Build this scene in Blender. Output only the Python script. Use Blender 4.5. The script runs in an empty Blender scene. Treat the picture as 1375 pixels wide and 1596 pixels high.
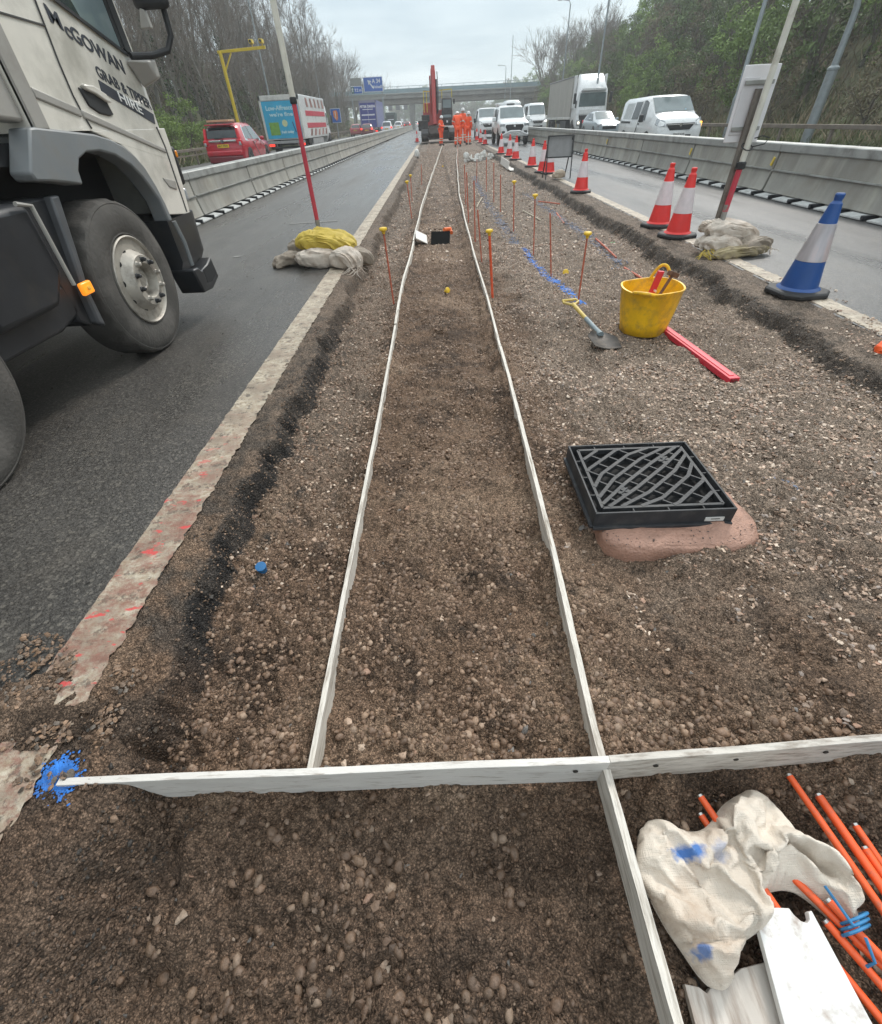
import bpy, bmesh, math, random
import numpy as np
from mathutils import Vector, Matrix
R = math.radians
scene = bpy.context.scene
COL = scene.collection

# ------------------------------------------------------------------ camera
cam_d = bpy.data.cameras.new('camera'); cam_o = bpy.data.objects.new('camera', cam_d); COL.objects.link(cam_o)
cam_d.sensor_fit = 'HORIZONTAL'; cam_d.sensor_width = 36; cam_d.lens = 36 * 689 / 1375
cam_d.clip_start = .02; cam_d.clip_end = 3000
f_ = Vector((-.0173, .7487, -.6627)); r_ = Vector((.99918, -.01141, -.03897)); r_ = (r_ - f_ * r_.dot(f_) / f_.length_squared).normalized(); f_.normalize()
u_ = r_.cross(f_)
M = Matrix((r_, u_, -f_)).transposed().to_4x4(); M.translation = Vector((0, 0, 1.35))
cam_o.matrix_world = M
scene.camera = cam_o
scene.view_settings.view_transform = 'Standard'; scene.view_settings.look = 'None'
scene.view_settings.exposure = 0.45; scene.view_settings.gamma = 1
scene.render.engine = 'CYCLES'
scene.cycles.max_bounces = 5; scene.cycles.diffuse_bounces = 3; scene.cycles.volume_bounces = 1
scene.cycles.volume_max_steps = 64
scene.cycles.use_denoising = True; scene.cycles.denoising_input_passes = 'RGB_ALBEDO_NORMAL'; scene.cycles.denoising_prefilter = 'ACCURATE'

# ------------------------------------------------------------------ overcast sky + weak soft sun
SUN_EL, SUN_AZ = R(42), R(28)
w = bpy.data.worlds.new('World'); scene.world = w; w.use_nodes = True
nt = w.node_tree; nt.nodes.clear(); N = nt.nodes.new; L = nt.links.new
out = N('ShaderNodeOutputWorld'); bg = N('ShaderNodeBackground'); L(bg.outputs[0], out.inputs[0]); bg.inputs[1].default_value = .1
sky = N('ShaderNodeTexSky'); sky.sky_type = 'NISHITA'; sky.sun_disc = False; sky.sun_elevation = SUN_EL; sky.sun_rotation = SUN_AZ
tc = N('ShaderNodeTexCoord'); sep = N('ShaderNodeSeparateXYZ'); L(tc.outputs['Generated'], sep.inputs[0])
# cloud layer: direction projected on to a flat ceiling
zz = N('ShaderNodeMath'); zz.operation = 'MAXIMUM'; L(sep.outputs[2], zz.inputs[0]); zz.inputs[1].default_value = .0
za = N('ShaderNodeMath'); za.operation = 'ADD'; L(zz.outputs[0], za.inputs[0]); za.inputs[1].default_value = .09
dv = N('ShaderNodeVectorMath'); dv.operation = 'DIVIDE'; L(tc.outputs['Generated'], dv.inputs[0])
cb = N('ShaderNodeCombineXYZ'); [L(za.outputs[0], cb.inputs[i]) for i in range(3)]; L(cb.outputs[0], dv.inputs[1])
n1 = N('ShaderNodeTexNoise'); n1.inputs['Scale'].default_value = .7; n1.inputs['Detail'].default_value = 6; n1.inputs['Roughness'].default_value = .55; L(dv.outputs[0], n1.inputs['Vector'])
cr = N('ShaderNodeValToRGB'); L(n1.outputs[0], cr.inputs[0])
cr.color_ramp.elements[0].position = .32; cr.color_ramp.elements[0].color = (3.7, 4.75, 5.45, 1)
cr.color_ramp.elements[1].position = .66; cr.color_ramp.elements[1].color = (6.6, 7.5, 7.9, 1)
zr = N('ShaderNodeMapRange'); L(zz.outputs[0], zr.inputs[0]); zr.inputs[1].default_value = .12; zr.inputs[2].default_value = 1; zr.inputs[3].default_value = 1.0; zr.inputs[4].default_value = 2.2
mu = N('ShaderNodeVectorMath'); mu.operation = 'SCALE'; L(cr.outputs[0], mu.inputs[0]); L(zr.outputs[0], mu.inputs['Scale'])
mx = N('ShaderNodeMix'); mx.data_type = 'RGBA'; mx.inputs[0].default_value = .9; L(sky.outputs[0], mx.inputs[6]); L(mu.outputs[0], mx.inputs[7])
# the overhead cloud is warmer than the bluish band over the horizon
wm = N('ShaderNodeMix'); wm.data_type = 'RGBA'; wm.blend_type = 'MULTIPLY'
zw = N('ShaderNodeMapRange'); L(zz.outputs[0], zw.inputs[0]); zw.inputs[1].default_value = .15; zw.inputs[2].default_value = .5
L(zw.outputs[0], wm.inputs[0]); L(mx.outputs[2], wm.inputs[6]); wm.inputs[7].default_value = (1.09, .99, .93, 1); L(wm.outputs[2], bg.inputs[0])
sd = bpy.data.lights.new('sun', 'SUN'); so = bpy.data.objects.new('sun', sd); COL.objects.link(so)
sd.energy = 1.5; sd.angle = R(11); sd.color = (1, .96, .9)
sdir = Vector((math.sin(SUN_AZ) * math.cos(SUN_EL), math.cos(SUN_AZ) * math.cos(SUN_EL), math.sin(SUN_EL)))
so.rotation_euler = sdir.to_track_quat('Z', 'Y').to_euler()

# ------------------------------------------------------------------ materials
MC = {}
def nodes(m):
    m.use_nodes = True; t = m.node_tree; return t, t.nodes['Principled BSDF']
def mat(name, col, rough=.5, metal=0, var=.12, vscale=6, bump=0, bscale=60, dirt=None, dirt_amt=.5, dscale=3, spec=.5, emit=None, coat=0, stretch=None):
    """procedural: colour mottled by noise, optional dirt patches, optional bump"""
    if name in MC: return MC[name]
    m = bpy.data.materials.new(name); MC[name] = m
    t, b = nodes(m); N = t.nodes.new; L = t.links.new
    b.inputs['Roughness'].default_value = rough; b.inputs['Metallic'].default_value = metal
    b.inputs['Specular IOR Level'].default_value = spec; b.inputs['Coat Weight'].default_value = coat
    tc = N('ShaderNodeTexCoord'); src = tc.outputs['Object']
    if stretch:
        mp = N('ShaderNodeMapping'); mp.inputs['Scale'].default_value = stretch; L(src, mp.inputs[0]); src = mp.outputs[0]
    n = N('ShaderNodeTexNoise'); n.inputs['Scale'].default_value = vscale; n.inputs['Detail'].default_value = 5; L(src, n.inputs['Vector'])
    a = N('ShaderNodeMix'); a.data_type = 'RGBA'
    mr = N('ShaderNodeMapRange'); mr.inputs[1].default_value = .3; mr.inputs[2].default_value = .7; L(n.outputs[0], mr.inputs[0]); L(mr.outputs[0], a.inputs[0])
    a.inputs[6].default_value = (*[c * (1 - var) for c in col], 1); a.inputs[7].default_value = (*[min(1, c * (1 + var)) for c in col], 1)
    o = a.outputs[2]
    if dirt:
        n2 = N('ShaderNodeTexNoise'); n2.inputs['Scale'].default_value = dscale; n2.inputs['Detail'].default_value = 9; n2.inputs['Roughness'].default_value = .65; L(src, n2.inputs['Vector'])
        m2 = N('ShaderNodeMapRange'); m2.inputs[1].default_value = .62 - .25 * dirt_amt; m2.inputs[2].default_value = .78 - .15 * dirt_amt; m2.inputs[4].default_value = .9; L(n2.outputs[0], m2.inputs[0])
        a2 = N('ShaderNodeMix'); a2.data_type = 'RGBA'; L(m2.outputs[0], a2.inputs[0]); L(o, a2.inputs[6]); a2.inputs[7].default_value = (*dirt, 1); o = a2.outputs[2]
    L(o, b.inputs['Base Color'])
    if bump:
        n3 = N('ShaderNodeTexNoise'); n3.inputs['Scale'].default_value = bscale; n3.inputs['Detail'].default_value = 4; L(src, n3.inputs['Vector'])
        bp = N('ShaderNodeBump'); bp.inputs['Strength'].default_value = min(1, bump); bp.inputs['Distance'].default_value = .01; L(n3.outputs[0], bp.inputs['Height']); L(bp.outputs[0], b.inputs['Normal'])
    if emit: b.inputs['Emission Color'].default_value = (*emit[:3], 1); b.inputs['Emission Strength'].default_value = emit[3]
    return m

# ------------------------------------------------------------------ mesh collector
def rotm(rx=0, ry=0, rz=0): return Matrix.Rotation(rz, 3, 'Z') @ Matrix.Rotation(ry, 3, 'Y') @ Matrix.Rotation(rx, 3, 'X')
class MB:
    def __init__(s): s.v = []; s.f = []
    def add(s, vs, fs):
        k = len(s.v); s.v += [tuple(p) for p in vs]; s.f += [tuple(i + k for i in f) for f in fs]; return s
    def box(s, c, d, rot=None, taper=1):
        x, y, z = [a / 2 for a in d]
        P = [Vector((i * x * (taper if k > 0 else 1), j * y * (taper if k > 0 else 1), k * z)) for k in (-1, 1) for j in (-1, 1) for i in (-1, 1)]
        if rot is not None: P = [rot @ p for p in P]
        return s.add([p + Vector(c) for p in P], [(0, 2, 3, 1), (4, 5, 7, 6), (0, 1, 5, 4), (2, 6, 7, 3), (0, 4, 6, 2), (1, 3, 7, 5)])
    def bar(s, a, b, w, h=None, up=(0, 0, 1)):
        a = Vector(a); b = Vector(b); d = (b - a); l = d.length; d.normalize(); h = h or w
        x = d.cross(Vector(up)); x = x.normalized() if x.length > 1e-4 else Vector((1, 0, 0)); z = x.cross(d)
        P = [e + x * i * w / 2 + z * k * h / 2 for e in (a, b) for i, k in ((-1, -1), (1, -1), (1, 1), (-1, 1))]
        return s.add(P, [(0, 3, 2, 1), (4, 5, 6, 7), (0, 1, 5, 4), (1, 2, 6, 5), (2, 3, 7, 6), (3, 0, 4, 7)])
    def tube(s, pts, rad, n=8, cap=True):
        pts = [Vector(p) for p in pts]; m = len(pts)
        if not hasattr(rad, '__len__'): rad = [rad] * m
        up = Vector((0, 0, 1)); vs = []; x0 = None
        for i, p in enumerate(pts):
            d = (pts[min(i + 1, m - 1)] - pts[max(i - 1, 0)]).normalized()
            if x0 is None: x0 = d.orthogonal().normalized()
            x = (x0 - d * x0.dot(d)); x = x.normalized() if x.length > 1e-5 else d.orthogonal().normalized(); x0 = x; y = d.cross(x)
            vs += [p + (x * math.cos(t) + y * math.sin(t)) * rad[i] for t in [2 * math.pi * k / n for k in range(n)]]
        fs = [(i * n + k, i * n + (k + 1) % n, (i + 1) * n + (k + 1) % n, (i + 1) * n + k) for i in range(m - 1) for k in range(n)]
        if cap: fs += [tuple(range(n))[::-1], tuple((m - 1) * n + k for k in range(n))]
        return s.add(vs, fs)
    def lathe(s, prof, n=24, c=(0, 0, 0), axis='Z', squash=1):
        vs = []; m = len(prof)
        for r, h in prof:
            for k in range(n):
                t = 2 * math.pi * k / n; a, b = r * math.cos(t), r * math.sin(t) * squash
                p = (a, b, h) if axis == 'Z' else ((h, a, b) if axis == 'X' else (b, h, a))
                vs.append(tuple(p[i] + c[i] for i in range(3)))
        fs = [(i * n + k, i * n + (k + 1) % n, (i + 1) * n + (k + 1) % n, (i + 1) * n + k) for i in range(m - 1) for k in range(n)]
        if prof[0][0] > 1e-6: fs.append(tuple(range(n))[::-1])
        if prof[-1][0] > 1e-6: fs.append(tuple((m - 1) * n + k for k in range(n)))
        return s.add(vs, fs)
    def prism(s, poly, a, b, axis='X', inset=None):
        """poly in the plane across the axis ((y,z) for X, (x,z) for Y, (x,y) for Z)"""
        def P(q, h): return (h, q[0], q[1]) if axis == 'X' else ((q[0], h, q[1]) if axis == 'Y' else (q[0], q[1], h))
        n = len(poly)
        return s.add([P(q, a) for q in poly] + [P(q, b) for q in poly], [tuple(range(n))[::-1], tuple(range(n, 2 * n))] + [(i, (i + 1) % n, n + (i + 1) % n, n + i) for i in range(n)])
    def loft(s, secs, close=True, caps=True):
        n = len(secs[0]); vs = [p for q in secs for p in q]; fs = []
        for i in range(len(secs) - 1):
            for k in range(n if close else n - 1): fs.append((i * n + k, i * n + (k + 1) % n, (i + 1) * n + (k + 1) % n, (i + 1) * n + k))
        if caps: fs += [tuple(range(n))[::-1], tuple((len(secs) - 1) * n + k for k in range(n))]
        return s.add(vs, fs)
    def build(s, name, m, parent=None, smooth=False, bevel=0, loc=None, seg=2, solid=0, sub=0, angle=35):
        me = bpy.data.meshes.new(name); me.from_pydata(s.v, [], s.f); me.update()
        bm = bmesh.new(); bm.from_mesh(me); bmesh.ops.recalc_face_normals(bm, faces=bm.faces); bm.to_mesh(me); bm.free()
        if isinstance(m, (list, tuple)): [me.materials.append(x) for x in m]
        else: me.materials.append(m)
        o = bpy.data.objects.new(name, me); COL.objects.link(o)
        if parent is not None: o.parent = parent
        if loc is not None: o.location = loc
        if solid: q = o.modifiers.new('s', 'SOLIDIFY'); q.thickness = solid; q.offset = 0
        if bevel: q = o.modifiers.new('b', 'BEVEL'); q.width = bevel; q.segments = seg; q.limit_method = 'ANGLE'; q.angle_limit = R(30)
        if sub: q = o.modifiers.new('u', 'SUBSURF'); q.levels = sub; q.render_levels = sub
        if smooth or bevel or sub:
            me.polygons.foreach_set('use_smooth', [True] * len(me.polygons))
            if not sub:
                try: me.set_sharp_from_angle(angle=R(angle))
                except Exception: pass
        return o
def tag(o, label=None, cat=None, group=None, kind=None):
    if label: o['label'] = label
    if cat: o['category'] = cat
    if group: o['group'] = group
    if kind: o['kind'] = kind
    return o
def thing(name, label, cat, loc=(0, 0, 0), rz=0, group=None):
    o = bpy.data.objects.new(name, None); COL.objects.link(o); o.empty_display_size = .1
    o.location = loc; o.rotation_euler = (0, 0, rz); return tag(o, label, cat, group)
KIDS = {}
def kids(o): return [c for c in bpy.data.objects if c.parent is o]
def copy_tree(o, parent=None, label=None, loc=None, rz=None):
    c = o.copy(); COL.objects.link(c); c.parent = parent
    for ch in kids(o): copy_tree(ch, c)
    if label: c['label'] = label
    if loc is not None: c.location = loc
    if rz is not None: c.rotation_euler = (0, 0, rz) if not hasattr(rz, '__len__') else rz
    return c
TEXTM = {}
def text(name, s, size, m, parent, mtx, width=None, bold=0.0, align='CENTER', ext=.002, spacing=1.0):
    cu = bpy.data.curves.new(name, 'FONT'); cu.body = s; cu.size = size; cu.align_x = align; cu.align_y = 'CENTER'; cu.extrude = ext; cu.offset = bold; cu.space_character = spacing
    cu.resolution_u = 3
    o = bpy.data.objects.new(name, cu); COL.objects.link(o); cu.materials.append(m)
    o.parent = parent
    mm = mtx.copy()
    if width:
        bpy.context.view_layer.update(); dx = max(o.dimensions.x, 1e-3)
        mm = mm @ Matrix.Diagonal((width / dx, 1, 1, 1))
    TEXTM[o.name] = mm
    return o
def frame(origin, xdir, ydir):
    x = Vector(xdir).normalized(); y = Vector(ydir); y = (y - x * y.dot(x)).normalized(); z = x.cross(y)
    m = Matrix((x, y, z)).transposed().to_4x4(); m.translation = Vector(origin); return m

# ------------------------------------------------------------------ numpy value noise
_rng = np.random.default_rng(7)
_T = _rng.random((256, 256)).astype(np.float32)
def vnoise(x, y):
    xi = np.floor(x).astype(int); yi = np.floor(y).astype(int); fx = x - xi; fy = y - yi
    fx = fx * fx * (3 - 2 * fx); fy = fy * fy * (3 - 2 * fy)
    a = _T[xi & 255, yi & 255]; b = _T[(xi + 1) & 255, yi & 255]; c = _T[xi & 255, (yi + 1) & 255]; d = _T[(xi + 1) & 255, (yi + 1) & 255]
    return (a * (1 - fx) + b * fx) * (1 - fy) + (c * (1 - fx) + d * fx) * fy - .5
def fbm(x, y, f, o=4, g=.5, seed=0):
    s = 0; a = 1
    for i in range(o): s = s + a * vnoise(x * f + 17.3 * i + seed * 31.7, y * f + 9.1 * i + seed * 13.1); f *= 2.03; a *= g
    return s
def sstep(a, b, x):
    t = np.clip((x - a) / (b - a), 0, 1); return t * t * (3 - 2 * t)
# ------------------------------------------------------------------ the sack's cloth: a sheet larger than its outline, settled by the cloth solver
OUT = [(.53, .345), (.57, .347), (.60, .325), (.655, .318), (.70, .34), (.745, .378), (.79, .40), (.84, .415), (.87, .39), (.90, .33), (.945, .285), (.955, .22), (.955, .16), (.935, .10), (.90, .128), (.875, .16), (.85, .185), (.82, .195), (.775, .19), (.752, .185), (.738, .165), (.712, .128), (.695, .112), (.65, .095), (.625, .06), (.60, .035), (.56, .022), (.535, .045), (.515, .085), (.49, .13), (.47, .195), (.462, .235), (.47, .275), (.49, .32)]
def pd(px, py, segs):
    d = np.full(px.shape, 9.)
    for (x0, y0), (x1, y1) in segs:
        dx, dy = x1 - x0, y1 - y0; t = np.clip(((px - x0) * dx + (py - y0) * dy) / (dx * dx + dy * dy), 0, 1); d = np.minimum(d, np.hypot(px - x0 - t * dx, py - y0 - t * dy))
    return d
def inpoly(px, py, P):
    c = np.zeros(px.shape, bool); n = len(P)
    for i in range(n):
        x0, y0 = P[i]; x1, y1 = P[(i + 1) % n]
        k = ((y0 > py) != (y1 > py)) & (px < (x1 - x0) * (py - y0) / ((y1 - y0) if abs(y1 - y0) > 1e-9 else 1e-9) + x0); c ^= k
    return c
def smooth_poly(P, it=2):
    for _ in range(it): P = [q for a, b in zip(P, P[1:] + P[:1]) for q in ((a[0] * .75 + b[0] * .25, a[1] * .75 + b[1] * .25), (a[0] * .25 + b[0] * .75, a[1] * .25 + b[1] * .75))]
    return P
def settle_sack():
    OP = smooth_poly(OUT, 2); segs = list(zip(OP, OP[1:] + OP[:1])); st = .0052; OA = np.array(OP); K = 10.
    X, Y = np.meshgrid(np.arange(.44, .98, st), np.arange(.0, .44, st)); ins = inpoly(X, Y, OP); D = pd(X, Y, segs)
    h = .040 * (1 - np.exp(-D / .010)) + .062 * np.clip(D / .13, 0, 1)
    FOLD = [([(.72, .15), (.745, .20), (.80, .265), (.87, .285), (.93, .24), (.945, .17)], .042, .017), ([(.55, .33), (.62, .27), (.70, .31), (.78, .385)], .018, .016), ([(.50, .14), (.56, .13), (.63, .125), (.68, .14)], .022, .016), ([(.53, .09), (.59, .085), (.63, .10)], .016, .010), ([(.78, .2), (.80, .235), (.85, .245), (.865, .21)], .028, .011), ([(.62, .27), (.66, .22), (.70, .14)], .022, .016), ([(.49, .22), (.56, .20), (.62, .19)], -.015, .02), ([(.74, .185), (.77, .245), (.84, .265), (.90, .22)], -.045, .014), ([(.70, .33), (.72, .26), (.71, .2)], -.014, .012), ([(.86, .37), (.84, .33), (.80, .31)], -.014, .014)]
    for P, a, w_ in FOLD: h = h + a * np.exp(-(pd(X, Y, list(zip(P, P[1:]))) / w_) ** 2) * np.clip(D / .012, 0, 1)
    h = h + (.006 * fbm(X, Y, 14, 3, .55, 5) + .004 * fbm(X, Y, 45, 2, .55, 6)) * np.clip(D / .02, 0, 1)
    idx = -np.ones(X.shape, int); vs = []
    for j, i in zip(*np.nonzero(ins | (D < st * .75))):
        idx[j, i] = len(vs); vs.append((X[j, i] * K, Y[j, i] * K, (float(h[j, i]) + .002) * K))
    fs = [(idx[j, i], idx[j, i + 1], idx[j + 1, i + 1], idx[j + 1, i]) for j in range(X.shape[0] - 1) for i in range(X.shape[1] - 1) if min(idx[j, i], idx[j, i + 1], idx[j + 1, i + 1], idx[j + 1, i]) >= 0]
    me = bpy.data.meshes.new('cloth_sheet'); me.from_pydata(vs, [], fs); bm = bmesh.new(); bm.from_mesh(me)
    for v in list(bm.verts):
        if not v.link_faces: bm.verts.remove(v)
    for v in bm.verts:
        if v.is_boundary: k = int(np.argmin(np.hypot(OA[:, 0] * K - v.co.x, OA[:, 1] * K - v.co.y))); v.co.x, v.co.y, v.co.z = OA[k][0] * K, OA[k][1] * K, .02
    bmesh.ops.remove_doubles(bm, verts=bm.verts, dist=.012); bmesh.ops.triangulate(bm, faces=bm.faces); bm.verts.index_update(); bm.to_mesh(me)
    pins_ = [v.index for v in bm.verts if v.is_boundary]; bm.free()
    o = bpy.data.objects.new('cloth_sheet', me); COL.objects.link(o); vg = o.vertex_groups.new(name='edge'); vg.add(pins_, 1.0, 'REPLACE')
    fl = MB().box((7, 2, -.5), (12, 12, 1)).build('cloth_floor', mat('floor_grey', (.1, .1, .1))); fl.modifiers.new('c', 'COLLISION'); fl.collision.thickness_outer = .01
    c = o.modifiers.new('cl', 'CLOTH'); S = c.settings; S.quality = 16; S.mass = .3; S.tension_stiffness = 25; S.compression_stiffness = 25; S.shear_stiffness = 8; S.bending_stiffness = .12
    S.shrink_min = -.16; S.shrink_max = -.16; S.vertex_group_mass = 'edge'; S.pin_stiffness = 50; S.air_damping = 2; S.effector_weights.gravity = .25
    cs = c.collision_settings; cs.collision_quality = 3; cs.distance_min = .01; cs.use_self_collision = False; c.point_cache.frame_end = 60
    for f in range(1, 46): scene.frame_set(f)
    m2 = o.evaluated_get(bpy.context.evaluated_depsgraph_get()).data; co = np.array([v.co[:] for v in m2.vertices]) / K; fc = np.array([tuple(p.vertices) for p in m2.polygons])
    bpy.data.objects.remove(o); bpy.data.objects.remove(fl); scene.frame_set(1); return co, fc
q3, F3 = settle_sack()
# ================================================================== THE MEDIAN: dug strip between the two carriageways
def base_h(x, y):
    """height of the dug ground"""
    x = np.asarray(x, dtype=float); y = np.asarray(y, dtype=float)
    d = np.sqrt(x * x + y * y)
    wob = fbm(x, y, 1.3, 3, .5, 2) * .05
    fl = -.145 + wob * .45 + fbm(x, y, 4.5, 4, .6, 3) * .04
    # between the rails a little hump with a shallow rut, lower in the foreground
    fl = fl + np.where((np.abs(x) < .46), .012 * np.cos(x * 7) + fbm(x, y, 3.1, 3, .5, 9) * .03, 0) * (y > .5)
    fl = fl - .05 * (1 - sstep(.2, .62, y)) + fbm(x, y, 2.6, 4, .55, 5) * .085 * (1 - sstep(.3, .6, y))
    fl = fl - .012 + .03 * sstep(.7, 1.5, x) * (y < 6)
    fl = fl + (fbm(x, y, 8, 4, .62, 57) * .045 + np.clip(fbm(x, y, 5, 3, .6, 58), 0, 1) * .03) * (1 - .55 * sstep(.3, .8, y)) * sstep(9, 4, y)
    # soil heaped against the rails
    fl = fl + .03 * np.exp(-((np.abs(np.abs(x) - .5)) / .09) ** 2) * (y > .5)
    fl = fl + .17 * sstep(26, 38, y)
    el = -1.03 + fbm(y, y * 0, 1.7, 4, .6, 11) * .10 + fbm(y, y * 0, 12, 3, .6, 12) * .05      # left asphalt edge
    er = 2.98 + fbm(y, y * 0, 1.4, 4, .6, 21) * .16 + fbm(y, y * 0, 11, 3, .6, 22) * .06
    near = 1 - sstep(.15, .55, y)
    wl = .105 + .08 * near
    tl = 1 - sstep(el, el + wl, x); tr = sstep(er - .2, er, x)
    edge_l = -.005 + fbm(x, y, 14, 3, .6, 31) * .008; edge_r = -.004 + fbm(x, y, 14, 3, .6, 32) * .014
    h = fl * (1 - tl) * (1 - tr) + edge_l * tl + edge_r * tr
    bank = np.clip(tl * (1 - tl) * 4 + tr * (1 - tr) * 4, 0, 1)
    h = h + bank * (fbm(x, y, 7, 3, .6, 40) * .055 + fbm(x, y, 26, 3, .6, 41) * .022)
    h = h + .05 * np.exp(-((np.abs(np.abs(x) - .435)) / .06) ** 2) * (y > .47) + .02 * np.exp(-((y - .46) / .06) ** 2) * (np.abs(x) < 2.4) * (1 - tl) * (1 - tr)
    return h, tl, tr, bank
def ground_h(x, y): return float(base_h(np.array([x]), np.array([y]))[0][0])
def soil_col(x, y, tl, tr, bank):
    n = fbm(x, y, 2.3, 4, .55, 50)[..., None]; n2 = fbm(x, y, 11, 4, .6, 51)[..., None]; n3 = fbm(x, y, 60, 3, .6, 52)[..., None]
    brown = np.array([.228, .148, .099]); dark = np.array([.090, .060, .042]); tan = np.array([.35, .243, .168]); grey = np.array([.31, .245, .192]); black = np.array([.030, .028, .027])
    X = x[..., None]; Y = y[..., None]
    c = brown + (tan - brown) * np.clip(.15 + n * 1.3 + n2 * .7, 0, 1)
    c = c + (dark - c) * np.clip(.02 - n * 1.3 + n2 * 1.2, 0, .85)
    g = sstep(.55, 1.0, X + n * .35) * sstep(.2, 1.9, Y + n * .8)                     # gravelly right side
    c = c + (grey - c) * g * .75
    gl = sstep(-.45, -.62, X + n * .1) * sstep(1.2, 2.5, Y) ; c = c + (grey * .85 - c) * gl * .6
    fore_shade = 1 - sstep(.25, .55, Y); c = c + (np.array([.128, .086, .061]) - c) * fore_shade * .75  # dark brown foreground soil, with the shade near the camera painted in
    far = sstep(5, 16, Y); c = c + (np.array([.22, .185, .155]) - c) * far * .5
    c = c * (1 + n3 * .35)
    B = np.clip(bank * 1.35 + tl * .45 + tr * .4 + .25 * np.exp(-((x + .86) / .09) ** 2), 0, 1)[..., None]
    asph = black + (np.array([.085, .072, .062]) - black) * np.clip(.38 + n2 * 1.7 + n3 * .7 + n * .5, 0, 1)
    asph = asph + (np.array([.14, .112, .09]) - asph) * np.clip(np.maximum(tl, tr)[..., None] - bank[..., None], 0, 1) * .75
    zone = .35 + .65 * sstep(.6, 1.0, Y) * (1 - sstep(3.2, 5.5, Y)) * (X < 1) + .4 * (X > 1); w_ = sstep(.15, .8, B + n2 * .55) * (1 - fore_shade * .5) * np.clip(zone, 0, 1)
    c = c * (1 - w_) + asph * w_
    return np.clip(c, .012, .6)
def rows(y0, y1, k, mn):
    ys = [y0]
    while ys[-1] < y1: ys.append(ys[-1] + max(mn, k * abs(ys[-1] + .35)))
    return np.array(ys)
def worley(x, y, f):
    x = x * f; y = y * f; xi = np.floor(x).astype(int); yi = np.floor(y).astype(int); d = np.full(x.shape, 9., np.float32)
    for i in (-1, 0, 1):
        for j in (-1, 0, 1):
            cx, cy = xi + i, yi + j; px = cx + _T[cx & 255, cy & 255]; py = cy + _T[(cx + 71) & 255, (cy + 33) & 255]; d = np.minimum(d, (px - x) ** 2 + (py - y) ** 2)
    return np.clip(1 - d * 1.6, 0, 1)
def grid_mesh(name, xs, ys, hf, m, cf=None):
    X, Y = np.meshgrid(xs, ys); h, tl, tr, bk = hf(X, Y)
    if cf is not None:
        micro = sstep(30, 3, Y)
        cob = sstep(-.25, .25, fbm(X, Y, 2.6, 3, .6, 63))
        lump_ = worley(X + .01 * fbm(X, Y, 40, 2, .5, 65), Y, 36) * .6 + worley(X, Y, 85) * .45
        h = h + (fbm(X, Y, 34, 3, .6, 60) * .014 + fbm(X, Y, 90, 2, .6, 61) * .008 + (lump_ - .35) * .026 * (.35 + .65 * cob)) * micro * (1 - .5 * tr - .5 * tl)
    co = np.stack([X, Y, h], -1).reshape(-1, 3).astype(np.float32); ny, nx = X.shape
    i = np.arange(ny * nx).reshape(ny, nx); q = np.stack([i[:-1, :-1], i[:-1, 1:], i[1:, 1:], i[1:, :-1]], -1).reshape(-1, 4).astype(np.int32)
    return np_mesh(name, co, q, m, cf(X, Y, tl, tr, bk).reshape(-1, 3) if cf is not None else None)
def np_mesh(name, co, q, m, col=None, smooth=True):
    me = bpy.data.meshes.new(name); me.vertices.add(len(co)); me.vertices.foreach_set('co', co.astype(np.float32).ravel())
    k = q.shape[1]; me.loops.add(q.size); me.loops.foreach_set('vertex_index', q.ravel().astype(np.int32)); me.polygons.add(len(q))
    me.polygons.foreach_set('loop_start', (np.arange(len(q)) * k).astype(np.int32)); me.update(calc_edges=True)
    me.polygons.foreach_set('use_smooth', np.full(len(q), smooth))
    if col is not None:
        a = me.color_attributes.new('Col', 'FLOAT_COLOR', 'POINT'); a.data.foreach_set('color', np.concatenate([col, np.ones((len(col), 1))], 1).astype(np.float32).ravel())
    me.materials.append(m); o = bpy.data.objects.new(name, me); COL.objects.link(o); return o
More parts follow.
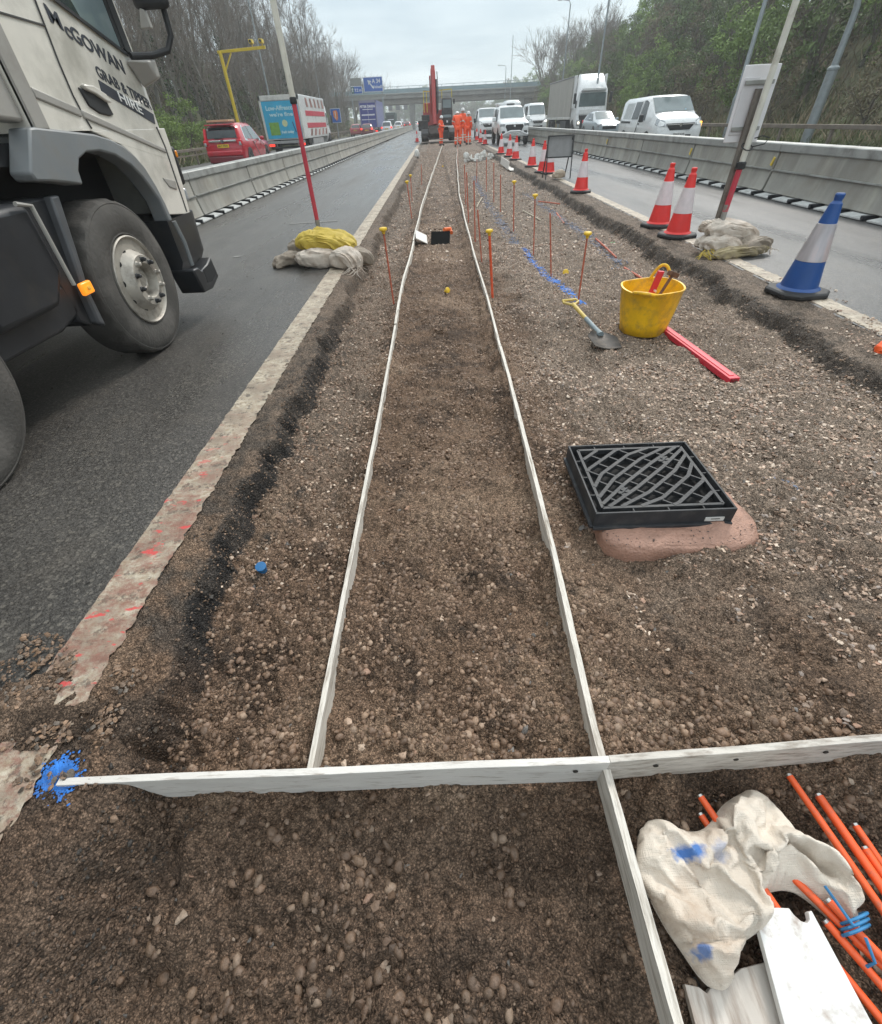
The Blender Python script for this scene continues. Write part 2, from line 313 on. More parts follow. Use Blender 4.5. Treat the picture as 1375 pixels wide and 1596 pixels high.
def attr_mat(name, rough=.7, bump=.5, bscale=220, spec=.4, var=.25, vs=150, grit=0):
    m = bpy.data.materials.new(name); t, b = nodes(m); N = t.nodes.new; L = t.links.new
    a = N('ShaderNodeAttribute'); a.attribute_name = 'Col'; tc = N('ShaderNodeTexCoord')
    n = N('ShaderNodeTexNoise'); n.inputs['Scale'].default_value = vs; n.inputs['Detail'].default_value = 4; L(tc.outputs['Object'], n.inputs['Vector'])
    mr = N('ShaderNodeMapRange'); mr.inputs[1].default_value = .3; mr.inputs[2].default_value = .7; mr.inputs[3].default_value = 1 - var; mr.inputs[4].default_value = 1 + var; L(n.outputs[0], mr.inputs[0])
    fac = mr.outputs[0]; gh = None
    for gs in ((130, 330) if grit else ()):
        vo = N('ShaderNodeTexVoronoi'); vo.inputs['Scale'].default_value = gs; L(tc.outputs['Object'], vo.inputs['Vector']); sp = N('ShaderNodeSeparateColor'); L(vo.outputs['Color'], sp.inputs[0])
        m1 = N('ShaderNodeMapRange'); m1.inputs[3].default_value = 1 - grit; m1.inputs[4].default_value = 1 + grit; L(sp.outputs[0], m1.inputs[0])
        m2 = N('ShaderNodeMapRange'); m2.inputs[1].default_value = .25; m2.inputs[2].default_value = .75; m2.inputs[3].default_value = 1.1; m2.inputs[4].default_value = .62; L(vo.outputs['Distance'], m2.inputs[0])
        q = N('ShaderNodeMath'); q.operation = 'MULTIPLY'; L(m1.outputs[0], q.inputs[0]); L(m2.outputs[0], q.inputs[1]); q2 = N('ShaderNodeMath'); q2.operation = 'MULTIPLY'; L(q.outputs[0], q2.inputs[0]); L(fac, q2.inputs[1]); fac = q2.outputs[0]
        if gh is None: gh = vo.outputs['Distance']
    v = N('ShaderNodeVectorMath'); v.operation = 'SCALE'; L(a.outputs['Color'], v.inputs[0]); L(fac, v.inputs['Scale']); L(v.outputs[0], b.inputs['Base Color'])
    b.inputs['Roughness'].default_value = rough; b.inputs['Specular IOR Level'].default_value = spec
    n3 = N('ShaderNodeTexNoise'); n3.inputs['Scale'].default_value = bscale; n3.inputs['Detail'].default_value = 5; L(tc.outputs['Object'], n3.inputs['Vector'])
    bp = N('ShaderNodeBump'); bp.inputs['Strength'].default_value = bump; bp.inputs['Distance'].default_value = .006; L(n3.outputs[0], bp.inputs['Height'])
    if gh is not None: bp2 = N('ShaderNodeBump'); bp2.invert = True; bp2.inputs['Strength'].default_value = 1; bp2.inputs['Distance'].default_value = .007; L(gh, bp2.inputs['Height']); L(bp.outputs[0], bp2.inputs['Normal']); bp = bp2
    L(bp.outputs[0], b.inputs['Normal'])
    return m
SOIL = attr_mat('damp_soil', .78, .9, 180, .22, .25, 60, .42)
STONE = attr_mat('stone', .5, .35, 300, .42, .25, 160)
gx = np.concatenate([np.arange(-1.2, .9, .0062), np.arange(.9, 3.34, .0085), [3.34]])
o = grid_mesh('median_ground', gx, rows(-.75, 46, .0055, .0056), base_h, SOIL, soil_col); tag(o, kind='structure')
o = grid_mesh('ground', np.linspace(-1.14, 3.34, 12), np.linspace(45.9, 170, 40), lambda x, y: (x * 0 + .02, x * 0, x * 0, x * 0), mat('far_soil', (.16, .13, .11), .9, var=.3)); tag(o, kind='structure'); o.name = 'median_far_ground'

# ---- stones
def ico(sub):
    bm = bmesh.new(); bmesh.ops.create_icosphere(bm, subdivisions=sub, radius=1)
    v = np.array([p.co[:] for p in bm.verts]); f = np.array([[q.index for q in p.verts] for p in bm.faces]); bm.free(); return v, f
def stones(name, label, n, region, smin, smax, sub, flat, pal, seed, accept, angular, sink=.3, smooth=True, clump=0, hf=None):
    rng = np.random.default_rng(seed); v0, f0 = ico(sub)
    x = rng.uniform(region[0], region[1], n); y = rng.uniform(region[2], region[3], n)
    if clump:
        keep = rng.random(n) < np.clip(.42 + 2.1 * clump * (fbm(x, y, 2.6, 3, .6, 63) + .5 * fbm(x, y, 11, 2, .6, seed + 1)), .03, 1); x, y = x[keep], y[keep]
    keep = accept(x, y); x, y = x[keep], y[keep]; n = len(x)
    if hf is None: h = base_h(x, y)[0]
    else: h = hf(x, y)
    s = smin + (smax - smin) * rng.random(n) ** 2.2
    V = 6
    var = []
    for k in range(V):
        p = v0.copy(); 
        if angular:
            for _ in range(7):
                d = rng.normal(size=3); d /= np.linalg.norm(d); t = p @ d; lim = rng.uniform(.35, .75); p = p - np.outer(np.maximum(t - lim, 0), d)
        else: p = p * (1 + .16 * rng.normal(size=(len(p), 1)) * (1 if sub < 2 else .35)); p = p * (1 + .12 * np.sin(p @ rng.normal(size=3) * 2.1 + 1))[:, None]
        var.append(p)
    var = np.array(var)[rng.integers(0, V, n)]
    sc = np.stack([s * rng.uniform(.75, 1.25, n), s * rng.uniform(.6, 1.0, n), s * flat * rng.uniform(.6, 1.1, n)], -1) / 2
    var = var * sc[:, None, :]
    a = rng.uniform(0, 6.283, n); tx = rng.normal(0, .38 if angular else .3, n); ty = rng.normal(0, .3, n)
    ca, sa, cx_, sx_, cy_, sy_ = np.cos(a), np.sin(a), np.cos(tx), np.sin(tx), np.cos(ty), np.sin(ty)
    Z0 = np.zeros(n); O = np.ones(n)
    Rz = np.stack([np.stack([ca, -sa, Z0], -1), np.stack([sa, ca, Z0], -1), np.stack([Z0, Z0, O], -1)], 1)
    Rx = np.stack([np.stack([O, Z0, Z0], -1), np.stack([Z0, cx_, -sx_], -1), np.stack([Z0, sx_, cx_], -1)], 1)
    Ry = np.stack([np.stack([cy_, Z0, sy_], -1), np.stack([Z0, O, Z0], -1), np.stack([-sy_, Z0, cy_], -1)], 1)
    RR = Rx @ Ry @ Rz
    co = np.einsum('nij,nvj->nvi', RR, var)
    co += np.stack([x, y, h + sc[:, 2] * (1 - 2 * sink * rng.random(n))], -1)[:, None, :]
    nv = len(v0); fs = (f0[None] + (np.arange(n) * nv)[:, None, None]).reshape(-1, 3)
    pal = np.array(pal); c = pal[rng.integers(0, len(pal), n)] * rng.uniform(.75, 1.25, (n, 1))
    fore_shade = (1 - .35 * (1 - sstep(.25, .6, y)))[:, None]; c = c * fore_shade * 1.3 * np.array([1.08, .98, .90])  # stones near the camera darkened: the same shade painted into their colour
    col = np.repeat(c, nv, 0)
    o = np_mesh(name, co.reshape(-1, 3), fs, STONE, col, smooth)
    return tag(o, label, 'gravel', None, 'stuff')
PB = [(.155, .110, .080), (.125, .088, .064), (.185, .136, .100), (.105, .076, .056), (.15, .110, .084), (.168, .122, .088), (.13, .092, .068), (.23, .18, .14), (.14, .098, .07)]
PG = [(.28, .22, .175), (.22, .175, .142), (.34, .285, .235), (.25, .170, .130), (.18, .145, .12), (.30, .228, .178), (.17, .128, .1), (.45, .40, .345), (.2, .18, .17), (.26, .205, .165), (.14, .11, .09)]
def on_floor(x, y):
    h, tl, tr, bk = base_h(x, y); return (tl < .25) & (tr < .25) & (np.abs(y - .455) > .025) & (np.abs(np.abs(x) - .43) > .018)
def left_mid(x, y): return on_floor(x, y) & (x < .75 + .25 * fbm(x, y, 1.5, 3, .5, 77))
def right_g(x, y): return on_floor(x, y) & (x > .62 + .5 * fbm(x, y, 1.5, 3, .5, 78) + .55 * (1 - sstep(.6, 1.6, y)) + (fbm(x, y, 9, 3, .7, 79) + .25) * 1.2 * (1 - sstep(.9, 2.0, y)))
stones('pebbles', 'rounded brown pebbles pressed in the soil', 16000, (-1.1, 2.4, -.55, .7), .007, .036, 2, .72, PB, 1, on_floor, False, .5, clump=1.1)
stones('clods', 'broken lumps of brown soil', 26000, (-1.1, 2.6, -.55, 2.2), .006, .034, 1, .7, [(.13, .09, .064), (.115, .078, .055), (.15, .105, .075), (.095, .066, .047)], 21, on_floor, True, .6, False, clump=1.0)
stones('clods', 'flat chips pressed in the soil', 1500, (-1.1, 2.6, -.55, 2.0), .015, .05, 1, .35, PG[:5] + [(.1, .1, .1)], 22, on_floor, True, .5, False)
stones('pebbles', 'rounded brown pebbles between the rails', 30000, (-1.0, 1.6, .45, 2.4), .007, .026, 2, .75, PB, 2, left_mid, False, .42, clump=1.1)
stones('pebbles', 'brown pebbles further along the trench', 44000, (-1.0, 1.4, 2.2, 7), .010, .027, 1, .75, PB + PG[:2], 3, left_mid, False, .3, clump=.9)
stones('gravel', 'broken tan and grey gravel', 52000, (.5, 2.95, .2, 3.3), .007, .036, 1, .42, PG, 4, right_g, True, .2, False)
stones('gravel', 'pale broken gravel beside the line of pins', 46000, (.5, 2.95, 3.1, 8), .011, .036, 1, .42, PG, 5, right_g, True, .15, False)
stones('gravel', 'gravel along the left edge of the trench', 9000, (-1.0, -.42, 1.2, 9), .011, .032, 1, .5, PG[1:8], 6, on_floor, True, .2, False)
stones('gravel', 'gravel further down the median', 36000, (-1.0, 2.95, 7, 34), .02, .06, 1, .42, PG + PB[:3], 7, on_floor, True, .25, False)
stones('crumbs', 'dark asphalt crumbs along the broken road edges', 40000, (-1.18, 3.3, -.5, 16), .005, .03, 1, .7, [(.035, .033, .031), (.065, .055, .045), (.11, .085, .066), (.17, .125, .092), (.12, .093, .072), (.15, .115, .09)], 8, lambda x, y: (base_h(x, y)[3] > .12) | ((base_h(x, y)[1] > .6) & (fbm(x, y, 4, 3, .6, 90) > .12)), True, .3, False)
stones('crumbs', 'black crumbs down the left broken edge', 30000, (-1.15, -.72, -.5, 4.2), .003, .018, 1, .7, [(.035, .033, .031), (.06, .05, .042), (.10, .075, .058), (.15, .11, .08), (.18, .13, .098)], 31, lambda x, y: (base_h(x, y)[3] > .05) | (fbm(x, y, 5, 3, .7, 90) > .18), True, .3, False)
stones('crumbs', 'black crumbs down the right broken edge', 16000, (2.5, 3.28, 1.6, 9), .005, .03, 1, .7, [(.035, .033, .031), (.07, .058, .05), (.12, .095, .074), (.18, .14, .108)], 32, lambda x, y: base_h(x, y)[3] > .05, True, .3, False)
stones('clods', 'broken lumps of soil further along the trench', 34000, (-.95, 1.5, 2.0, 8), .008, .03, 1, .7, [(.135, .096, .07), (.12, .085, .062), (.155, .112, .082), (.20, .15, .115)], 23, on_floor, True, .5, False, clump=.7)
stones('fines', 'fine brown grit scattered over the soil', 90000, (-1.05, 2.2, -.5, 2.6), .003, .010, 1, .8, PB, 9, on_floor, True, .3, False, clump=.7)
def left_patch(x, y): return ((x + 1.5 + .25 * fbm(x, y, 5, 3, .6, 5)) ** 2 / .42 ** 2 + (y - .64 - .3 * fbm(x, y, 4, 3, .7, 7)) ** 2 / .12 ** 2) < 1 + 2.4 * (fbm(x, y, 16, 3, .7, 9) + .05)
stones('gravel', 'loose slate chips spilled over the white line', 6500, (-2.1, -1.0, .35, .98), .006, .030, 1, .38, [(.17, .12, .085), (.13, .098, .075), (.11, .10, .09), (.2, .14, .098), (.15, .11, .082), (.12, .088, .065)], 10, left_patch, True, .0, False, hf=lambda x, y: x * 0 + .008)
stones('gravel', 'brown chips scattered at the right road edge', 2600, (2.9, 3.75, 2.2, 5.2), .010, .035, 1, .42, PG[:8], 12, lambda x, y: (fbm(x, y, 2.5, 3, .6, 8) > .45 - .9 * sstep(4.3, 2.6, y)) & (x > 3.0), True, 0, False, hf=lambda x, y: x * 0 + .004)
stones('grit', 'dark bits of stone lying on the asphalt', 260, (-3.4, -1.45, .9, 9), .006, .022, 1, .6, [(.03, .03, .03), (.2, .18, .16), (.08, .075, .07)], 13, lambda x, y: x < 9, True, 0, False, hf=lambda x, y: x * 0 + .003)

# soil spilled over the edge line at the near left
def spill():
    xs = np.arange(-2.0, -1.1, .008); ys_ = np.arange(.36, .92, .008); X, Y = np.meshgrid(xs, ys_)
    r = 1.15 - ((X + 1.45) ** 2 / .44 ** 2 + (Y - .63) ** 2 / .125 ** 2) + 1.9 * fbm(X, Y, 6, 4, .65, 33)
    h = np.clip(r, -1, .8) * .012 + .003 + fbm(X, Y, 50, 3, .6, 34) * .006
    h = np.where(r < -.15, -.03, h); co = np.stack([X, Y, h], -1).reshape(-1, 3); ny, nx = X.shape
    i = np.arange(ny * nx).reshape(ny, nx); q = np.stack([i[:-1, :-1], i[:-1, 1:], i[1:, 1:], i[1:, :-1]], -1).reshape(-1, 4); rr_ = r.reshape(-1); q = q[(rr_[q] > -.1).all(1)]
    n = fbm(X, Y, 9, 3, .6, 35)[..., None]; c = np.array([.15, .105, .075]) * (1 + n); o = np_mesh('spilled_soil', co, q, SOIL, np.clip(c, .02, .5).reshape(-1, 3)); tag(o, 'brown soil spilled across the white line', 'soil', None, 'stuff')
spill()
# ------------------------------------------------------------------ roads
def asphalt(name, base=(.072, .067, .062), rough=.37):
    m = bpy.data.materials.new(name); t, b = nodes(m); N = t.nodes.new; L = t.links.new
    tc = N('ShaderNodeTexCoord')
    def noise(sc, det=4, vec=None, ro=.5):
        n = N('ShaderNodeTexNoise'); n.inputs['Scale'].default_value = sc; n.inputs['Detail'].default_value = det; n.inputs['Roughness'].default_value = ro; L(vec or tc.outputs['Object'], n.inputs['Vector']); return n.outputs[0]
    def mr(s, a, b_, c, d):
        q = N('ShaderNodeMapRange'); q.inputs[1].default_value = a; q.inputs[2].default_value = b_; q.inputs[3].default_value = c; q.inputs[4].default_value = d; L(s, q.inputs[0]); return q.outputs[0]
    def mixc(fac, a, b_):
        q = N('ShaderNodeMix'); q.data_type = 'RGBA'; L(fac, q.inputs[0])
        for i, s in ((6, a), (7, b_)):
            if isinstance(s, tuple): q.inputs[i].default_value = (*s, 1)
            else: L(s, q.inputs[i])
        return q.outputs[2]
    mp = N('ShaderNodeMapping'); mp.inputs['Scale'].default_value = (1, .12, 1); L(tc.outputs['Object'], mp.inputs[0])
    vor = N('ShaderNodeTexVoronoi'); vor.inputs['Scale'].default_value = 150; L(tc.outputs['Object'], vor.inputs['Vector'])
    c = mixc(mr(vor.outputs['Color'], .1, .9, 0, 1), tuple(x * .55 for x in base), tuple(x * 1.6 for x in base))
    c = mixc(mr(noise(110, 4, None, .8), .55, .66, 0, .8), c, (.22, .20, .175)); c = mixc(mr(noise(85, 4, None, .8), .57, .66, 0, .8), c, (.02, .02, .02))
    c = mixc(mr(noise(1.1, 6, mp.outputs[0], .6), .42, .68, 0, .5), c, tuple(x * 1.7 for x in base))
    c = mixc(mr(noise(2.6, 7, None, .65), .52, .72, 0, .45), c, (.15, .13, .11)); c = mixc(mr(noise(.7, 5, None, .6), .5, .7, 0, .4), c, tuple(x * .55 for x in base))
    L(c, b.inputs['Base Color'])
    v2 = N('ShaderNodeTexVoronoi'); v2.inputs['Scale'].default_value = 75; L(tc.outputs['Object'], v2.inputs['Vector']); c = mixc(mr(v2.outputs['Color'], .72, .8, 0, .75), c, (.17, .155, .135)); c = mixc(mr(v2.outputs['Distance'], .45, .7, 0, .5), c, (.018, .017, .016)); L(c, b.inputs['Base Color'])
    L(mr(noise(1.6, 5, mp.outputs[0]), .35, .7, rough - .16, rough + .1), b.inputs['Roughness'])
    bp = N('ShaderNodeBump'); bp.inputs['Strength'].default_value = .55; bp.inputs['Distance'].default_value = .003; L(vor.outputs['Distance'], bp.inputs['Height']); L(bp.outputs[0], b.inputs['Normal'])
    return m
ASP = asphalt('asphalt')
def sheet(name, x0, x1, y0, y1, z, m, curve=0):
    mb = MB(); n = 24
    ys = [y0 + (y1 - y0) * (k / n) ** 1.6 for k in range(n + 1)]
    mb.add([(x, y, z) for y in ys for x in (x0, x1)], [(2 * k, 2 * k + 1, 2 * k + 3, 2 * k + 2) for k in range(n)])
    return tag(mb.build(name, m), kind='structure')
# left carriageway with an uneven broken inner edge
mb = MB(); ys = [-3 + .04 * k for k in range(260)] + [7.4 + .6 * k for k in range(72)] + [52, 80, 120, 170]
vs = []
for y in ys:
    e = -1.19 + .008 * float(fbm(np.array([y]), np.array([0.]), 3, 3, .6, 12)[0]); vs += [(-4.97, y, 0), (e, y, 0)]
mb.add(vs, [(2 * k, 2 * k + 1, 2 * k + 3, 2 * k + 2) for k in range(len(ys) - 1)]); tag(mb.build('road_left', ASP), kind='structure')
sheet('road_left_outer', -13.6, -4.97, -6, 170, 0, asphalt('asphalt_grey', (.085, .083, .082), .7))
mb = MB(); vs = []
for y in ys:
    e = 3.30 + .02 * float(fbm(np.array([y]), np.array([5.]), 2, 3, .6, 14)[0]); vs += [(e, y, 0), (6.5, y, 0)]
mb.add(vs, [(2 * k, 2 * k + 1, 2 * k + 3, 2 * k + 2) for k in range(len(ys) - 1)]); tag(mb.build('road_right', asphalt('asphalt_new', (.075, .075, .078), .42)), kind='structure')
sheet('road_right_outer', 6.5, 15, -6, 170, 0, asphalt('asphalt_grey2', (.085, .083, .082), .7))
# painted lines
def line_mat(name, red):
    m = bpy.data.materials.new(name); t, b = nodes(m); N = t.nodes.new; L = t.links.new; tc = N('ShaderNodeTexCoord')
    def noise(sc, det, ro=.6, st=None):
        v = tc.outputs['Object']
        if st: mp = N('ShaderNodeMapping'); mp.inputs['Scale'].default_value = st; L(v, mp.inputs[0]); v = mp.outputs[0]
        n = N('ShaderNodeTexNoise'); n.inputs['Scale'].default_value = sc; n.inputs['Detail'].default_value = det; n.inputs['Roughness'].default_value = ro; L(v, n.inputs['Vector']); return n.outputs[0]
    def mr(s, a, b_, c, d):
        q = N('ShaderNodeMapRange'); q.inputs[1].default_value = a; q.inputs[2].default_value = b_; q.inputs[3].default_value = c; q.inputs[4].default_value = d; L(s, q.inputs[0]); return q.outputs[0]
    def mixc(fac, a, b_):
        q = N('ShaderNodeMix'); q.data_type = 'RGBA'; L(fac, q.inputs[0])
        for i, s in ((6, a), (7, b_)):
            if isinstance(s, tuple): q.inputs[i].default_value = (*s, 1)
            else: L(s, q.inputs[i])
        return q.outputs[2]
    c = mixc(mr(noise(40, 5), .35, .65, 0, 1), (.34, .27, .19), (.58, .52, .42))
    c = mixc(mr(noise(5, 8, .7), .44, .62, 0, .8), c, (.22, .175, .135)); c = mixc(mr(noise(16, 9, .8), .53, .58, 0, .85), c, (.10, .082, .066)); c = mixc(mr(noise(7, 9, .8), .50, .62, 0, .75), c, (.30, .22, .165))
    c = mixc(mr(noise(70, 4, .7), .60, .72, 0, .8), c, (.09, .08, .07))
    if red:
        sp = N('ShaderNodeSeparateXYZ'); L(tc.outputs['Object'], sp.inputs[0])
        near = mr(sp.outputs[1], 1.6, 2.6, 1, 0)
        k = mr(noise(8.5, 9, .8, (1, 1.6, 1)), .44, .58, 0, .8)
        mm = N('ShaderNodeMath'); mm.operation = 'MULTIPLY'; L(near, mm.inputs[0]); L(k, mm.inputs[1]); c = mixc(mm.outputs[0], c, (.25, .115, .085))
        k2 = mr(noise(9, 4, .6, (.9, 1.7, 1)), .60, .64, 0, .85)
        m3 = N('ShaderNodeMath'); m3.operation = 'MULTIPLY'; L(near, m3.inputs[0]); L(k2, m3.inputs[1]); c = mixc(m3.outputs[0], c, (.62, .07, .07))
    L(c, b.inputs['Base Color']); b.inputs['Roughness'].default_value = .6
    bp = N('ShaderNodeBump'); bp.inputs['Strength'].default_value = .6; bp.inputs['Distance'].default_value = .004; L(noise(120, 4), bp.inputs['Height']); L(bp.outputs[0], b.inputs['Normal'])
    return m
def edge_line(name, x0, x1, y0, y1, m, seed, gap=None):
    mb = MB(); ys = []; y = y0
    while y < min(y1, 12): ys.append(y); y += .012 + .003 * max(0, y)
    while y < y1: ys.append(y); y += 1.5
    A = np.array(ys); a = x0 + fbm(A, A * 0, 30, 4, .7, seed) * .006; b = x1 + fbm(A, A * 0, 26, 5, .8, seed + 3) * .016 + .012
    bead = .004 + .006 * np.maximum(0, np.cos(A * 2 * math.pi / .42)) ** 14
    for i in range(len(ys) - 1):
        mb.add([(a[i], ys[i], bead[i]), (b[i], ys[i], bead[i]), (b[i + 1], ys[i + 1], bead[i + 1]), (a[i + 1], ys[i + 1], bead[i + 1])], [(0, 1, 2, 3)])
        mb.add([(a[i], ys[i], .0005), (a[i], ys[i], bead[i]), (a[i + 1], ys[i + 1], bead[i + 1]), (a[i + 1], ys[i + 1], .0005)], [(0, 1, 2, 3)])
    return tag(mb.build(name, m), kind='structure')
edge_line('road_edge_line_left', -1.385, -1.195, -.6, 48, line_mat('worn_line', True), 3)
edge_line('road_edge_line_right', 3.33, 3.5, -.6, 48, line_mat('worn_line_clean', False), 6)
WL = mat('line_paint', (.6, .6, .57), .6, var=.2, vscale=30, dirt=(.2, .19, .18), dirt_amt=.6)
mb = MB()
for k in range(18):
    for x in (-8.2, -11.2): mb.box((x, 6 + 9 * k, .004), (.12, 3, .002))
    for x in (9.3,): mb.box((x, 6 + 9 * k, .004), (.12, 3, .002))
tag(mb.build('lane_markings', WL), kind='structure')
mb = MB(); [mb.box(c, (w_, .09, .002), rotm(rz=a)) for c, w_, a in (((-2.35, 9.9, .0045), .9, .1), ((-2.9, 7.2, .0045), .12, .3), ((-2.2, 7.0, .0045), .1, .2))]
tag(mb.build('road_scrape_marks', mat('scrape', (.22, .215, .2), .7, dirt=(.08, .08, .08), dirt_amt=.8, dscale=30)), kind='structure')
# wide ground sheet and embankments
def terr(xs, prof, ylist, name, m, rough):
    mb = MB(); nx = len(xs); vs = []
    for y in ylist:
        for x, z in zip(xs, prof): vs.append((x, y, z + (random.uniform(-rough, rough) if abs(z) > .05 else 0)))
    mb.add(vs, [(j * nx + i, j * nx + i + 1, (j + 1) * nx + i + 1, (j + 1) * nx + i) for j in range(len(ylist) - 1) for i in range(nx - 1)])
    return tag(mb.build(name, m, smooth=True), kind='structure')
random.seed(3)
GRASS = mat('verge_grass', (.075, .085, .035), .95, var=.5, vscale=1.2, bump=1, bscale=30, dirt=(.13, .105, .07), dirt_amt=.8, dscale=.8)
yl = [-12 + 4 * k for k in range(50)]
terr([-70, -40, -28, -20, -16, -14.2, -13.6], [8.5, 6.5, 3.6, 1.3, .25, .0, -.01], yl, 'embankment_left', GRASS, .25)
terr([15, 15.6, 17.5, 20, 25, 32, 45, 90], [-.01, .05, .6, 1.9, 4.4, 7.5, 10, 11], yl, 'embankment_right', GRASS, .3)
sheet('ground', -410, 410, -75, 610, -.9, mat('field', (.09, .09, .05), .95, var=.4, vscale=.02))
# ================================================================== SITE THINGS
WOOD = mat('pale_timber', (.71, .665, .60), .7, var=.22, vscale=9, bump=.5, bscale=40, dirt=(.2, .16, .12), dirt_amt=.62, dscale=9, stretch=(6, .5, 6))
WOODX = mat('white_timber', (.66, .63, .59), .6, var=.08, vscale=7, bump=.25, bscale=40, dirt=(.25, .2, .16), dirt_amt=.35, dscale=14, stretch=(.8, 6, 6))
RAILL = [(-.43, .50), (-.425, 2.3), (-.43, 3.9), (-.435, 5.9), (-.39, 8.2), (-.37, 11), (-.25, 15.9), (-.02, 24), (.48, 38)]
RAILR = [(.432, -.3), (.42, .46), (.418, .55), (.44, 1.25), (.452, 2.1), (.47, 3.1), (.48, 4.8), (.49, 7.6), (.52, 10.8), (.57, 14), (.95, 25.5), (1.4, 36)]
def rail_at(P, y):
    for (x0, y0), (x1, y1) in zip(P, P[1:]):
        if y <= y1: return x0 + (x1 - x0) * (y - y0) / (y1 - y0)
    return P[-1][0]
def rail(P, y0, y1, label, seed, wid=.018, z0=-.045):
    random.seed(seed); n = max(3, int((y1 - y0) / (.04 + .02 * y0)) if y0 < 10 else int((y1 - y0) / 1)); secs = []
    for k in range(n + 1):
        y = y0 + (y1 - y0) * k / n; x = rail_at(P, y) + .006 * math.sin(y * 1.7 + seed) * (1 if y0 > .5 else .2)
        far = max(0, (y - 24) / 12); z = z0 + .008 * math.sin(y * 1.3 + seed) + .17 * min(1, far)
        a = wid / 2 * random.uniform(.93, 1.04); e = random.uniform(-.002, .002)
        secs.append([(x - a, y, z - .095), (x + a, y, z - .095), (x + a, y, z + e), (x - a * .9, y, z + random.uniform(-.002, .002))])
    mb = MB(); mb.loft(secs); o = mb.build('timber_rail', WOOD); return tag(o, label, 'rail', 'timber rails edging the strip')
rail(RAILL, .468, 4.2, 'weathered timber rail starting at the cross board, left side of the pebble strip', 1)
rail(RAILL, 4.22, 8.0, 'white-faced timber rail leading up to the white plate', 2, .024)
rail(RAILL, 8.02, 38, 'thin wavy timber rail running from the white plate towards the lone worker', 3, .022)
rail(RAILR, -.35, .4475, 'timber rail below the cross board beside the crumpled sack', 4, .022, -.03)
rail(RAILR, .468, 3.6, 'weathered timber rail starting at the cross board, nearest the black grate', 5, .022)
rail(RAILR, 3.62, 8.4, 'pale timber rail beside the capped orange pins', 6, .02)
rail(RAILR, 8.42, 34, 'thin timber rail running towards the group of workers', 7, .022)
def plank(name, a, b, z, h, t, m, label, group=None, wavy=0):
    a = Vector((*a, 0)); b = Vector((*b, 0)); n = 26; secs = []; d = (b - a).normalized(); s = Vector((-d.y, d.x, 0))
    for k in range(n + 1):
        p = a.lerp(b, k / n) + s * .001 * math.sin(k * .5 + a.x); q = random.uniform(-1, 1) * .0006
        secs.append([tuple(p + s * i * (t / 2 + q * .5) + Vector((0, 0, z + k2))) for i, k2 in ((-1, -h), (1, -h), (1, 0), (-1, 0))])
    mb = MB(); mb.loft(secs); o = mb.build(name, m, bevel=.0012); return o
o = plank('cross_board', (-1.12, .438), (.4195, .4575), .010, .14, .019, WOODX, ''); tag(o, 'clean white board laid across the strip with its end in blue foam', 'board', 'boards laid across the strip')
o = plank('cross_board', (.4205, .4578), (1.62, .515), .008, .14, .019, mat('worn_white', (.55, .51, .46), .65, var=.12, vscale=8, dirt=(.2, .155, .12), dirt_amt=.6, dscale=12, bump=.4, bscale=30, stretch=(1, 5, 5)), ''); tag(o, 'dirtier board across the strip with dark bolt holes, above the sack', 'board', 'boards laid across the strip')
NAIL = mat('dark_hole', (.03, .025, .02), .8)
for x, q in ((.33, None), (.56, o), (.79, o), (1.05, o)):
    h = MB().lathe([(.0001, -.0025), (.007, -.0025), (.0075, 0), (.0001, .0005)], 10, axis='Y').build('bolt_hole', NAIL, o if q else bpy.data.objects['cross_board']); h.location = (x, .4435 + (x - .33) * .048, -.035 - .006 * (x > .5))
o = tag(MB().box((0, 0, 0), (.2, .42, .012)).build('white_plate', WOODX, bevel=.002), 'white plate lying against the timber rail next to the black tool', 'plate'); o.location = (-.28, 8.35, -.055); o.rotation_euler = (.12, .45, .1)

# ------------------------------------------------ blue foam at the board end, blue cap, blue spray lines
BLUE = mat('blue_paint', (.03, .17, .55), .7, var=.35, vscale=30, bump=.6, bscale=60, dirt=(.10, .12, .2), dirt_amt=.45, dscale=22)
BLUES = mat('blue_spray_dusty', (.15, .19, .28), .8, var=.35, vscale=25, dirt=(.17, .14, .13), dirt_amt=.75, dscale=25)
def splat(name, pts, r, m, label, seed, n=60, cat='paint mark', big=1.0):
    n = int(n * 11 / big)
    """irregular sprayed crumbs: many tiny flattened lumps following the ground"""
    rng = np.random.default_rng(seed); v0, f0 = ico(1); mb = MB()
    for i in range(n):
        k = rng.integers(0, len(pts) - 1) if len(pts) > 1 else 0; t = rng.random()
        p = pts[k] if len(pts) == 1 else (pts[k][0] * (1 - t) + pts[k + 1][0] * t, pts[k][1] * (1 - t) + pts[k + 1][1] * t)
        x = p[0] + rng.normal() * r * .42; y = p[1] + rng.normal() * r * .42; s = min(.02 + r * .05, r * rng.uniform(.04, .15)) * big
        h = ground_h(x, y) + .004; a = rng.uniform(0, 3)
        mb.add([(x + (q[0] * math.cos(a) - q[1] * math.sin(a) * .6) * s, y + (q[0] * math.sin(a) + q[1] * math.cos(a) * .6) * s, h + q[2] * min(.006, s * .35) + .002) for q in v0], [tuple(int(g) for g in q) for q in f0])
    o = tag(mb.build(name, m, smooth=True), label, cat); o['kind'] = 'stuff' if cat == 'paint mark' else 'thing'; return o
o = splat('blue_foam', [(-1.165, .45), (-1.13, .465), (-1.10, .435)], .042, BLUE, 'bright blue marker foam around the end of the white board', 5, 130)
o = splat('blue_spray_line', [(1.28, 7.6), (1.30, 6.6), (1.34, 5.8), (1.42, 5.2), (1.47, 4.85)], .06, mat('blue_line', (.03, .19, .62), .7, var=.3, vscale=30), 'bright blue sprayed line leading to the yellow handled spade', 6, 420)
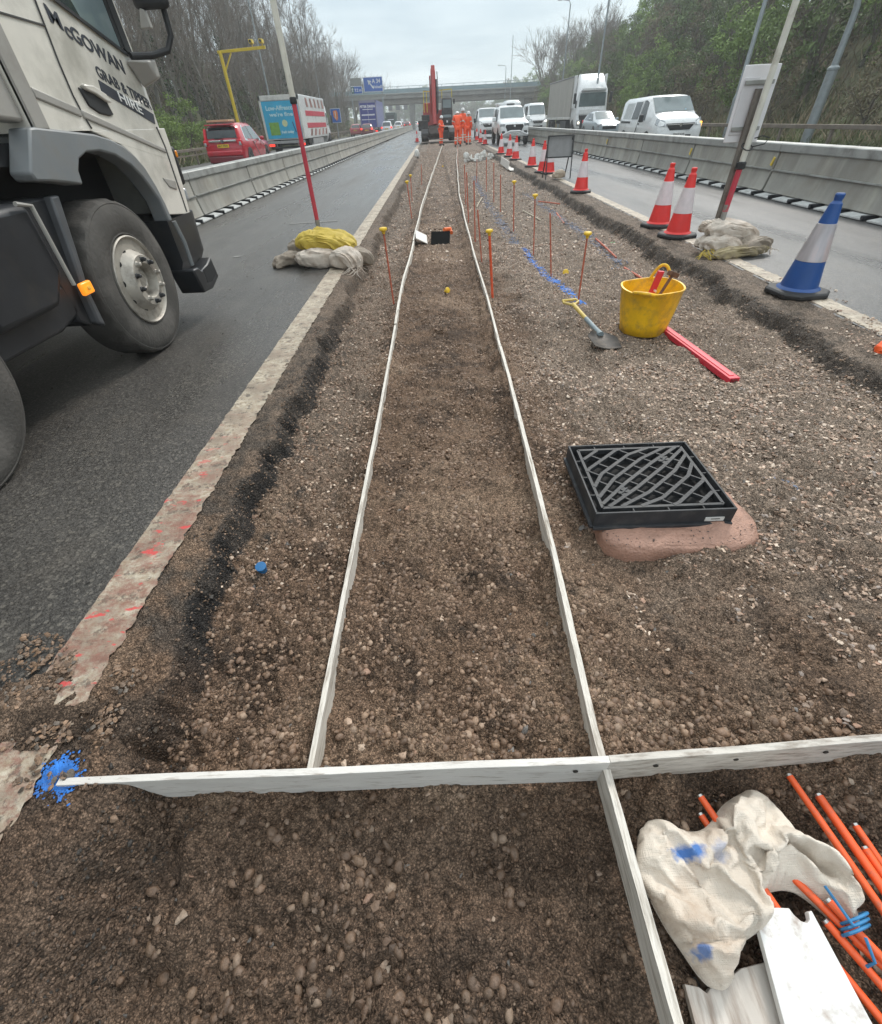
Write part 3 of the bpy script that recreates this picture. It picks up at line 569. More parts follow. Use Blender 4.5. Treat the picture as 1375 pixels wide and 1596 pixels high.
splat('blue_spray_line', [(1.22, 8), (1.18, 11), (1.2, 15), (1.3, 19)], .13, BLUES, 'faded blue sprayed line among the distant pins', 7, 220)
splat('blue_spray_line', [(2.3, 14), (2.35, 11), (2.42, 9), (2.40, 7.4), (2.35, 6.2)], .12, BLUES, 'faded blue sprayed line along the loose orange rods', 8, 240)
splat('blue_spray_mark', [(1.70, 1.83), (1.74, 1.75)], .05, BLUES, 'faint blue dusting on the gravel right of the grate', 9, 26)
o = tag(MB().lathe([(.0001, .0), (.019, .0), (.022, .036), (.0235, .036), (.0235, .041), (.018, .042), (.0001, .042)], 24).build('bottle_top', mat('blue_plastic', (.015, .13, .32), .45, var=.2), smooth=True), 'small blue plastic cap lying on the pebbles near the white line', 'cap')
o.location = (-.845, 1.325, ground_h(-.845, 1.325) + .004); o.rotation_euler = (.25, .1, 0)
o = splat('green_cap', [(2.64, 7.7)], .03, mat('green_plastic', (.03, .5, .16), .5), 'small bright green blob on the gravel', 3, 14, 'cap', 2)

# ------------------------------------------------ marker pins with yellow caps
ORG = mat('orange_paint', (.72, .095, .03), .5, var=.15, vscale=20, dirt=(.35, .12, .07), dirt_amt=.35, dscale=30)
ORGD = mat('faded_orange', (.50, .12, .065), .6, var=.2, vscale=20, dirt=(.25, .12, .09), dirt_amt=.5, dscale=30)
YEL = mat('yellow_cap', (.78, .50, .03), .45, var=.12)
STEEL = mat('bright_steel', (.55, .55, .53), .35, 1)
def cap_mesh(parent):
    return MB().lathe([(.014, -.035), (.016, -.02), (.021, -.012), (.036, -.006), (.038, .006), (.033, .016), (.012, .02), (.0001, .02)], 14).build('cap', YEL, parent, smooth=True)
def pin(x, y, top, lean, capped, label, r=.009, m=None):
    z0 = ground_h(x, y) - .03; t = thing('marker_pin', label, 'marker pin', (x, y, z0), 0, 'orange marker pins standing in the trench')
    tt = Vector((lean[0], lean[1], top - z0)); MB().tube([(0, 0, 0), tt * .5, tt], r, 8).build('rod', m or ORGD, t, smooth=True)
    if capped: c = cap_mesh(t); c.location = tt; c.rotation_euler = (-lean[1] / .7, lean[0] / .7, 0)
    return t
pins = [(-.49, 4.9, .60, (-.03, 0), 1, 'capped orange pin by the left timber rail, closest to the yellow sandbag'),
 (.57, 5.17, .50, (-.06, 0), 1, 'capped thick orange pin against the right timber rail'),
 (1.41, 4.82, .50, (-.01, 0), 1, 'capped orange pin beside the spade handle and blue line'),
 (1.36, 7.21, .55, (-.05, 0), 1, 'capped orange pin standing at the far end of the bright blue line'),
 (1.38, 6.01, .51, (-.1, 0), 0, 'leaning uncapped pin standing in the middle of the bright blue line'),
 (1.31, 8.99, .55, (-.04, 0), 1, 'capped orange pin in front of the two white planks'),
 (1.33, 11.2, .48, (-.03, 0), 0, 'thin uncapped pin just beyond the capped one, first of the uncapped row'),
 (1.32, 12.5, .6, (-.03, 0), 0, 'tall thin uncapped pin, second of the row by the white bags'),
 (1.33, 14.6, .59, (-.02, 0), 0, 'thin uncapped pin, third of the row by the white bags'),
 (1.25, 17.1, .42, (0, 0), 0, 'short thin uncapped pin closest to the white bags'),
 (.58, 6.75, .48, (-.07, 0), 0, 'rusty uncapped pin just past the thick capped one'),
 (.60, 8.38, .64, (-.03, 0), 0, 'taller rusty uncapped pin touching the right rail'),
 (.58, 9.89, .64, (-.04, 0), 0, 'third rusty uncapped pin along the right rail'),
 (.66, 12.4, .6, (-.03, 0), 0, 'fourth rusty uncapped pin along the right rail'),
 (.90, 23.0, .56, (0, 0), 0, 'distant orange pin in front of the two bent workers'),
 (-.52, 10.6, .49, (-.05, 0), 1, 'capped pin left of the rails, middle one of three'),
 (-.62, 13.3, .39, (0, 0), 1, 'capped pin left of the rails, the most distant of three'),
 (-.45, 16.6, .4, (.02, 0), 0, 'thin uncapped pin left of the rails near the white scrap')]
for i, (x, y, tp, ln, cp, lb) in enumerate(pins): pin(x, y, tp, ln, cp, lb, .013 if i == 1 else (.0085 if y < 8 else .010), ORGD if i != 1 else ORG)
for i, (x, y, lb) in enumerate([(1.57, 6.1, 'loose yellow cap on the gravel beside the leaning pin'), (.08, 5.5, 'loose yellow cap lying between the rails, nearer than the black tool'), (.29, 24, 'tiny loose yellow cap far down between the rails')]):
    c = cap_mesh(None); c.name = 'yellow_cap'; c.location = (x, y, ground_h(x, y) + .02); c.rotation_euler = (1.2, .3 * i, i); tag(c, lb, 'cap', 'loose yellow caps')
def lie_rod(a, b, label, r=.0105, m=None, z=None, tip=False, name='orange_rod', group='loose orange rods on the gravel', cat='rod'):
    za = ground_h(*a) + r + .012 if z is None else z[0]; zb = ground_h(*b) + r + .012 if z is None else z[1]
    o = MB().tube([(a[0], a[1], za), ((a[0] + b[0]) / 2, (a[1] + b[1]) / 2, (za + zb) / 2 + .003), (b[0], b[1], zb)], r, 12).build(name, m or ORG, smooth=True)
    if tip:
        d = (Vector((b[0], b[1], zb)) - Vector((a[0], a[1], za))).normalized(); p = Vector((a[0], a[1], za))
        MB().tube([p - d * .006, p + d * .001], r * .85, 12).build('tip', STEEL, o, smooth=False)
    return tag(o, label, cat, group)
lie_rod((2.33, 12.35), (2.68, 11.7), 'faded loose rod lying crosswise on the gravel, most distant', .012, ORGD)
lie_rod((2.41, 10.7), (2.34, 9.7), 'short faded loose rod, second most distant', .012, ORGD)
lie_rod((2.43, 7.9), (2.38, 6.7), 'loose rod lying beside the green blob', .012, ORGD)
lie_rod((2.33, 6.2), (2.33, 5.3), 'loose pinkish rod end behind the yellow bucket', .013, ORGD)
PALE = mat('bare_stick', (.5, .44, .34), .7, var=.2)
lie_rod((.88, 12), (1.11, 13.3), 'pale stick lying on the gravel among the rusty pins', .01, PALE, name='stick', group=None, cat='stick')
lie_rod((1.95, 9.9), (1.8, 11.2), 'pale stick beside a yellow capped pin', .01, PALE, name='stick', group=None, cat='stick')

# black tool with orange handle, between the rails
t = thing('trowel_box', 'black plastic tool with an orange end lying between the rails', 'tool', (.03, 8.2, ground_h(.03, 8.2)), .15)
MB().box((0, 0, .07), (.30, .22, .05), rotm(rx=.75, rz=-.25)).build('blade', mat('black_plastic', (.008, .008, .008), .85, spec=.15), t, bevel=.004)
MB().tube([(.08, .1, .17), (.2, .2, .16), (.2, .12, .12)], .03, 8).build('handle', mat('orange_plastic', (.85, .16, .03), .45), t, smooth=True)

# ------------------------------------------------ planks and white litter
o = tag(MB().box((0, 0, .02), (.24, 3.2, .024)).build('white_plank', WOODX, bevel=.004), 'white plank lying flat beneath the right bank', 'plank', 'white planks on the gravel'); o.location = (2.82, 21.6, -.12); o.rotation_euler = (0, 0, -.02)
o = tag(MB().box((0, 0, .12), (.03, 3.0, .24)).build('white_plank', WOODX, bevel=.004), 'white plank standing on edge beneath the right bank', 'plank', 'white planks on the gravel'); o.location = (2.70, 22.2, -.12); o.rotation_euler = (0, .15, -.02)
def wrinkle(co, amp, fr, seed):
    n = fbm(co[:, 0] + co[:, 2] * .7, co[:, 1] - co[:, 2] * .5, fr, 4, .6, seed); r = 1 - np.abs(fbm(co[:, 0] * .6 + co[:, 2], co[:, 1] * 1.7 + co[:, 2] * .3, fr * 1.6, 3, .6, seed + 2)) * 4
    return amp * (n + .5 * np.clip(r, -1, 1))
def bag(name, loc, dims, rz, seed, m, label, cat='sandbag', group=None, tilt=(0, 0), amp=.03, pw=.55, parent=None, sub=5):
    """a slack filled sack: superellipsoid, pinched ends, sagging on what is under it"""
    v, f = ico(sub); rng = np.random.default_rng(seed)
    s = np.sign(v) * np.abs(v) ** pw; s[:, 2] *= (1 - .35 * np.abs(s[:, 0]) ** 3)
    s[:, 1] *= (1 - .12 * np.abs(s[:, 0]) ** 2)
    s[:, 2] = np.where(s[:, 2] < 0, s[:, 2] * .75, s[:, 2])
    co = s * np.array(dims) / 2; rr = np.linalg.norm(v[:, :2], axis=1)
    nrm = v / np.linalg.norm(v, axis=1)[:, None]; co = co + nrm * wrinkle(co + seed, amp, 5, seed)[:, None]
    co[:, 2] += rng.uniform(-.1, .1) * co[:, 0] - .25 * (co[:, 0] / dims[0]) ** 2 * dims[2] * 2
    mb = MB(); mb.add([tuple(map(float, p)) for p in co], [tuple(map(int, q)) for q in f])
    o = mb.build(name, m, parent, smooth=True); o.location = loc; o.rotation_euler = (tilt[0], tilt[1], rz); return tag(o, label, cat, group) if label else o
def sackcloth(name, col, dirt, da=.5):
    m = mat(name, col, .62, var=.13, vscale=7, dirt=dirt, dirt_amt=da, dscale=6, spec=.3)
    t = m.node_tree; b = t.nodes['Principled BSDF']; N = t.nodes.new; L = t.links.new; tc = N('ShaderNodeTexCoord'); hs = []
    for st in ((220, 12, 220), (12, 220, 12)):
        mp = N('ShaderNodeMapping'); mp.inputs['Scale'].default_value = st; L(tc.outputs['Object'], mp.inputs[0]); n = N('ShaderNodeTexNoise'); n.inputs['Scale'].default_value = 2; n.inputs['Detail'].default_value = 2; L(mp.outputs[0], n.inputs['Vector']); hs.append(n.outputs[0])
    a = N('ShaderNodeMath'); a.operation = 'ADD'; L(hs[0], a.inputs[0]); L(hs[1], a.inputs[1])
    n = N('ShaderNodeTexNoise'); n.inputs['Scale'].default_value = 14; n.inputs['Detail'].default_value = 6; L(tc.outputs['Object'], n.inputs['Vector'])
    a2 = N('ShaderNodeMath'); a2.operation = 'MULTIPLY_ADD'; L(n.outputs[0], a2.inputs[0]); a2.inputs[1].default_value = 2.5; L(a.outputs[0], a2.inputs[2])
    bp = N('ShaderNodeBump'); bp.inputs['Strength'].default_value = .55; bp.inputs['Distance'].default_value = .005; L(a2.outputs[0], bp.inputs['Height']); L(bp.outputs[0], b.inputs['Normal']); return m
SACKW = sackcloth('white_sack', (.56, .49, .42), (.30, .22, .16), .62); SACKB = sackcloth('brown_sack', (.3, .25, .2), (.15, .12, .09)); SACKY = sackcloth('yellow_sack', (.50, .37, .06), (.36, .26, .05), .3)
G = 'sandbags around the left pole'
bag('sandbag', (-1.52, 6.42, .09), (.62, .36, .21), .25, 3, SACKW, 'white sandbag at the bottom of the pile under the yellow one', group=G)
bag('sandbag', (-1.95, 6.5, .07), (.42, .24, .15), .7, 4, SACKB, 'brown sandbag sticking out over the asphalt', group=G)
bag('sandbag', (-1.86, 6.9, .13), (.36, .26, .2), -.5, 8, SACKB, 'brown sandbag knotted against the pole', group=G)
bag('sandbag', (-1.17, 6.25, .1), (.36, .30, .21), -.45, 5, SACKW, 'white sandbag with frayed end hanging over the bank', group=G, tilt=(0, .2))
bag('sandbag', (-1.02, 6.55, .06), (.34, .26, .2), .4, 6, SACKB, 'brown sandbag behind the frayed white one', group=G, tilt=(0, .3))
bag('sandbag', (-1.45, 6.62, .24), (.74, .42, .2), -.12, 7, SACKY, 'yellow sandbag draped on top of the pile', group=G, tilt=(.1, .12), amp=.035)
G = 'sandbags around the right pole'
bag('sandbag', (3.52, 6.25, .22), (.66, .38, .17), .1, 11, SACKW, 'plump off-white sandbag on top of the pile at the sign', group=G, tilt=(.05, .05), amp=.035)
bag('sandbag', (3.38, 6.1, .11), (.5, .34, .17), -.15, 12, SACKW, 'off-white sandbag squashed in the middle of the pile at the sign', group=G)
bag('sandbag', (3.74, 6.05, .10), (.4, .3, .14), .3, 13, SACKB, 'brown sandbag at the right of the pile at the sign', group=G)
bag('sandbag', (3.52, 6.0, .05), (.74, .4, .12), .05, 14, sackcloth('old_yellow_sack', (.33, .27, .15), (.2, .16, .12), .8), 'flattened torn yellow sandbag under the pile at the sign', group=G, amp=.03)
# frayed strips
def strips(base, n, seed, m, parent):
    random.seed(seed); mb = MB()
    for k in range(n):
        p = Vector(base) + Vector((random.uniform(-.06, .06), random.uniform(-.05, .05), random.uniform(-.02, .024))); pts = [p]
        d = Vector((random.uniform(-1, 1), random.uniform(-1, .2), -.2)).normalized()
        for j in range(4): p = p + d * .035 + Vector((random.uniform(-.01, .01), random.uniform(-.01, .01), random.uniform(-.02, .01))); pts.append(p)
        mb.tube(pts, [.006, .005, .004, .003, .002], 4)
    o = mb.build('frayed_strips', m, parent); o.matrix_parent_inverse = parent.matrix_basis.inverted(); return o
bpy.context.view_layer.update()
SB = [o for o in bpy.data.objects if o.name.startswith('sandbag')]
strips((-1.02, 5.98, .05), 16, 2, SACKW, SB[3]); strips((3.16, 5.9, .06), 10, 3, SACKY, SB[9]); strips((3.88, 5.95, .08), 10, 4, SACKW, SB[8])

# ------------------------------------------------ the two tall poles
WHITEP = mat('white_pole', (.62, .60, .53), .5, var=.1, dirt=(.35, .32, .26), dirt_amt=.4, dscale=5); REDP = mat('red_pole', (.50, .045, .07), .45, var=.15, dirt=(.3, .07, .07), dirt_amt=.4, dscale=6)
GALV = mat('galvanised', (.33, .33, .31), .5, .6, var=.2, vscale=8, dirt=(.16, .13, .1), dirt_amt=.5, dscale=8)
BLK = mat('black_rubber', (.022, .022, .023), .65, var=.3); BLKP = mat('black_paint', (.02, .021, .025), .35, var=.2)
t = thing('banded_pole', 'tall white and red pole standing in the sandbags beside the left road', 'pole', (-1.62, 7.05, 0))
MB().tube([(0, 0, 0), (0, 0, .42)], .030, 14).build('base_tube', GALV, t, smooth=True)
MB().tube([(0, 0, .38), (-.012, 0, 1.6)], .027, 14).build('red_sleeve', REDP, t, smooth=True)
MB().tube([(-.012, 0, 1.6), (-.05, 0, 3.6)], .033, 14).build('white_section', WHITEP, t, smooth=True)
MB().lathe([(.036, -.03), (.040, -.02), (.040, .02), (.034, .03)], 14, (-.012, 0, 1.59)).build('collar', BLK, t, smooth=True)
t = thing('banded_pole', 'tall white pole with a red foot strapped to the sign post at the right', 'pole', (3.44, 6.27, 0))
MB().tube([(.0, .04, .1), (.0, .04, .47)], .03, 12).build('base_tube', GALV, t, smooth=True)
MB().tube([(0, .04, .40), (0.01, .04, .85)], .030, 14).build('red_sleeve', REDP, t, smooth=True)
MB().tube([(.01, .04, .85), (.05, .04, 3.4)], .031, 14).build('white_section', WHITEP, t, smooth=True)
MB().lathe([(.034, -.03), (.05, -.02), (.05, .03), (.04, .04)], 14, (.01, .04, .83)).build('collar', BLK, t, smooth=True)
MB().tube([(.0 + .055 * math.cos(a), .02 + .06 * math.sin(a), 1.0 + .03 * math.sin(a)) for a in [k * .7 for k in range(10)]], .006, 6).build('strap', BLK, t, smooth=True)
MB().tube([(.05, 0, 1.0), (.16, -.02, 1.02), (.2, -.01, 1.07), (.12, 0, 1.09), (.05, .01, 1.07)], .006, 6).build('cable', BLK, t, smooth=True)
t = thing('road_sign', 'pale back of a road sign on a steel post in the right sandbags', 'road sign', (3.44, 6.4, 0))
MB().tube([(-.01, 0, .03), (-.01, 0, 1.47)], .035, 14).build('post', mat('rusty_steel', (.19, .17, .15), .6, .4, var=.3, vscale=8, dirt=(.12, .09, .07), dirt_amt=.5, dscale=10), t, smooth=True)
MB().box((-.01, .055, 1.345), (.37, .02, .62)).build('panel', mat('sign_back', (.72, .70, .71), .6, var=.06), t, bevel=.006)
MB().box((-.09, .04, 1.33), (.16, .012, .46)).build('backing_plate', mat('sign_back2', (.62, .60, .61), .6, var=.06), t, bevel=.004)
[MB().box((-.01, .03, z), (.3, .03, .035)).build('bracket', GALV, t, bevel=.003) for z in (1.15, 1.52)]

# ------------------------------------------------ cones
CR = mat('cone_red', (.74, .035, .03), .42, var=.1, dirt=(.4, .05, .045), dirt_amt=.3); CW = mat('cone_sleeve', (.68, .60, .61), .3, var=.1, vscale=12, dirt=(.55, .42, .42), dirt_amt=.4)
CBL = mat('cone_blue', (.012, .07, .26), .35, var=.12, dirt=(.05, .09, .2), dirt_amt=.3)
def cone(label, m, name='traffic_cone', worn=False):
    t = thing(name, label, 'traffic cone', group='red and white traffic cones' if m is CR else None)
    c = .225; k = .13; oct_ = [(c, -k), (c, k), (k, c), (-k, c), (-c, k), (-c, -k), (-k, -c), (k, -c)]
    MB().loft([[(x * s, y * s, z) for x, y in oct_] for s, z in ((.96, 0), (1, .012), (1, .035), (.93, .05), (.72, .055))]).build('base', BLK, t, bevel=.004)
    H = .77
    def r(z): return .155 - (.155 - .033) * (z - .05) / (H - .05)
    zs, ze = .285, .56
    MB().lathe([(.18, .05), (.172, .062), (r(.075), .075), (r(zs), zs), (r(ze), ze), (r(.7), .7), (r(.7) - .006, .705), (.03, .72), (.034, .735), (.036, H - .01), (.03, H), (.0001, H)], 32).build('body', m, t, smooth=True)
    MB().lathe([(r(zs) + .0005, zs - .002), (r(zs) + .004, zs), (r(ze) + .004, ze), (r(ze) + .0005, ze + .002)], 32).build('sleeve', CW if m is CR else mat('holo_sleeve', (.50, .47, .49), .32, .3, var=.25, vscale=4, dirt=(.6, .42, .38), dirt_amt=.5, dscale=2, stretch=(3, 3, .5)), t, smooth=True)
    return t
c0 = cone('red and white cone in front of the sandbags, the closer of a pair', CR); c0.location = (3.33, 7.16, .0); c0.rotation_euler = (0, 0, .4)
cones = [((3.37, 7.95), 'red and white cone just behind the closer one of the pair'), ((3.26, 12.3), 'lone red and white cone standing in front of the empty sign frame'),
 ((3.33, 17.4), 'red and white cone half behind the sign frame'), ((3.44, 16.9), 'red and white cone showing only its foot through the sign frame'), ((3.37, 19.7), 'leaning pair cone just left of the sign frame'),
 ((3.31, 23.4), 'front cone of the two overlapping ones before the pickup'), ((3.33, 25.6), 'rear cone of the two overlapping ones before the pickup'), ((3.2, 27.8), 'cone in front of the left wheel of the pickup'),
 ((3.36, 38.7), 'distant cone in front of the white van'), ((3.32, 42.1), 'distant cone left of the white van'), ((3.4, 47), 'most distant cone of the right row beside the workers'), ((-1.56, 50.5), 'single distant cone at the edge of the left road')]
for i, ((x, y), lb) in enumerate(cones): copy_tree(c0, None, lb, (x, y, 0), .3 + i)
cb_ = cone('blue cone with a silvery sleeve standing on the right road edge line', CBL, 'blue_traffic_cone'); cb_.location = (3.32, 4.42, .006); cb_.rotation_euler = (0, 0, .1)
o = bag('orange_cloth', (3.17, 3.06, .03), (.22, .16, .10), .4, 21, mat('hi_vis_cloth', (.9, .12, .024), .6), 'scrap of bright orange cloth at the right road edge', 'cloth', amp=.03, sub=4)

# ------------------------------------------------ A-frame sign, seen from behind
t = thing('sign_frame', 'black metal sign frame with a grey back standing by the cones', 'road sign', (3.38, 15.5, 0))
FR = mat('frame_steel', (.03, .03, .032), .5)
MB().box((0, 0, .69), (.66, .02, .43), rotm(rx=-.12)).build('panel', mat('grey_panel', (.25, .25, .25), .6), t, bevel=.003)
mb = MB()
for a, b in (((-.34, -.03, .92), (-.34, -.03, .46)), ((.34, -.03, .92), (.34, -.03, .46)), ((-.34, -.03, .92), (.34, -.03, .92)), ((-.34, -.03, .47), (.34, -.03, .47))): mb.bar(a, b, .03)
mb.build('frame', FR, t)
for x, y in ((-.34, -.12), (.34, -.12), (-.32, .35), (.32, .35)):
    MB().bar((x, -.02, .9), (x, y * 1.3, .0), .026).build('leg', FR, t)
bag('sandbag', (3.38, 15.3, .1), (.36, .26, .2), .3, 31, sackcloth('tan_sack', (.42, .34, .26), (.3, .22, .16)), 'tan sandbag holding down the foot of the sign frame', group=None, sub=4)

# ------------------------------------------------ yellow flexible bucket with tools
t = thing('bucket', 'yellow flexible bucket with dirty sides standing on the gravel', 'bucket', (1.79, 4.03, ground_h(1.79, 4.03) + .01), .2)
YB = mat('yellow_bucket', (.90, .52, .012), .42, var=.14, vscale=10, dirt=(.52, .29, .05), dirt_amt=.62, dscale=14, bump=.2, bscale=30)
def ring(r, z, sq=0, n=48): return [(r * (1 + .07 * math.cos(2 * a + .6) * sq) * math.cos(a), r * (1 - .1 * sq * math.cos(2 * a + .6)) * math.sin(a), z + .012 * sq * math.sin(3 * a)) for a in [2 * math.pi * k / n for k in range(n)]]
MB().loft([ring(.175, .0), ring(.192, .008), ring(.205, .09, .2), ring(.225, .2, .6), ring(.245, .355, 1), ring(.252, .362, 1), ring(.252, .372, 1), ring(.238, .372, 1), ring(.217, .2, .6), ring(.195, .08, .2), ring(.18, .02)], caps=True).build('tub', YB, t, smooth=True, angle=60)
for s, hh in ((1, .12), (-1, .02)):
    aa = .75 if s > 0 else .75 + math.pi
    pts = []
    for k in range(11):
        q = -.36 + .72 * k / 10; e = 1 - (abs(q) / .36) ** 2.2
        rr = .247 - .01 * e + (.05 * e if s < 0 else 0)
        pts.append((rr * math.cos(aa + q), rr * math.sin(aa + q), .36 + hh * e))
    MB().tube(pts, .013, 10).build('handle', YB, t, smooth=True)
t2 = thing('spirit_level', 'short red spirit level sticking out of the yellow bucket', 'spirit level', (1.77, 3.98, .02), .1)
LR = mat('level_red', (.62, .035, .06), .4, var=.1); MB().box((0, 0, .17), (.05, .022, .36), rotm(ry=.12, rx=.15)).build('body', LR, t2, bevel=.002)
MB().lathe([(.009, -.013), (.009, .013)], 12, (.01, -.03, .2), 'Y').build('vial', mat('vial', (.75, .6, .6), .2), t2)
t2 = thing('hammer', 'rusty headed hammer leaning inside the yellow bucket', 'hammer', (1.82, 3.95, .02))
MB().tube([(-.06, 0, .0), (.10, .06, .30)], .013, 8).build('shaft', mat('rusty', (.16, .085, .055), .7, .3, var=.3, vscale=20), t2, smooth=True)
MB().box((.105, .062, .305), (.11, .035, .035), rotm(rz=.4, ry=.35)).build('head', MC['rusty'], t2, bevel=.004)
t = thing('straight_edge', 'long red levelling bar lying on the gravel beside the bucket', 'straight edge', (2.0, 3.52, -.108), .085)
MB().box((0, 0, 0), (.078, 1.18, .04)).build('bar', LR, t, bevel=.002); MB().box((.0, 0, .022), (.034, 1.1, .006)).build('web', mat('level_red2', (.72, .09, .11), .4), t, bevel=.001)
MB().box((0, -.592, 0), (.05, .006, .026)).build('end_plate', mat('dark_red', (.2, .02, .024), .5), t)
for y in (-.43, .0): MB().lathe([(.0001, 0), (.009, 0), (.009, .003), (.0001, .003)], 12, (0, y, .02)).build('screw', STEEL, t)

# ------------------------------------------------ spade stuck in the gravel
t = thing('spade', 'spade with yellow D handle and grey socket driven into the gravel', 'spade', (0, 0, 0))
YH = mat('yellow_handle', (.62, .46, .12), .5, dirt=(.4, .3, .12), dirt_amt=.5, dscale=20); SG = mat('spade_grey', (.23, .28, .30), .5, var=.2); BL = mat('spade_blade', (.035, .032, .03), .55, .3, var=.3, dirt=(.11, .09, .075), dirt_amt=.6, dscale=14)
A = Vector((1.21, 4.33, .04)); Bp = Vector((1.31, 3.72, -.03)); dd = (Bp - A).normalized()
MB().tube([A + dd * .03, A + dd * .33], .017, 12).build('grip', YH, t, smooth=True)
MB().tube([A + dd * .33, A + dd * .56, Bp + dd * .02], [.019, .021, .028], 12).build('socket', SG, t, smooth=True)
sx = dd.cross(Vector((0, 0, 1))).normalized()
MB().tube([A + dd * .05, A - sx * .072 - dd * .02, A - sx * .066 - dd * .065, A + sx * .066 - dd * .065, A + sx * .072 - dd * .02, A + dd * .05], .011, 10).build('handle', YH, t, smooth=True)
secs = []
for k in range(9):
    u = k / 8; yy = Bp + dd * (-.02 + .2 * u)
    wv = .055 + .085 * min(1, u * 3) - .02 * u; row = []
    for s, tz in [(q / 6 * 2 - 1, .0) for q in range(7)] + [(1 - q / 6 * 2, -.004) for q in range(7)]:
        row.append(tuple(yy + sx * s * wv + Vector((0, 0, .018 * abs(s) ** 2 - .035 * u + tz + .02 * s))))
    secs.append(row)
MB().loft(secs).build('blade', BL, t, smooth=True, angle=50)

# ------------------------------------------------ black grate on its mortar bed
t = thing('drain_grate', 'square black plastic grate with a wavy slotted top on a mortar bed', 'grate', (.66, 1.47, -.088))
GB = mat('grate_black', (.034, .036, .040), .52, spec=.3, var=.25, vscale=12, dirt=(.07, .068, .066), dirt_amt=.5, dscale=16, bump=.12, bscale=80)
W_, D_, H_ = .63, .555, .092; GW = .017
def shear(x, y): return (x + .0 * y, y)
fr = MB()
for a, b in (((0, .005), (W_, .005)), ((0, D_ - .005), (W_, D_ - .005)), ((.005, .01), (.005, D_ - .01)), ((W_ - .005, .01), (W_ - .005, D_ - .01))):
    fr.bar((a[0], a[1], H_ / 2), (b[0], b[1], H_ / 2), .010, H_)
fr.bar((0, -.004, .008), (W_, -.004, .008), .02, .016); fr.bar((-.004, 0, .008), (-.004, D_, .008), .02, .016)
fr.build('frame', GB, t, bevel=.002)
lt = MB(); m_ = .043
for a, b in (((m_, m_), (W_ - m_, m_)), ((m_, D_ - m_), (W_ - m_, D_ - m_)), ((m_, m_), (m_, D_ - m_)), ((W_ - m_, m_), (W_ - m_, D_ - m_))): lt.bar((*a, H_ - .018), (*b, H_ - .018), .014, .03)
for k in range(1, 4):
    lt.bar((W_ * k / 4 + .02, .01, H_ - .02), (W_ * k / 4 + .02, m_, H_ - .02), .005, .028); lt.bar((W_ * k / 4 - .02, D_ - .01, H_ - .02), (W_ * k / 4 - .02, D_ - m_, H_ - .02), .005, .028)
    lt.bar((.01, D_ * k / 4, H_ - .02), (m_, D_ * k / 4, H_ - .02), .005, .028); lt.bar((W_ - m_, D_ * k / 4, H_ - .02), (W_ - .01, D_ * k / 4, H_ - .02), .005, .028)
def inside(p): return m_ < p[0] < W_ - m_ and m_ < p[1] < D_ - m_
def uv(a, p):   # a along the diagonal 0..1, p across
    return (m_ + (W_ - 2 * m_) * (a + p), m_ + (D_ - 2 * m_) * (a - p))
def pv(c, a): return c * (1 - .42 * min(1, max(0, abs(a - .5) - .17) / .28))
cs = [-.50, -.40, -.305, -.21, -.12, -.04, .04, .12, .21, .305, .40, .50]
for c in cs:
    prev = None
    for k in range(61):
        a = k / 60; q = uv(a, pv(c, a))
        if prev is not None and inside(q) and inside(prev) and True: lt.bar((*prev, H_ - .015 + .0004 * (k % 2)), (*q, H_ - .015 + .0004 * (k % 2)), GW, .026)
        prev = q
for i, (c0_, c1_) in enumerate(zip(cs, cs[1:])):
    for k in range(9):
        a = .06 + .125 * k + (.06 if i % 2 else 0); p, q = uv(a, pv(c0_, a)), uv(a, pv(c1_, a))
        if inside(p) and inside(q): lt.bar((*p, H_ - .0145 - .0006 * i / 5), (*q, H_ - .0145 - .0006 * i / 5), .008, .022)
lt.build('grid', GB, t)
for a in (.24, .76):
    mk = MB(); x, y = uv(a, 0); mk.box((x, y, H_ - .01), (.06, .045, .012), rotm(rz=.7))
    for s in (-1, 1): mk.box((x + s * .012, y + s * .012, H_ - .002), (.03, .008, .006), rotm(rz=.7)); mk.box((x + s * .006, y - s * .006, H_ - .002), (.008, .02, .006), rotm(rz=.7))
    mk.build('emblem_plate', GB, t, bevel=.001)
MB().box((W_ / 2, D_ / 2, .022), (W_ - .02, D_ - .02, .01)).build('inner_floor', mat('pit_black', (.006, .006, .007), .8), t)
MB().box((.545, -.002, .036), (.085, .003, .022)).build('sticker', mat('sticker', (.62, .62, .6), .5, var=.05, dirt=(.25, .25, .25), dirt_amt=.4, dscale=40), t)
MB().box((.548, -.004, .038), (.04, .001, .004)).build('print', BLK, t)
v, f = ico(5); s = np.sign(v) * np.abs(v) ** .42; co = s * np.array([.365, .235, .078]); co[:, 2] += fbm(co[:, 0], co[:, 1], 5, 3, .55, 3) * .03; co[:, :2] *= (1 + .045 * fbm(v[:, 0] * 1.5 + 5, v[:, 1] * 1.5 + v[:, 2], 1.5, 3, .5, 4))[:, None]
mb = MB(); mb.add([tuple(map(float, p)) for p in co], [tuple(map(int, q)) for q in f])
o = tag(mb.build('mortar_bed', mat('pink_mortar', (.43, .245, .18), .5, var=.16, vscale=8, dirt=(.26, .15, .11), dirt_amt=.55, dscale=9, bump=1, bscale=90), smooth=True), 'smooth pink mortar bed bulging out under the black grate', 'mortar'); o.location = (1.06, 1.575, -.156)
stones('crumbs', 'bits of gravel stuck on the pink mortar', 240, (.7, 1.45, 1.34, 1.46), .002, .013, 1, .6, [(.07, .055, .05)], 61, lambda x, y: x < 9, True, 0, False, hf=lambda x, y: x * 0 - .088)

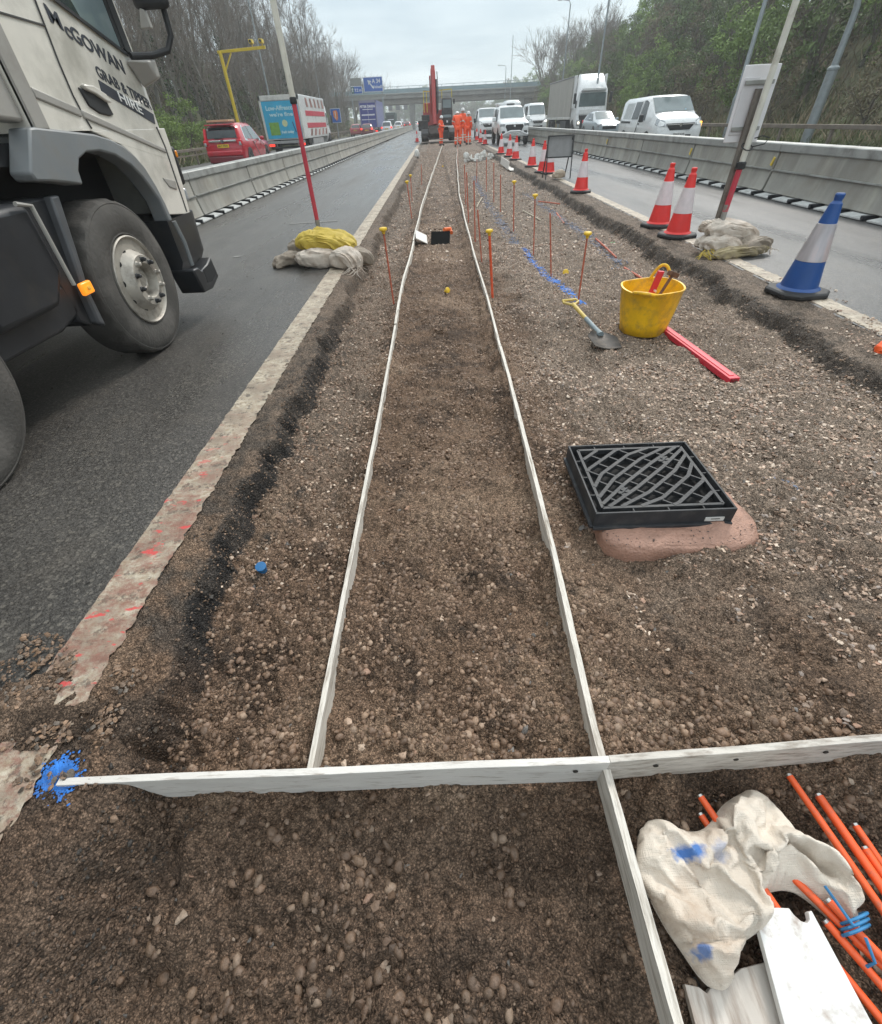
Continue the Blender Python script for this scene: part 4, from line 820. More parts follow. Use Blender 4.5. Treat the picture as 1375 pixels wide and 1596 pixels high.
# ------------------------------------------------ foreground: crumpled woven sack, planks, bundle of rods
WS = sackcloth('woven_sack', (.70, .62, .53), (.46, .34, .25), .58)
t_ = WS.node_tree; b = t_.nodes['Principled BSDF']; N = t_.nodes.new; L = t_.links.new
src = b.inputs['Base Color'].links[0].from_socket; tc = N('ShaderNodeTexCoord')
for (cx_, cy_, rx_, ry_, amt) in ((.585, .262, .060, .022, .95), (.54, .085, .02, .02, .8), (.665, .265, .03, .03, .35)):
    mp = N('ShaderNodeMapping'); mp.vector_type = 'POINT'; mp.inputs['Location'].default_value = (-cx_ / rx_, -cy_ / ry_, 0); mp.inputs['Scale'].default_value = (1 / rx_, 1 / ry_, 0); L(tc.outputs['Object'], mp.inputs[0])
    ln = N('ShaderNodeVectorMath'); ln.operation = 'LENGTH'; L(mp.outputs[0], ln.inputs[0]); nn = N('ShaderNodeTexNoise'); nn.inputs['Scale'].default_value = 45; nn.inputs['Detail'].default_value = 6; L(tc.outputs['Object'], nn.inputs['Vector'])
    ad = N('ShaderNodeMath'); ad.operation = 'MULTIPLY_ADD'; L(nn.outputs[0], ad.inputs[0]); ad.inputs[1].default_value = 1.6; L(ln.outputs['Value'], ad.inputs[2])
    mr = N('ShaderNodeMapRange'); mr.inputs[1].default_value = 1.25; mr.inputs[2].default_value = 1.75; mr.inputs[3].default_value = amt; mr.inputs[4].default_value = 0; L(ad.outputs[0], mr.inputs[0])
    mx = N('ShaderNodeMix'); mx.data_type = 'RGBA'; L(mr.outputs[0], mx.inputs[0]); L(src, mx.inputs[6]); mx.inputs[7].default_value = (.05, .17, .46, 1); src = mx.outputs[2]
L(src, b.inputs['Base Color'])
bot = q3.copy(); bot[:, 2] = np.minimum(bot[:, 2], 0) - .006
mb = MB(); mb.add([tuple(map(float, p)) for p in q3], [tuple(map(int, f)) for f in F3]); mb.add([tuple(map(float, p)) for p in bot], [tuple(map(int, f[::-1])) for f in F3])
o = mb.build('woven_sack', WS, smooth=True, angle=180); o.location = (0, 0, -.146); tag(o, 'crumpled dirty white woven sack with a blue paint smear', 'sack')
WP = mat('flaking_white', (.72, .71, .69), .55, var=.06, vscale=8, dirt=(.33, .24, .19), dirt_amt=.33, dscale=16, bump=.25, bscale=50)
def notched(name, poly, z, th, m, label, tiltv):
    mb = MB(); mb.prism([(x - poly[0][0], y - poly[0][1]) for x, y in poly], -th, 0, 'Z'); o = mb.build(name, m, bevel=.0015); o.location = (poly[0][0], poly[0][1], z); o.rotation_euler = tiltv; return tag(o, label, 'plank', 'broken white planks')
notched('broken_plank', [(.70, .148), (.72, .152), (.745, .157), (.785, .155), (.79, .143), (.80, .132), (.812, .128), (.822, .134), (.826, .147), (.835, .15), (.865, -.12), (.865, -.26), (.665, -.26), (.67, -.05)], -.105, .02, WP, 'bright white broken plank with a notched end below the sack', (.06, -.02, 0))
notched('broken_plank', [(.50, .035), (.53, .03), (.545, .02), (.555, .028), (.60, .04), (.64, .058), (.72, .07), (.72, -.3), (.49, -.3)], -.15, .02, mat('dirty_white', (.5, .455, .41), .65, var=.15, vscale=6, dirt=(.25, .19, .15), dirt_amt=.6, dscale=9, stretch=(4, .6, 4)), 'dirty grey-white broken plank partly under the brighter one', (0, .02, 0))
RG = 'orange rods lying beside the sack'
RO = mat('rod_orange', (.80, .115, .028), .38, var=.1, vscale=14, dirt=(.35, .13, .08), dirt_amt=.3, dscale=40)
rods = [((.975, .447), (1.06, -.12), (-.135, -.13), 'long orange rod with a steel tip, second from the sack'), ((1.03, .395), (1.075, -.1), (-.14, -.115), 'thicker orange rod with a battered end in the loose group'),
 ((1.09, .325), (1.12, -.1), (-.15, -.14), 'orange rod with a steel tip at the picture edge'), ((1.065, .27), (1.10, -.12), (-.13, -.125), 'short showing orange rod between the thick one and the outer one'),
 ((.695, .40), (.93, -.35), (-.135, -.13), 'orange rod poking out above the sack and running under it'), ((.685, .36), (.90, -.35), (-.155, -.15), 'shorter orange rod poking out beside it above the sack'),
 ((.80, .28), (1.08, -.17), (-.13, -.10), 'orange rod in the tied bundle running from beneath the sack'), ((.885, .165), (1.06, -.17), (-.10, -.09), 'orange rod in the tied bundle with its steel tip at the ribbon'),
 ((.83, .12), (1.0, -.25), (-.15, -.14), 'orange rod lowest of the bundle beside the white plank'), ((.87, .13), (1.03, -.2), (-.125, -.12), 'orange rod in the middle of the tied bundle'), ((.91, .1), (1.08, -.13), (-.12, -.11), 'orange rod on the outer side of the tied bundle')]
for a, b, z, lb in rods: lie_rod(a, b, lb, .0095 if 'thick' not in lb[:8] else .0115, RO, z, True, group=RG)
RB = mat('blue_ribbon', (.03, .17, .35), .4, var=.3, vscale=20)
mb = MB(); c = Vector((.915, .115, -.105))
for k in range(3):
    pts = [c + Vector((.005 * k + .034 * math.cos(a), .03 * math.cos(a) * .3 + .010 * k, .03 * math.sin(a))) for a in [.63 * j for j in range(11)]]
    mb.tube([tuple(p) for p in pts], .0034, 6)
mb.tube([(.90, .12, -.08), (.885, .165, -.075), (.875, .19, -.07)], .0035, 6); mb.tube([(.91, .10, -.075), (.905, .06, -.08), (.895, .055, -.1)], .0035, 6)
tag(mb.build('blue_tie', RB, smooth=True), 'blue ribbon tied round the bundle of orange rods', 'ribbon')
# white bags and bottles far down on the gravel
WB = mat('white_bag', (.66, .65, .62), .5, var=.08)
for i, (x, y, s, lb) in enumerate([(2.25, 26.9, .42, 'biggest white bag standing on the gravel before the workers'), (2.62, 27.2, .3, 'small white bag at the right end of the litter row'), (1.95, 26.4, .3, 'white bag left of the biggest one'), (1.42, 26.3, .34, 'slumped white bag at the left end of the litter row'), (1.68, 26.5, .22, 'tiny white bag in the middle of the litter row')]):
    bag('white_bag', (x, y, ground_h(x, y) + s * .36), (s * 1.0, s * .6, s * 1.2), .4 * i, 40 + i, WB, lb, 'bag', 'white bags on the gravel', sub=4, amp=.12, tilt=(0, .3 * (-1) ** i), pw=1.5)
bag('white_bag', (-.98, 30, ground_h(-.98, 30) + .16), (.25, .3, .4), .2, 49, WB, 'lone white bag against the left road edge', 'bag', sub=3)
# ================================================================== BARRIERS, RAILS, LAMPS, BRIDGE, SIGNS, TREES
def conc_mat():
    m = bpy.data.materials.new('streaked_barrier'); t, b = nodes(m); N = t.nodes.new; L = t.links.new; tc = N('ShaderNodeTexCoord'); oi = N('ShaderNodeObjectInfo')
    geo = N('ShaderNodeNewGeometry')
    def noise(sc, st, det=5, ro=.6):
        mp = N('ShaderNodeMapping'); mp.inputs['Scale'].default_value = st; L(geo.outputs['Position'], mp.inputs[0]); n = N('ShaderNodeTexNoise'); n.inputs['Scale'].default_value = sc; n.inputs['Detail'].default_value = det; n.inputs['Roughness'].default_value = ro; L(mp.outputs[0], n.inputs['Vector']); return n.outputs[0]
    def mr(s, a, b_, c, d):
        q = N('ShaderNodeMapRange'); q.inputs[1].default_value = a; q.inputs[2].default_value = b_; q.inputs[3].default_value = c; q.inputs[4].default_value = d; L(s, q.inputs[0]); return q.outputs[0]
    def mixc(fac, a, b_):
        q = N('ShaderNodeMix'); q.data_type = 'RGBA'; L(fac, q.inputs[0])
        for i, s in ((6, a), (7, b_)):
            if isinstance(s, tuple): q.inputs[i].default_value = (*s, 1)
            else: L(s, q.inputs[i])
        return q.outputs[2]
    c = mixc(oi.outputs['Random'], (.26, .255, .235), (.36, .345, .305))
    c = mixc(mr(noise(2.2, (1, .9, .3)), .42, .68, 0, .6), c, (.15, .14, .12))
    c = mixc(mr(noise(3.5, (1, 1.0, .16)), .52, .72, 0, .6), c, (.44, .42, .36))
    c = mixc(mr(noise(1.4, (1, 1, 1)), .5, .7, 0, .5), c, (.20, .17, .13))
    L(c, b.inputs['Base Color']); b.inputs['Roughness'].default_value = .7
    bp = N('ShaderNodeBump'); bp.inputs['Strength'].default_value = .3; bp.inputs['Distance'].default_value = .01; L(noise(40, (1, 1, 1)), bp.inputs['Height']); L(bp.outputs[0], b.inputs['Normal']); return m
CONC = conc_mat(); COPE = mat('coping_steel', (.36, .365, .35), .5, .3, var=.15, vscale=3, dirt=(.17, .165, .15), dirt_amt=.5, dscale=2.5); FOOTM = mat('foot_pad', (.50, .51, .50), .55, var=.15, dirt=(.2, .2, .19), dirt_amt=.4, dscale=9)
SEG = 3.6
def barrier(side, y0, L_, label, feet=True):
    s = side; x0 = 6.36 if s > 0 else -4.82
    t = thing('road_barrier', label, 'barrier', (x0, y0, 0), 0, 'barrier units along the right road' if s > 0 else 'barrier units along the left road')
    P = [(0, .07), (s * .02, .12), (s * .075, .40), (s * .10, .66), (s * .31, .66), (s * .335, .40), (s * .39, .12), (s * .41, .07)]
    MB().prism(P, .03, L_ - .03, 'Y').build('body', CONC, t, bevel=.012)
    MB().prism([(s * .085, .66), (s * .07, .675), (s * .07, .775), (s * .085, .79), (s * .325, .79), (s * .34, .775), (s * .34, .675), (s * .325, .66)], .006, L_ - .006, 'Y').build('coping', COPE, t, bevel=.004)
    MB().box((s * .055, L_ / 2, .40), (.035, L_ - .08, .018)).build('ledge', COPE, t)
    if feet:
        n = 6
        for k in range(n):
            y = (k + .5) * L_ / n
            MB().add([(s * .04, y - .26, .035), (-s * .17, y - .26, .012), (-s * .17, y + .2, .012), (s * .04, y + .2, .035), (s * .04, y - .26, .06), (-s * .17, y - .26, .03), (-s * .17, y + .2, .03), (s * .04, y + .2, .06)], [(0, 1, 2, 3), (4, 5, 6, 7), (0, 1, 5, 4), (1, 2, 6, 5), (2, 3, 7, 6), (3, 0, 4, 7)]).build('foot_pad', FOOTM, t)
            MB().box((-s * .045, y - .27, .04), (.24, .055, .06)).build('bracket', BLKP, t, bevel=.008)
    return t
DET = {}
WORDS_R = ['opposite the blue cone', 'behind the blue cone', 'behind the sign post', 'right of the pair of cones', 'beyond the pair of cones', 'level with the lone cone', 'near the silver car']
for s in (1, -1):
    pr = barrier(s, 0, SEG, 'x'); pf = barrier(s, 0, SEG, 'x', False); pr2, pf2 = pr, pf; first = {0: True, 1: True}
    y = -.2 if s > 0 else .2; k = 0; seen = set()
    while y < 128:
        near = y < 52; src = pr if near else pf; side = 'right' if s > 0 else 'left'
        if y < 1.8: lb = f'grey barrier unit at the near end of the {side} run'
        else:
            what = {1: [(7, 'opposite the blue cone'), (10.6, 'with a yellow reflector behind the road sign'), (14.2, 'behind the lone cone'), (17.8, 'below the white panel van'), (22, 'just beyond the white panel van'), (26, 'with dark streaks before the silver car')],
                    -1: [(10, 'beside the front of the big truck'), (14, 'at the bumper of the big truck, pale patch'), (17.5, 'below the rear of the red car'), (21, 'below the front of the red car'), (26, 'seen behind the left pole'), (31, 'below the supermarket lorry rear')]}[s]
            lb = next((f'grey streaked barrier unit {q[1]}' for q in what if y < q[0]), None)
            if lb and lb in seen: lb += ', farther of two'
            seen.add(lb)
            if lb is None: lb = f'distant grey barrier unit in the {side} run, one of many alike'
        if first[0 if near else 1]: c = src; first[0 if near else 1] = False; c.location.y = y; c['label'] = lb
        else:
            c = copy_tree(src, None, lb); c.location.y = y
        if s > 0 and k in (3, 4, 6): MB().box((.085 - .03, .06, .52), (.02, .05, .13), rotm(rx=.35)).build('reflector', mat('yellow_reflector', (.75, .55, .08), .4), c)
        y += SEG; k += 1
WP2 = mat('grey_patch', (.4, .42, .43), .6)
# ---- steel guard rails of the outer verges
GR = mat('old_guardrail', (.19, .16, .13), .65, .3, var=.25, dirt=(.12, .085, .06), dirt_amt=.6, dscale=3)
for x, lb in ((-13.4, 'rusty brown guard rail along the left verge before the wood'), (13.7, 'brown box beam guard rail along the right verge below the bank')):
    t = thing('guard_rail', lb, 'guard rail', (x, 0, 0)); s = 1 if x > 0 else -1
    MB().bar((0, -4, .66), (0, 150, .66), .12, .12).build('beam', GR, t, bevel=.01)
    MB().bar((0, -4, .44), (0, 150, .44), .04, .06).build('lower_rail', GR, t) if x < 0 else None
    p0 = None
    for k in range(48):
        if p0 is None: p0 = MB().bar((s * .02, 0, 0), (s * .02, 0, .62), .08, .1, (0, 1, 0)).build('post', GR, t)
        else: p0 = p0.copy(); COL.objects.link(p0)
        p0.parent = t; p0.location = (0, 2 + 3.0 * k, 0)
# ---- lamp posts
LP = mat('lamp_steel', (.27, .30, .31), .45, .4, var=.12, dirt=(.2, .19, .16), dirt_amt=.3, dscale=2)
def lamp(x, y, hgt, arm, label, r=.11, head=True, z0=0):
    t = thing('street_lamp', label, 'street lamp', (x, y, z0), 0, 'lamp posts along the motorway')
    MB().tube([(0, 0, 0), (0, 0, 1.6)], r * 1.15, 12).build('base', LP, t, smooth=True)
    MB().tube([(0, 0, 1.6), (0, 0, 1.75), (0, 0, hgt)], [r * 1.1, r * .8, r * .5], 12).build('pole', LP, t, smooth=True)
    if arm: MB().tube([(0, 0, hgt), (arm * .15, 0, hgt + .25), (arm, 0, hgt + .35)], r * .35, 8).build('arm', LP, t, smooth=True)
    if head: MB().box((arm * 1.15, 0, hgt + .34), (max(.4, abs(arm) * .4), .25, .1)).build('lamp_head', mat('lamp_head', (.5, .5, .5), .4), t, bevel=.03)
    return t
lamp(12.6, 47, 9.5, -1.2, 'tall grey lamp post rising behind the white artic cab', .10)
lamp(14.6, 29, 9.5, -1.2, 'tall grey lamp post just left of the road sign panel', .13)
lamp(13.5, 64, 9.2, -.9, 'lamp post with a visible curved head right of the bare trees', .10)
lamp(12.5, 106, 7.6, -1.0, 'small distant lamp post above the far end of the bridge', .09)
lamp(17, 134, 14, 0, 'thin distant mast above the bridge parapet', .12, False)
lamp(-14.3, 53, 10, 1.2, 'thin dark lamp post in front of the wood, left of the left pole', .09)
lamp(-14.6, 78, 8.6, 1.4, 'lamp post with a visible head at the edge of the wood beside the lorry', .08)
lamp(-15.2, 26, 7.5, 0, 'thin pale post in front of the wood beside the truck mirror', .06, False)
t = thing('street_lamp', 'leaning thick lamp column with a hooked top on the right bank', 'street lamp', (14.6, 22.6, .0), 0, 'lamp posts along the motorway')
MB().tube([(0, 0, 0), (0, 0, 2.15)], .17, 14).build('base', LP, t, smooth=True); MB().lathe([(.17, 0), (.19, .02), (.19, .08), (.12, .14)], 14, (0, 0, 2.15)).build('collar', LP, t, smooth=True)
MB().tube([(0, 0, 2.2), (0, 0, 3.35), (-.02, 0, 3.7), (-.12, 0, 4.0), (-.35, 0, 4.2), (-.8, 0, 4.3)], [.12, .105, .10, .095, .09, .08], 12).build('bent_pole', LP, t, smooth=True)

# ---- bridge
t = thing('road_bridge', 'concrete road bridge crossing the motorway with a pale blue parapet', 'bridge', (0, 140, 0))
BC = mat('bridge_concrete', (.24, .235, .22), .8, var=.15, vscale=.6, dirt=(.13, .125, .115), dirt_amt=.5, dscale=.5); BG = mat('bridge_girder', (.20, .185, .16), .7, var=.15, vscale=.5, dirt=(.12, .10, .085), dirt_amt=.5, dscale=.4)
MB().box((5, 4, 5.9), (86, 9, .75)).build('deck', BC, t); MB().box((5, 3.6, 5.05), (84, 7, 1.0)).build('girder', BG, t); MB().box((5, -.6, 6.32), (86, .3, .2)).build('edge_beam', mat('edge_beam', (.3, .3, .29), .7), t)
mb = MB()
for z in (6.7, 7.1, 7.5): mb.bar((-38, -.5, z), (48, -.5, z), .07, .07)
for k in range(35): mb.bar((-38 + 2.5 * k, -.5, 6.3), (-38 + 2.5 * k, -.5, 7.55), .09, .09, (0, 1, 0))
mb.build('railing', mat('parapet_steel', (.28, .34, .37), .5, .3), t)
MB().box((5, -.42, 6.75), (86, .03, .62)).build('mesh_panel', mat('parapet_blue', (.24, .36, .40), .5, var=.2, vscale=.3), t)
for x in (-21.5, -5.2, 20.5, 36):
    MB().box((x, 4, 2.3), (1.0, 7, 4.7)).build('pier', BC, t, bevel=.05)
MB().box((32, 5, 2), (22, 8, 5)).build('abutment', BG, t); MB().box((-36, 5, 2), (24, 8, 6)).build('abutment', BG, t)
# approach bank of the bridge behind the trees and the far traffic beyond
tag(MB().loft([[(-90, 150, -1), (-90, 150, 6), (-26, 150, 5.2), (-23, 150, -1)], [(-90, 420, -1), (-90, 420, 8), (-60, 420, 6), (-55, 420, -1)]]).build('far_bank_left', GRASS), kind='structure').name = 'hill_left'
tag(MB().loft([[(23, 150, -1), (26, 150, 5.2), (110, 150, 7), (110, 150, -1)], [(14, 420, -1), (20, 420, 6), (110, 420, 9), (110, 420, -1)]]).build('far_bank_right', GRASS), kind='structure').name = 'hill_right'
sheet('road_far', -24, 22, 165, 700, .0, asphalt('asphalt_far', (.1, .1, .1), .8))
# far gantry seen under the bridge
t = thing('signal_gantry', 'dark signal gantry with white boards seen under the bridge', 'gantry', (-8, 235, 0))
for x in (-14, 8): MB().box((x, 0, 3.5), (.5, .5, 7)).build('post', LP, t)
MB().box((-3, 0, 6.8), (23, .8, .8)).build('beam', BLKP, t)
for x in (-9, -6, -3, 0): MB().box((x, -.6, 5.7), (1.5, .2, 1.4)).build('signal_board', BLKP, t)
MB().box((-4, -.8, 7.2), (11, .1, 1.0)).build('white_board', mat('pale_board', (.6, .65, .68), .6), t)

# ---- motorway sign on posts, left
SB_ = mat('sign_blue', (.012, .10, .42), .4, var=.06); SW = mat('sign_white', (.72, .74, .74), .4, var=.03); SGR = mat('sign_grey', (.22, .23, .21), .6); SGREEN = mat('sign_green', (.01, .11, .09), .4)
t = thing('motorway_sign', 'large blue motorway direction sign with a white arrow before the bridge', 'road sign', (-11.0, 104, 0))
MB().box((.9, 0, 6.35), (3.25, .12, 1.85)).build('border', SW, t); MB().box((.9, -.08, 6.35), (3.1, .06, 1.7)).build('panel', SB_, t)
MB().box((-2.0, 0, 5.75), (1.9, .12, .95)).build('lower_border', SW, t); MB().box((-2.0, -.08, 5.75), (1.8, .06, .85)).build('lower_panel', SB_, t); MB().box((-2.66, -.12, 5.75), (.46, .02, .82)).build('grey_field', SGREEN, t)
MB().box((-2.0, 0, 6.75), (1.9, .1, .95)).build('grey_board', SGR, t)
MB().box((-.3, .25, 4.95), (6.2, .35, .35)).build('walkway', SGR, t)
for x in (-3.0, 2.3): MB().bar((x, .2, 0), (x, .2, 6.6), .22, .22, (0, 1, 0)).build('post', LP, t)
fr_ = lambda x, z, dy=-.125: frame((x, dy, z), (1, 0, 0), (0, 0, 1))
text('route_number', 'A 34', .72, SW, t, fr_(1.45, 6.72), bold=.012); text('place_name', 'Walsall', .5, SW, t, fr_(1.45, 6.02), bold=.006, width=1.75)
text('lane_text', '7.2 m', .5, SW, t, fr_(-1.75, 5.72), bold=.01, width=1.1)
MB().bar((.95, -.13, 5.85), (.25, -.13, 6.6), .16, .02, (0, 1, 0)).prism([(0, 6.9), (.62, 6.75), (.15, 6.28)], -.14, -.12, 'Y').build('arrow', SW, t)
MB().prism([(-2.72, 5.5), (-2.6, 5.5), (-2.6, 5.85), (-2.5, 5.85), (-2.66, 6.05), (-2.82, 5.85), (-2.72, 5.85)], -.15, -.13, 'Y').build('small_arrow', SW, t)
t = thing('roadside_sign', 'small blue square sign with an orange symbol on a post by the wood', 'road sign', (-12.3, 74.5, 0))
MB().box((0, 0, 2.3), (1.25, .06, 1.35)).build('border', SW, t); MB().box((0, -.05, 2.3), (1.17, .04, 1.27)).build('panel', SB_, t)
MB().prism([(-.28, 2.75), (.15, 2.8), (.28, 2.6), (.25, 2.0), (.05, 1.8), (-.25, 2.2)], -.09, -.07, 'Y').build('orange_symbol', mat('sign_orange', (.7, .2, .03), .4), t)
MB().prism([(-.05, 2.7), (.02, 2.7), (.0, 2.0), (-.06, 2.0)], -.11, -.095, 'Y').build('white_bar', SW, t)
MB().bar((0, .06, 0), (0, .06, 2.9), .09, .09, (0, 1, 0)).build('post', LP, t)
# ---- yellow camera gantry
t = thing('camera_gantry', 'yellow cantilever post carrying two speed cameras over the left lanes', 'speed camera', (-12.6, 38, 0))
YP = mat('gantry_yellow', (.62, .45, .03), .45, var=.1)
MB().tube([(0, 0, 0), (0, 0, 4.95)], .10, 12).build('post', YP, t, smooth=True); MB().bar((-.15, 0, 4.9), (2.75, 0, 5.0), .13, .13).build('arm', YP, t, bevel=.01)
MB().bar((.05, 0, 4.1), (.65, 0, 4.85), .07, .07).build('brace', YP, t)
for x in (2.0, 2.6):
    MB().box((x, -.05, 5.25), (.2, .42, .17)).build('camera', YP, t, bevel=.02); MB().lathe([(.0001, 0), (.06, 0), (.06, .05), (.0001, .05)], 12, (x, -.3, 5.25), 'Y').build('lens', BLKP, t); MB().bar((x, 0, 5.0), (x, 0, 5.2), .05, .05, (0, 1, 0)).build('bracket', YP, t)

# ------------------------------------------------ trees
def branch(mb, p, d, ln, r, depth, rng, spread=.5, up=.25, lim=.012):
    steps = 2; pts = [p]; rr = [r]
    for k in range(steps):
        d = (d + Vector((rng.uniform(-1, 1), rng.uniform(-1, 1), rng.uniform(-.4, 1) * .6)) * .16 + Vector((0, 0, up * .2))).normalized(); p = p + d * ln / steps; pts.append(p); rr.append(r * (1 - .35 * (k + 1) / steps))
    mb.tube(pts, rr, 5 if r > .05 else 3, cap=False)
    if depth == 0: return
    for k in range(3 if depth > 1 else 4):
        a = rng.uniform(0, 6.283); o = d.orthogonal().normalized(); o = Matrix.Rotation(a, 3, d) @ o; nd = (d + o * rng.uniform(.35, 1) * spread * 1.3).normalized(); t = rng.uniform(.35, 1)
        q = pts[0].lerp(pts[-1], t) if t < .9 else pts[-1]
        branch(mb, q, nd, ln * rng.uniform(.6, .85), max(lim, rr[-1] * .62), depth - 1, rng, spread, up, lim)
BARK = mat('bark', (.125, .105, .085), .9, var=.35, vscale=2, bump=.8, bscale=12, stretch=(4, 4, .6)); BARK2 = mat('pale_bark', (.19, .178, .155), .85, var=.3, vscale=2, stretch=(4, 4, .6)); TWIG = mat('twigs', (.17, .145, .12), .95, var=.3, vscale=.6)
IVY = mat('ivy_green', (.035, .055, .02), .8, var=.5, vscale=1.5)
def leafmat(name, c):
    m = mat(name, c, .7, var=.55, vscale=.9, spec=.25); return m
LG = [leafmat('leaf_bright', (.20, .28, .075)), leafmat('leaf_mid', (.17, .24, .07)), leafmat('leaf_dark', (.115, .155, .06)), leafmat('leaf_brown', (.15, .125, .075))]
def leaves(mb, c, rad, n, size, rng):
    for _ in range(n):
        v = Vector((rng.gauss(0, 1), rng.gauss(0, 1), rng.gauss(0, 1))); v = v.normalized() * (rng.random() ** .45)
        p = Vector(c) + Vector((v.x * rad[0], v.y * rad[1], v.z * rad[2])); s = size * rng.uniform(.5, 1.3)
        a = Vector((rng.uniform(-1, 1), rng.uniform(-1, 1), rng.uniform(-1, 1))).normalized(); b = a.orthogonal().normalized(); b = (Matrix.Rotation(rng.uniform(0, 6.28), 3, a) @ b)
        c2 = a.cross(b)
        mb.add([p - b * s, p - c2 * s * .45, p + b * s, p + c2 * s * .45], [(0, 1, 2, 3)])
def make_tree(kind, seed):
    rng = random.Random(seed); t = bpy.data.objects.new('tree', None); COL.objects.link(t)
    if kind == 'bare':
        h = rng.uniform(12, 15); tr = MB(); cr = MB(); p = Vector((0, 0, -.5)); pts = [p]; d = Vector((rng.uniform(-.06, .06), rng.uniform(-.06, .06), 1))
        for k in range(6): d = (d + Vector((rng.uniform(-.13, .13), rng.uniform(-.13, .13), .03))).normalized(); p = p + d * h / 6.5; pts.append(p)
        tr.tube(pts, [.17, .14, .115, .09, .07, .05, .03], 8); t.name = 'bare_tree'
        for k in range(21):
            u = .16 + .82 * (k / 20); i = min(5, int(u * 6)); q = pts[i].lerp(pts[i + 1], u * 6 - i); a = rng.uniform(0, 6.283)
            branch(cr, q, Vector((math.cos(a) * .55, math.sin(a) * .55, .85)).normalized(), (2.8 - 1.6 * u) * rng.uniform(.7, 1.15), .05 * (1.3 - u), 3, rng, .75, .4, .010)
        tr.build('trunk', BARK2 if rng.random() < .55 else BARK, t, smooth=True); cr.build('crown', TWIG, t, smooth=False)
        if rng.random() < .5:
            iv = MB()
            for k in range(14): leaves(iv, pts[0].lerp(pts[3], k / 14) , (.33, .33, .5), 40, .09, rng)
            iv.build('ivy', IVY, t)
    elif kind == 'round':
        t.name = 'bare_tree'; tr = MB(); cr = MB(); tr.tube([(0, 0, -.5), (.1, 0, 1.5), (0, .1, 3.2)], [.28, .22, .17], 8)
        for k in range(9):
            a = k * .7; branch(cr, Vector((0, .05, 2.2 + .12 * k)), Vector((math.cos(a) * .75, math.sin(a) * .75, .8)).normalized(), 3.0 * rng.uniform(.7, 1.1), .10, 4, rng, .55, .35, .014)
        tr.build('trunk', BARK, t, smooth=True); cr.build('crown', TWIG, t)
    else:
        mi = {'green': 0, 'mid': 1, 'dark': 2, 'brown': 3}[kind]; t.name = 'leafy_tree'; h = rng.uniform(4.2, 6.2); w_ = rng.uniform(2.0, 2.9); tr = MB(); cr = MB()
        tr.tube([(0, 0, -1), (.15, 0, h * .3), (0, .1, h * .62)], [.14, .11, .06], 6)
        for k in range(5):
            a = rng.uniform(0, 6.28); branch(tr, Vector((.1, 0, h * .25)), Vector((math.cos(a) * .7, math.sin(a) * .7, .8)).normalized(), h * .26, .05, 2, rng)
        ncl = 46
        for k in range(ncl):
            v = Vector((rng.gauss(0, 1), rng.gauss(0, 1), rng.gauss(0, 1))).normalized() * rng.random() ** .4
            c = (v.x * w_ * (1 - .35 * max(0, v.z)), v.y * w_ * (1 - .35 * max(0, v.z)), h * .55 + v.z * h * .5)
            leaves(cr, c, (.62, .62, .42), 75 if kind != 'brown' else 40, .12, rng)
        tr.build('trunk', BARK, t, smooth=True); cr.build('crown', LG[mi], t)
    return t
random.seed(11)
def by_left(y): return next(w_ for q, w_ in ((14, 'above the truck cab'), (24, 'left of the red car'), (33, 'around the foot of the yellow gantry'), (46, 'behind the box lorry'), (60, 'just right of the left pole'), (80, 'behind the small blue sign'), (105, 'behind the motorway sign'), (999, 'at the far end before the bridge')) if y < q)
def by_right(y): return next(w_ for q, w_ in ((14, 'at the right picture edge'), (21, 'right of the thick hooked lamp'), (28, 'between the hooked lamp and the road sign'), (38, 'behind the white panel van'), (50, 'above the silver car'), (66, 'behind the white artic cab'), (90, 'behind the artic trailer'), (999, 'near the right end of the bridge')) if y < q)
protos = {}
def plant(kind, var, x, y, z, s, label, cat, group):
    key = (kind, var)
    if key not in protos: protos[key] = make_tree(kind, 100 + var * 7 + len(kind)); o = protos[key]; used = o
    else: used = copy_tree(protos[key])
    used.location = (x, y, z); used.rotation_euler = (0, 0, random.uniform(0, 6.28)); used.scale = (s, s, s * random.uniform(.92, 1.1)); tag(used, label, cat, group); return used
def bank_r(x): return float(np.interp(x, [15, 15.6, 17.5, 20, 25, 32, 45, 90], [0, .05, .6, 1.9, 4.4, 7.5, 10, 11]))
def bank_l(x): return float(np.interp(x, [-70, -40, -28, -20, -16, -14.2], [8.5, 6.5, 3.6, 1.3, .25, .0]))
for row, (x, dy, n) in enumerate([(-16.6, 3.6, 27), (-19.5, 3.2, 31), (-23, 3.4, 31), (-28, 4.2, 27), (-35, 6, 20)]):
    for k in range(n):
        xx = x + random.uniform(-1.3, 1.3); yy = 4 + dy * k * 1.18 + random.uniform(-1.3, 1.3)
        sc = random.uniform(.8, 1.08) * (.8 if yy > 95 else 1)
        plant('bare', random.randrange(7), xx, yy, bank_l(xx) - .1, sc, ('tall bare tree at the wood edge, ' if row < 2 else 'tall bare tree deep in the wood, ') + by_left(yy), 'tree', 'tall bare trees of the left wood')
for x, y, s in ((-24, 150, 1.55), (-21, 160, 1.35), (-29, 165, 1.6), (-17.5, 185, 1.35)): plant('round', 0, x, y, 0, s, 'spreading bare tree above the motorway sign and the end of the bridge', 'tree', 'bare trees behind the motorway sign')
for i in range(70):
    xx = random.uniform(-30, -18.5); yy = random.uniform(8, 125); plant(random.choice(['dark', 'brown', 'mid', 'brown']), random.randrange(2), xx, yy, bank_l(xx) - .5, random.uniform(.55, .9), 'dull thicket bush standing among the trunks of the left wood', 'bush', 'thicket among the trunks of the left wood')
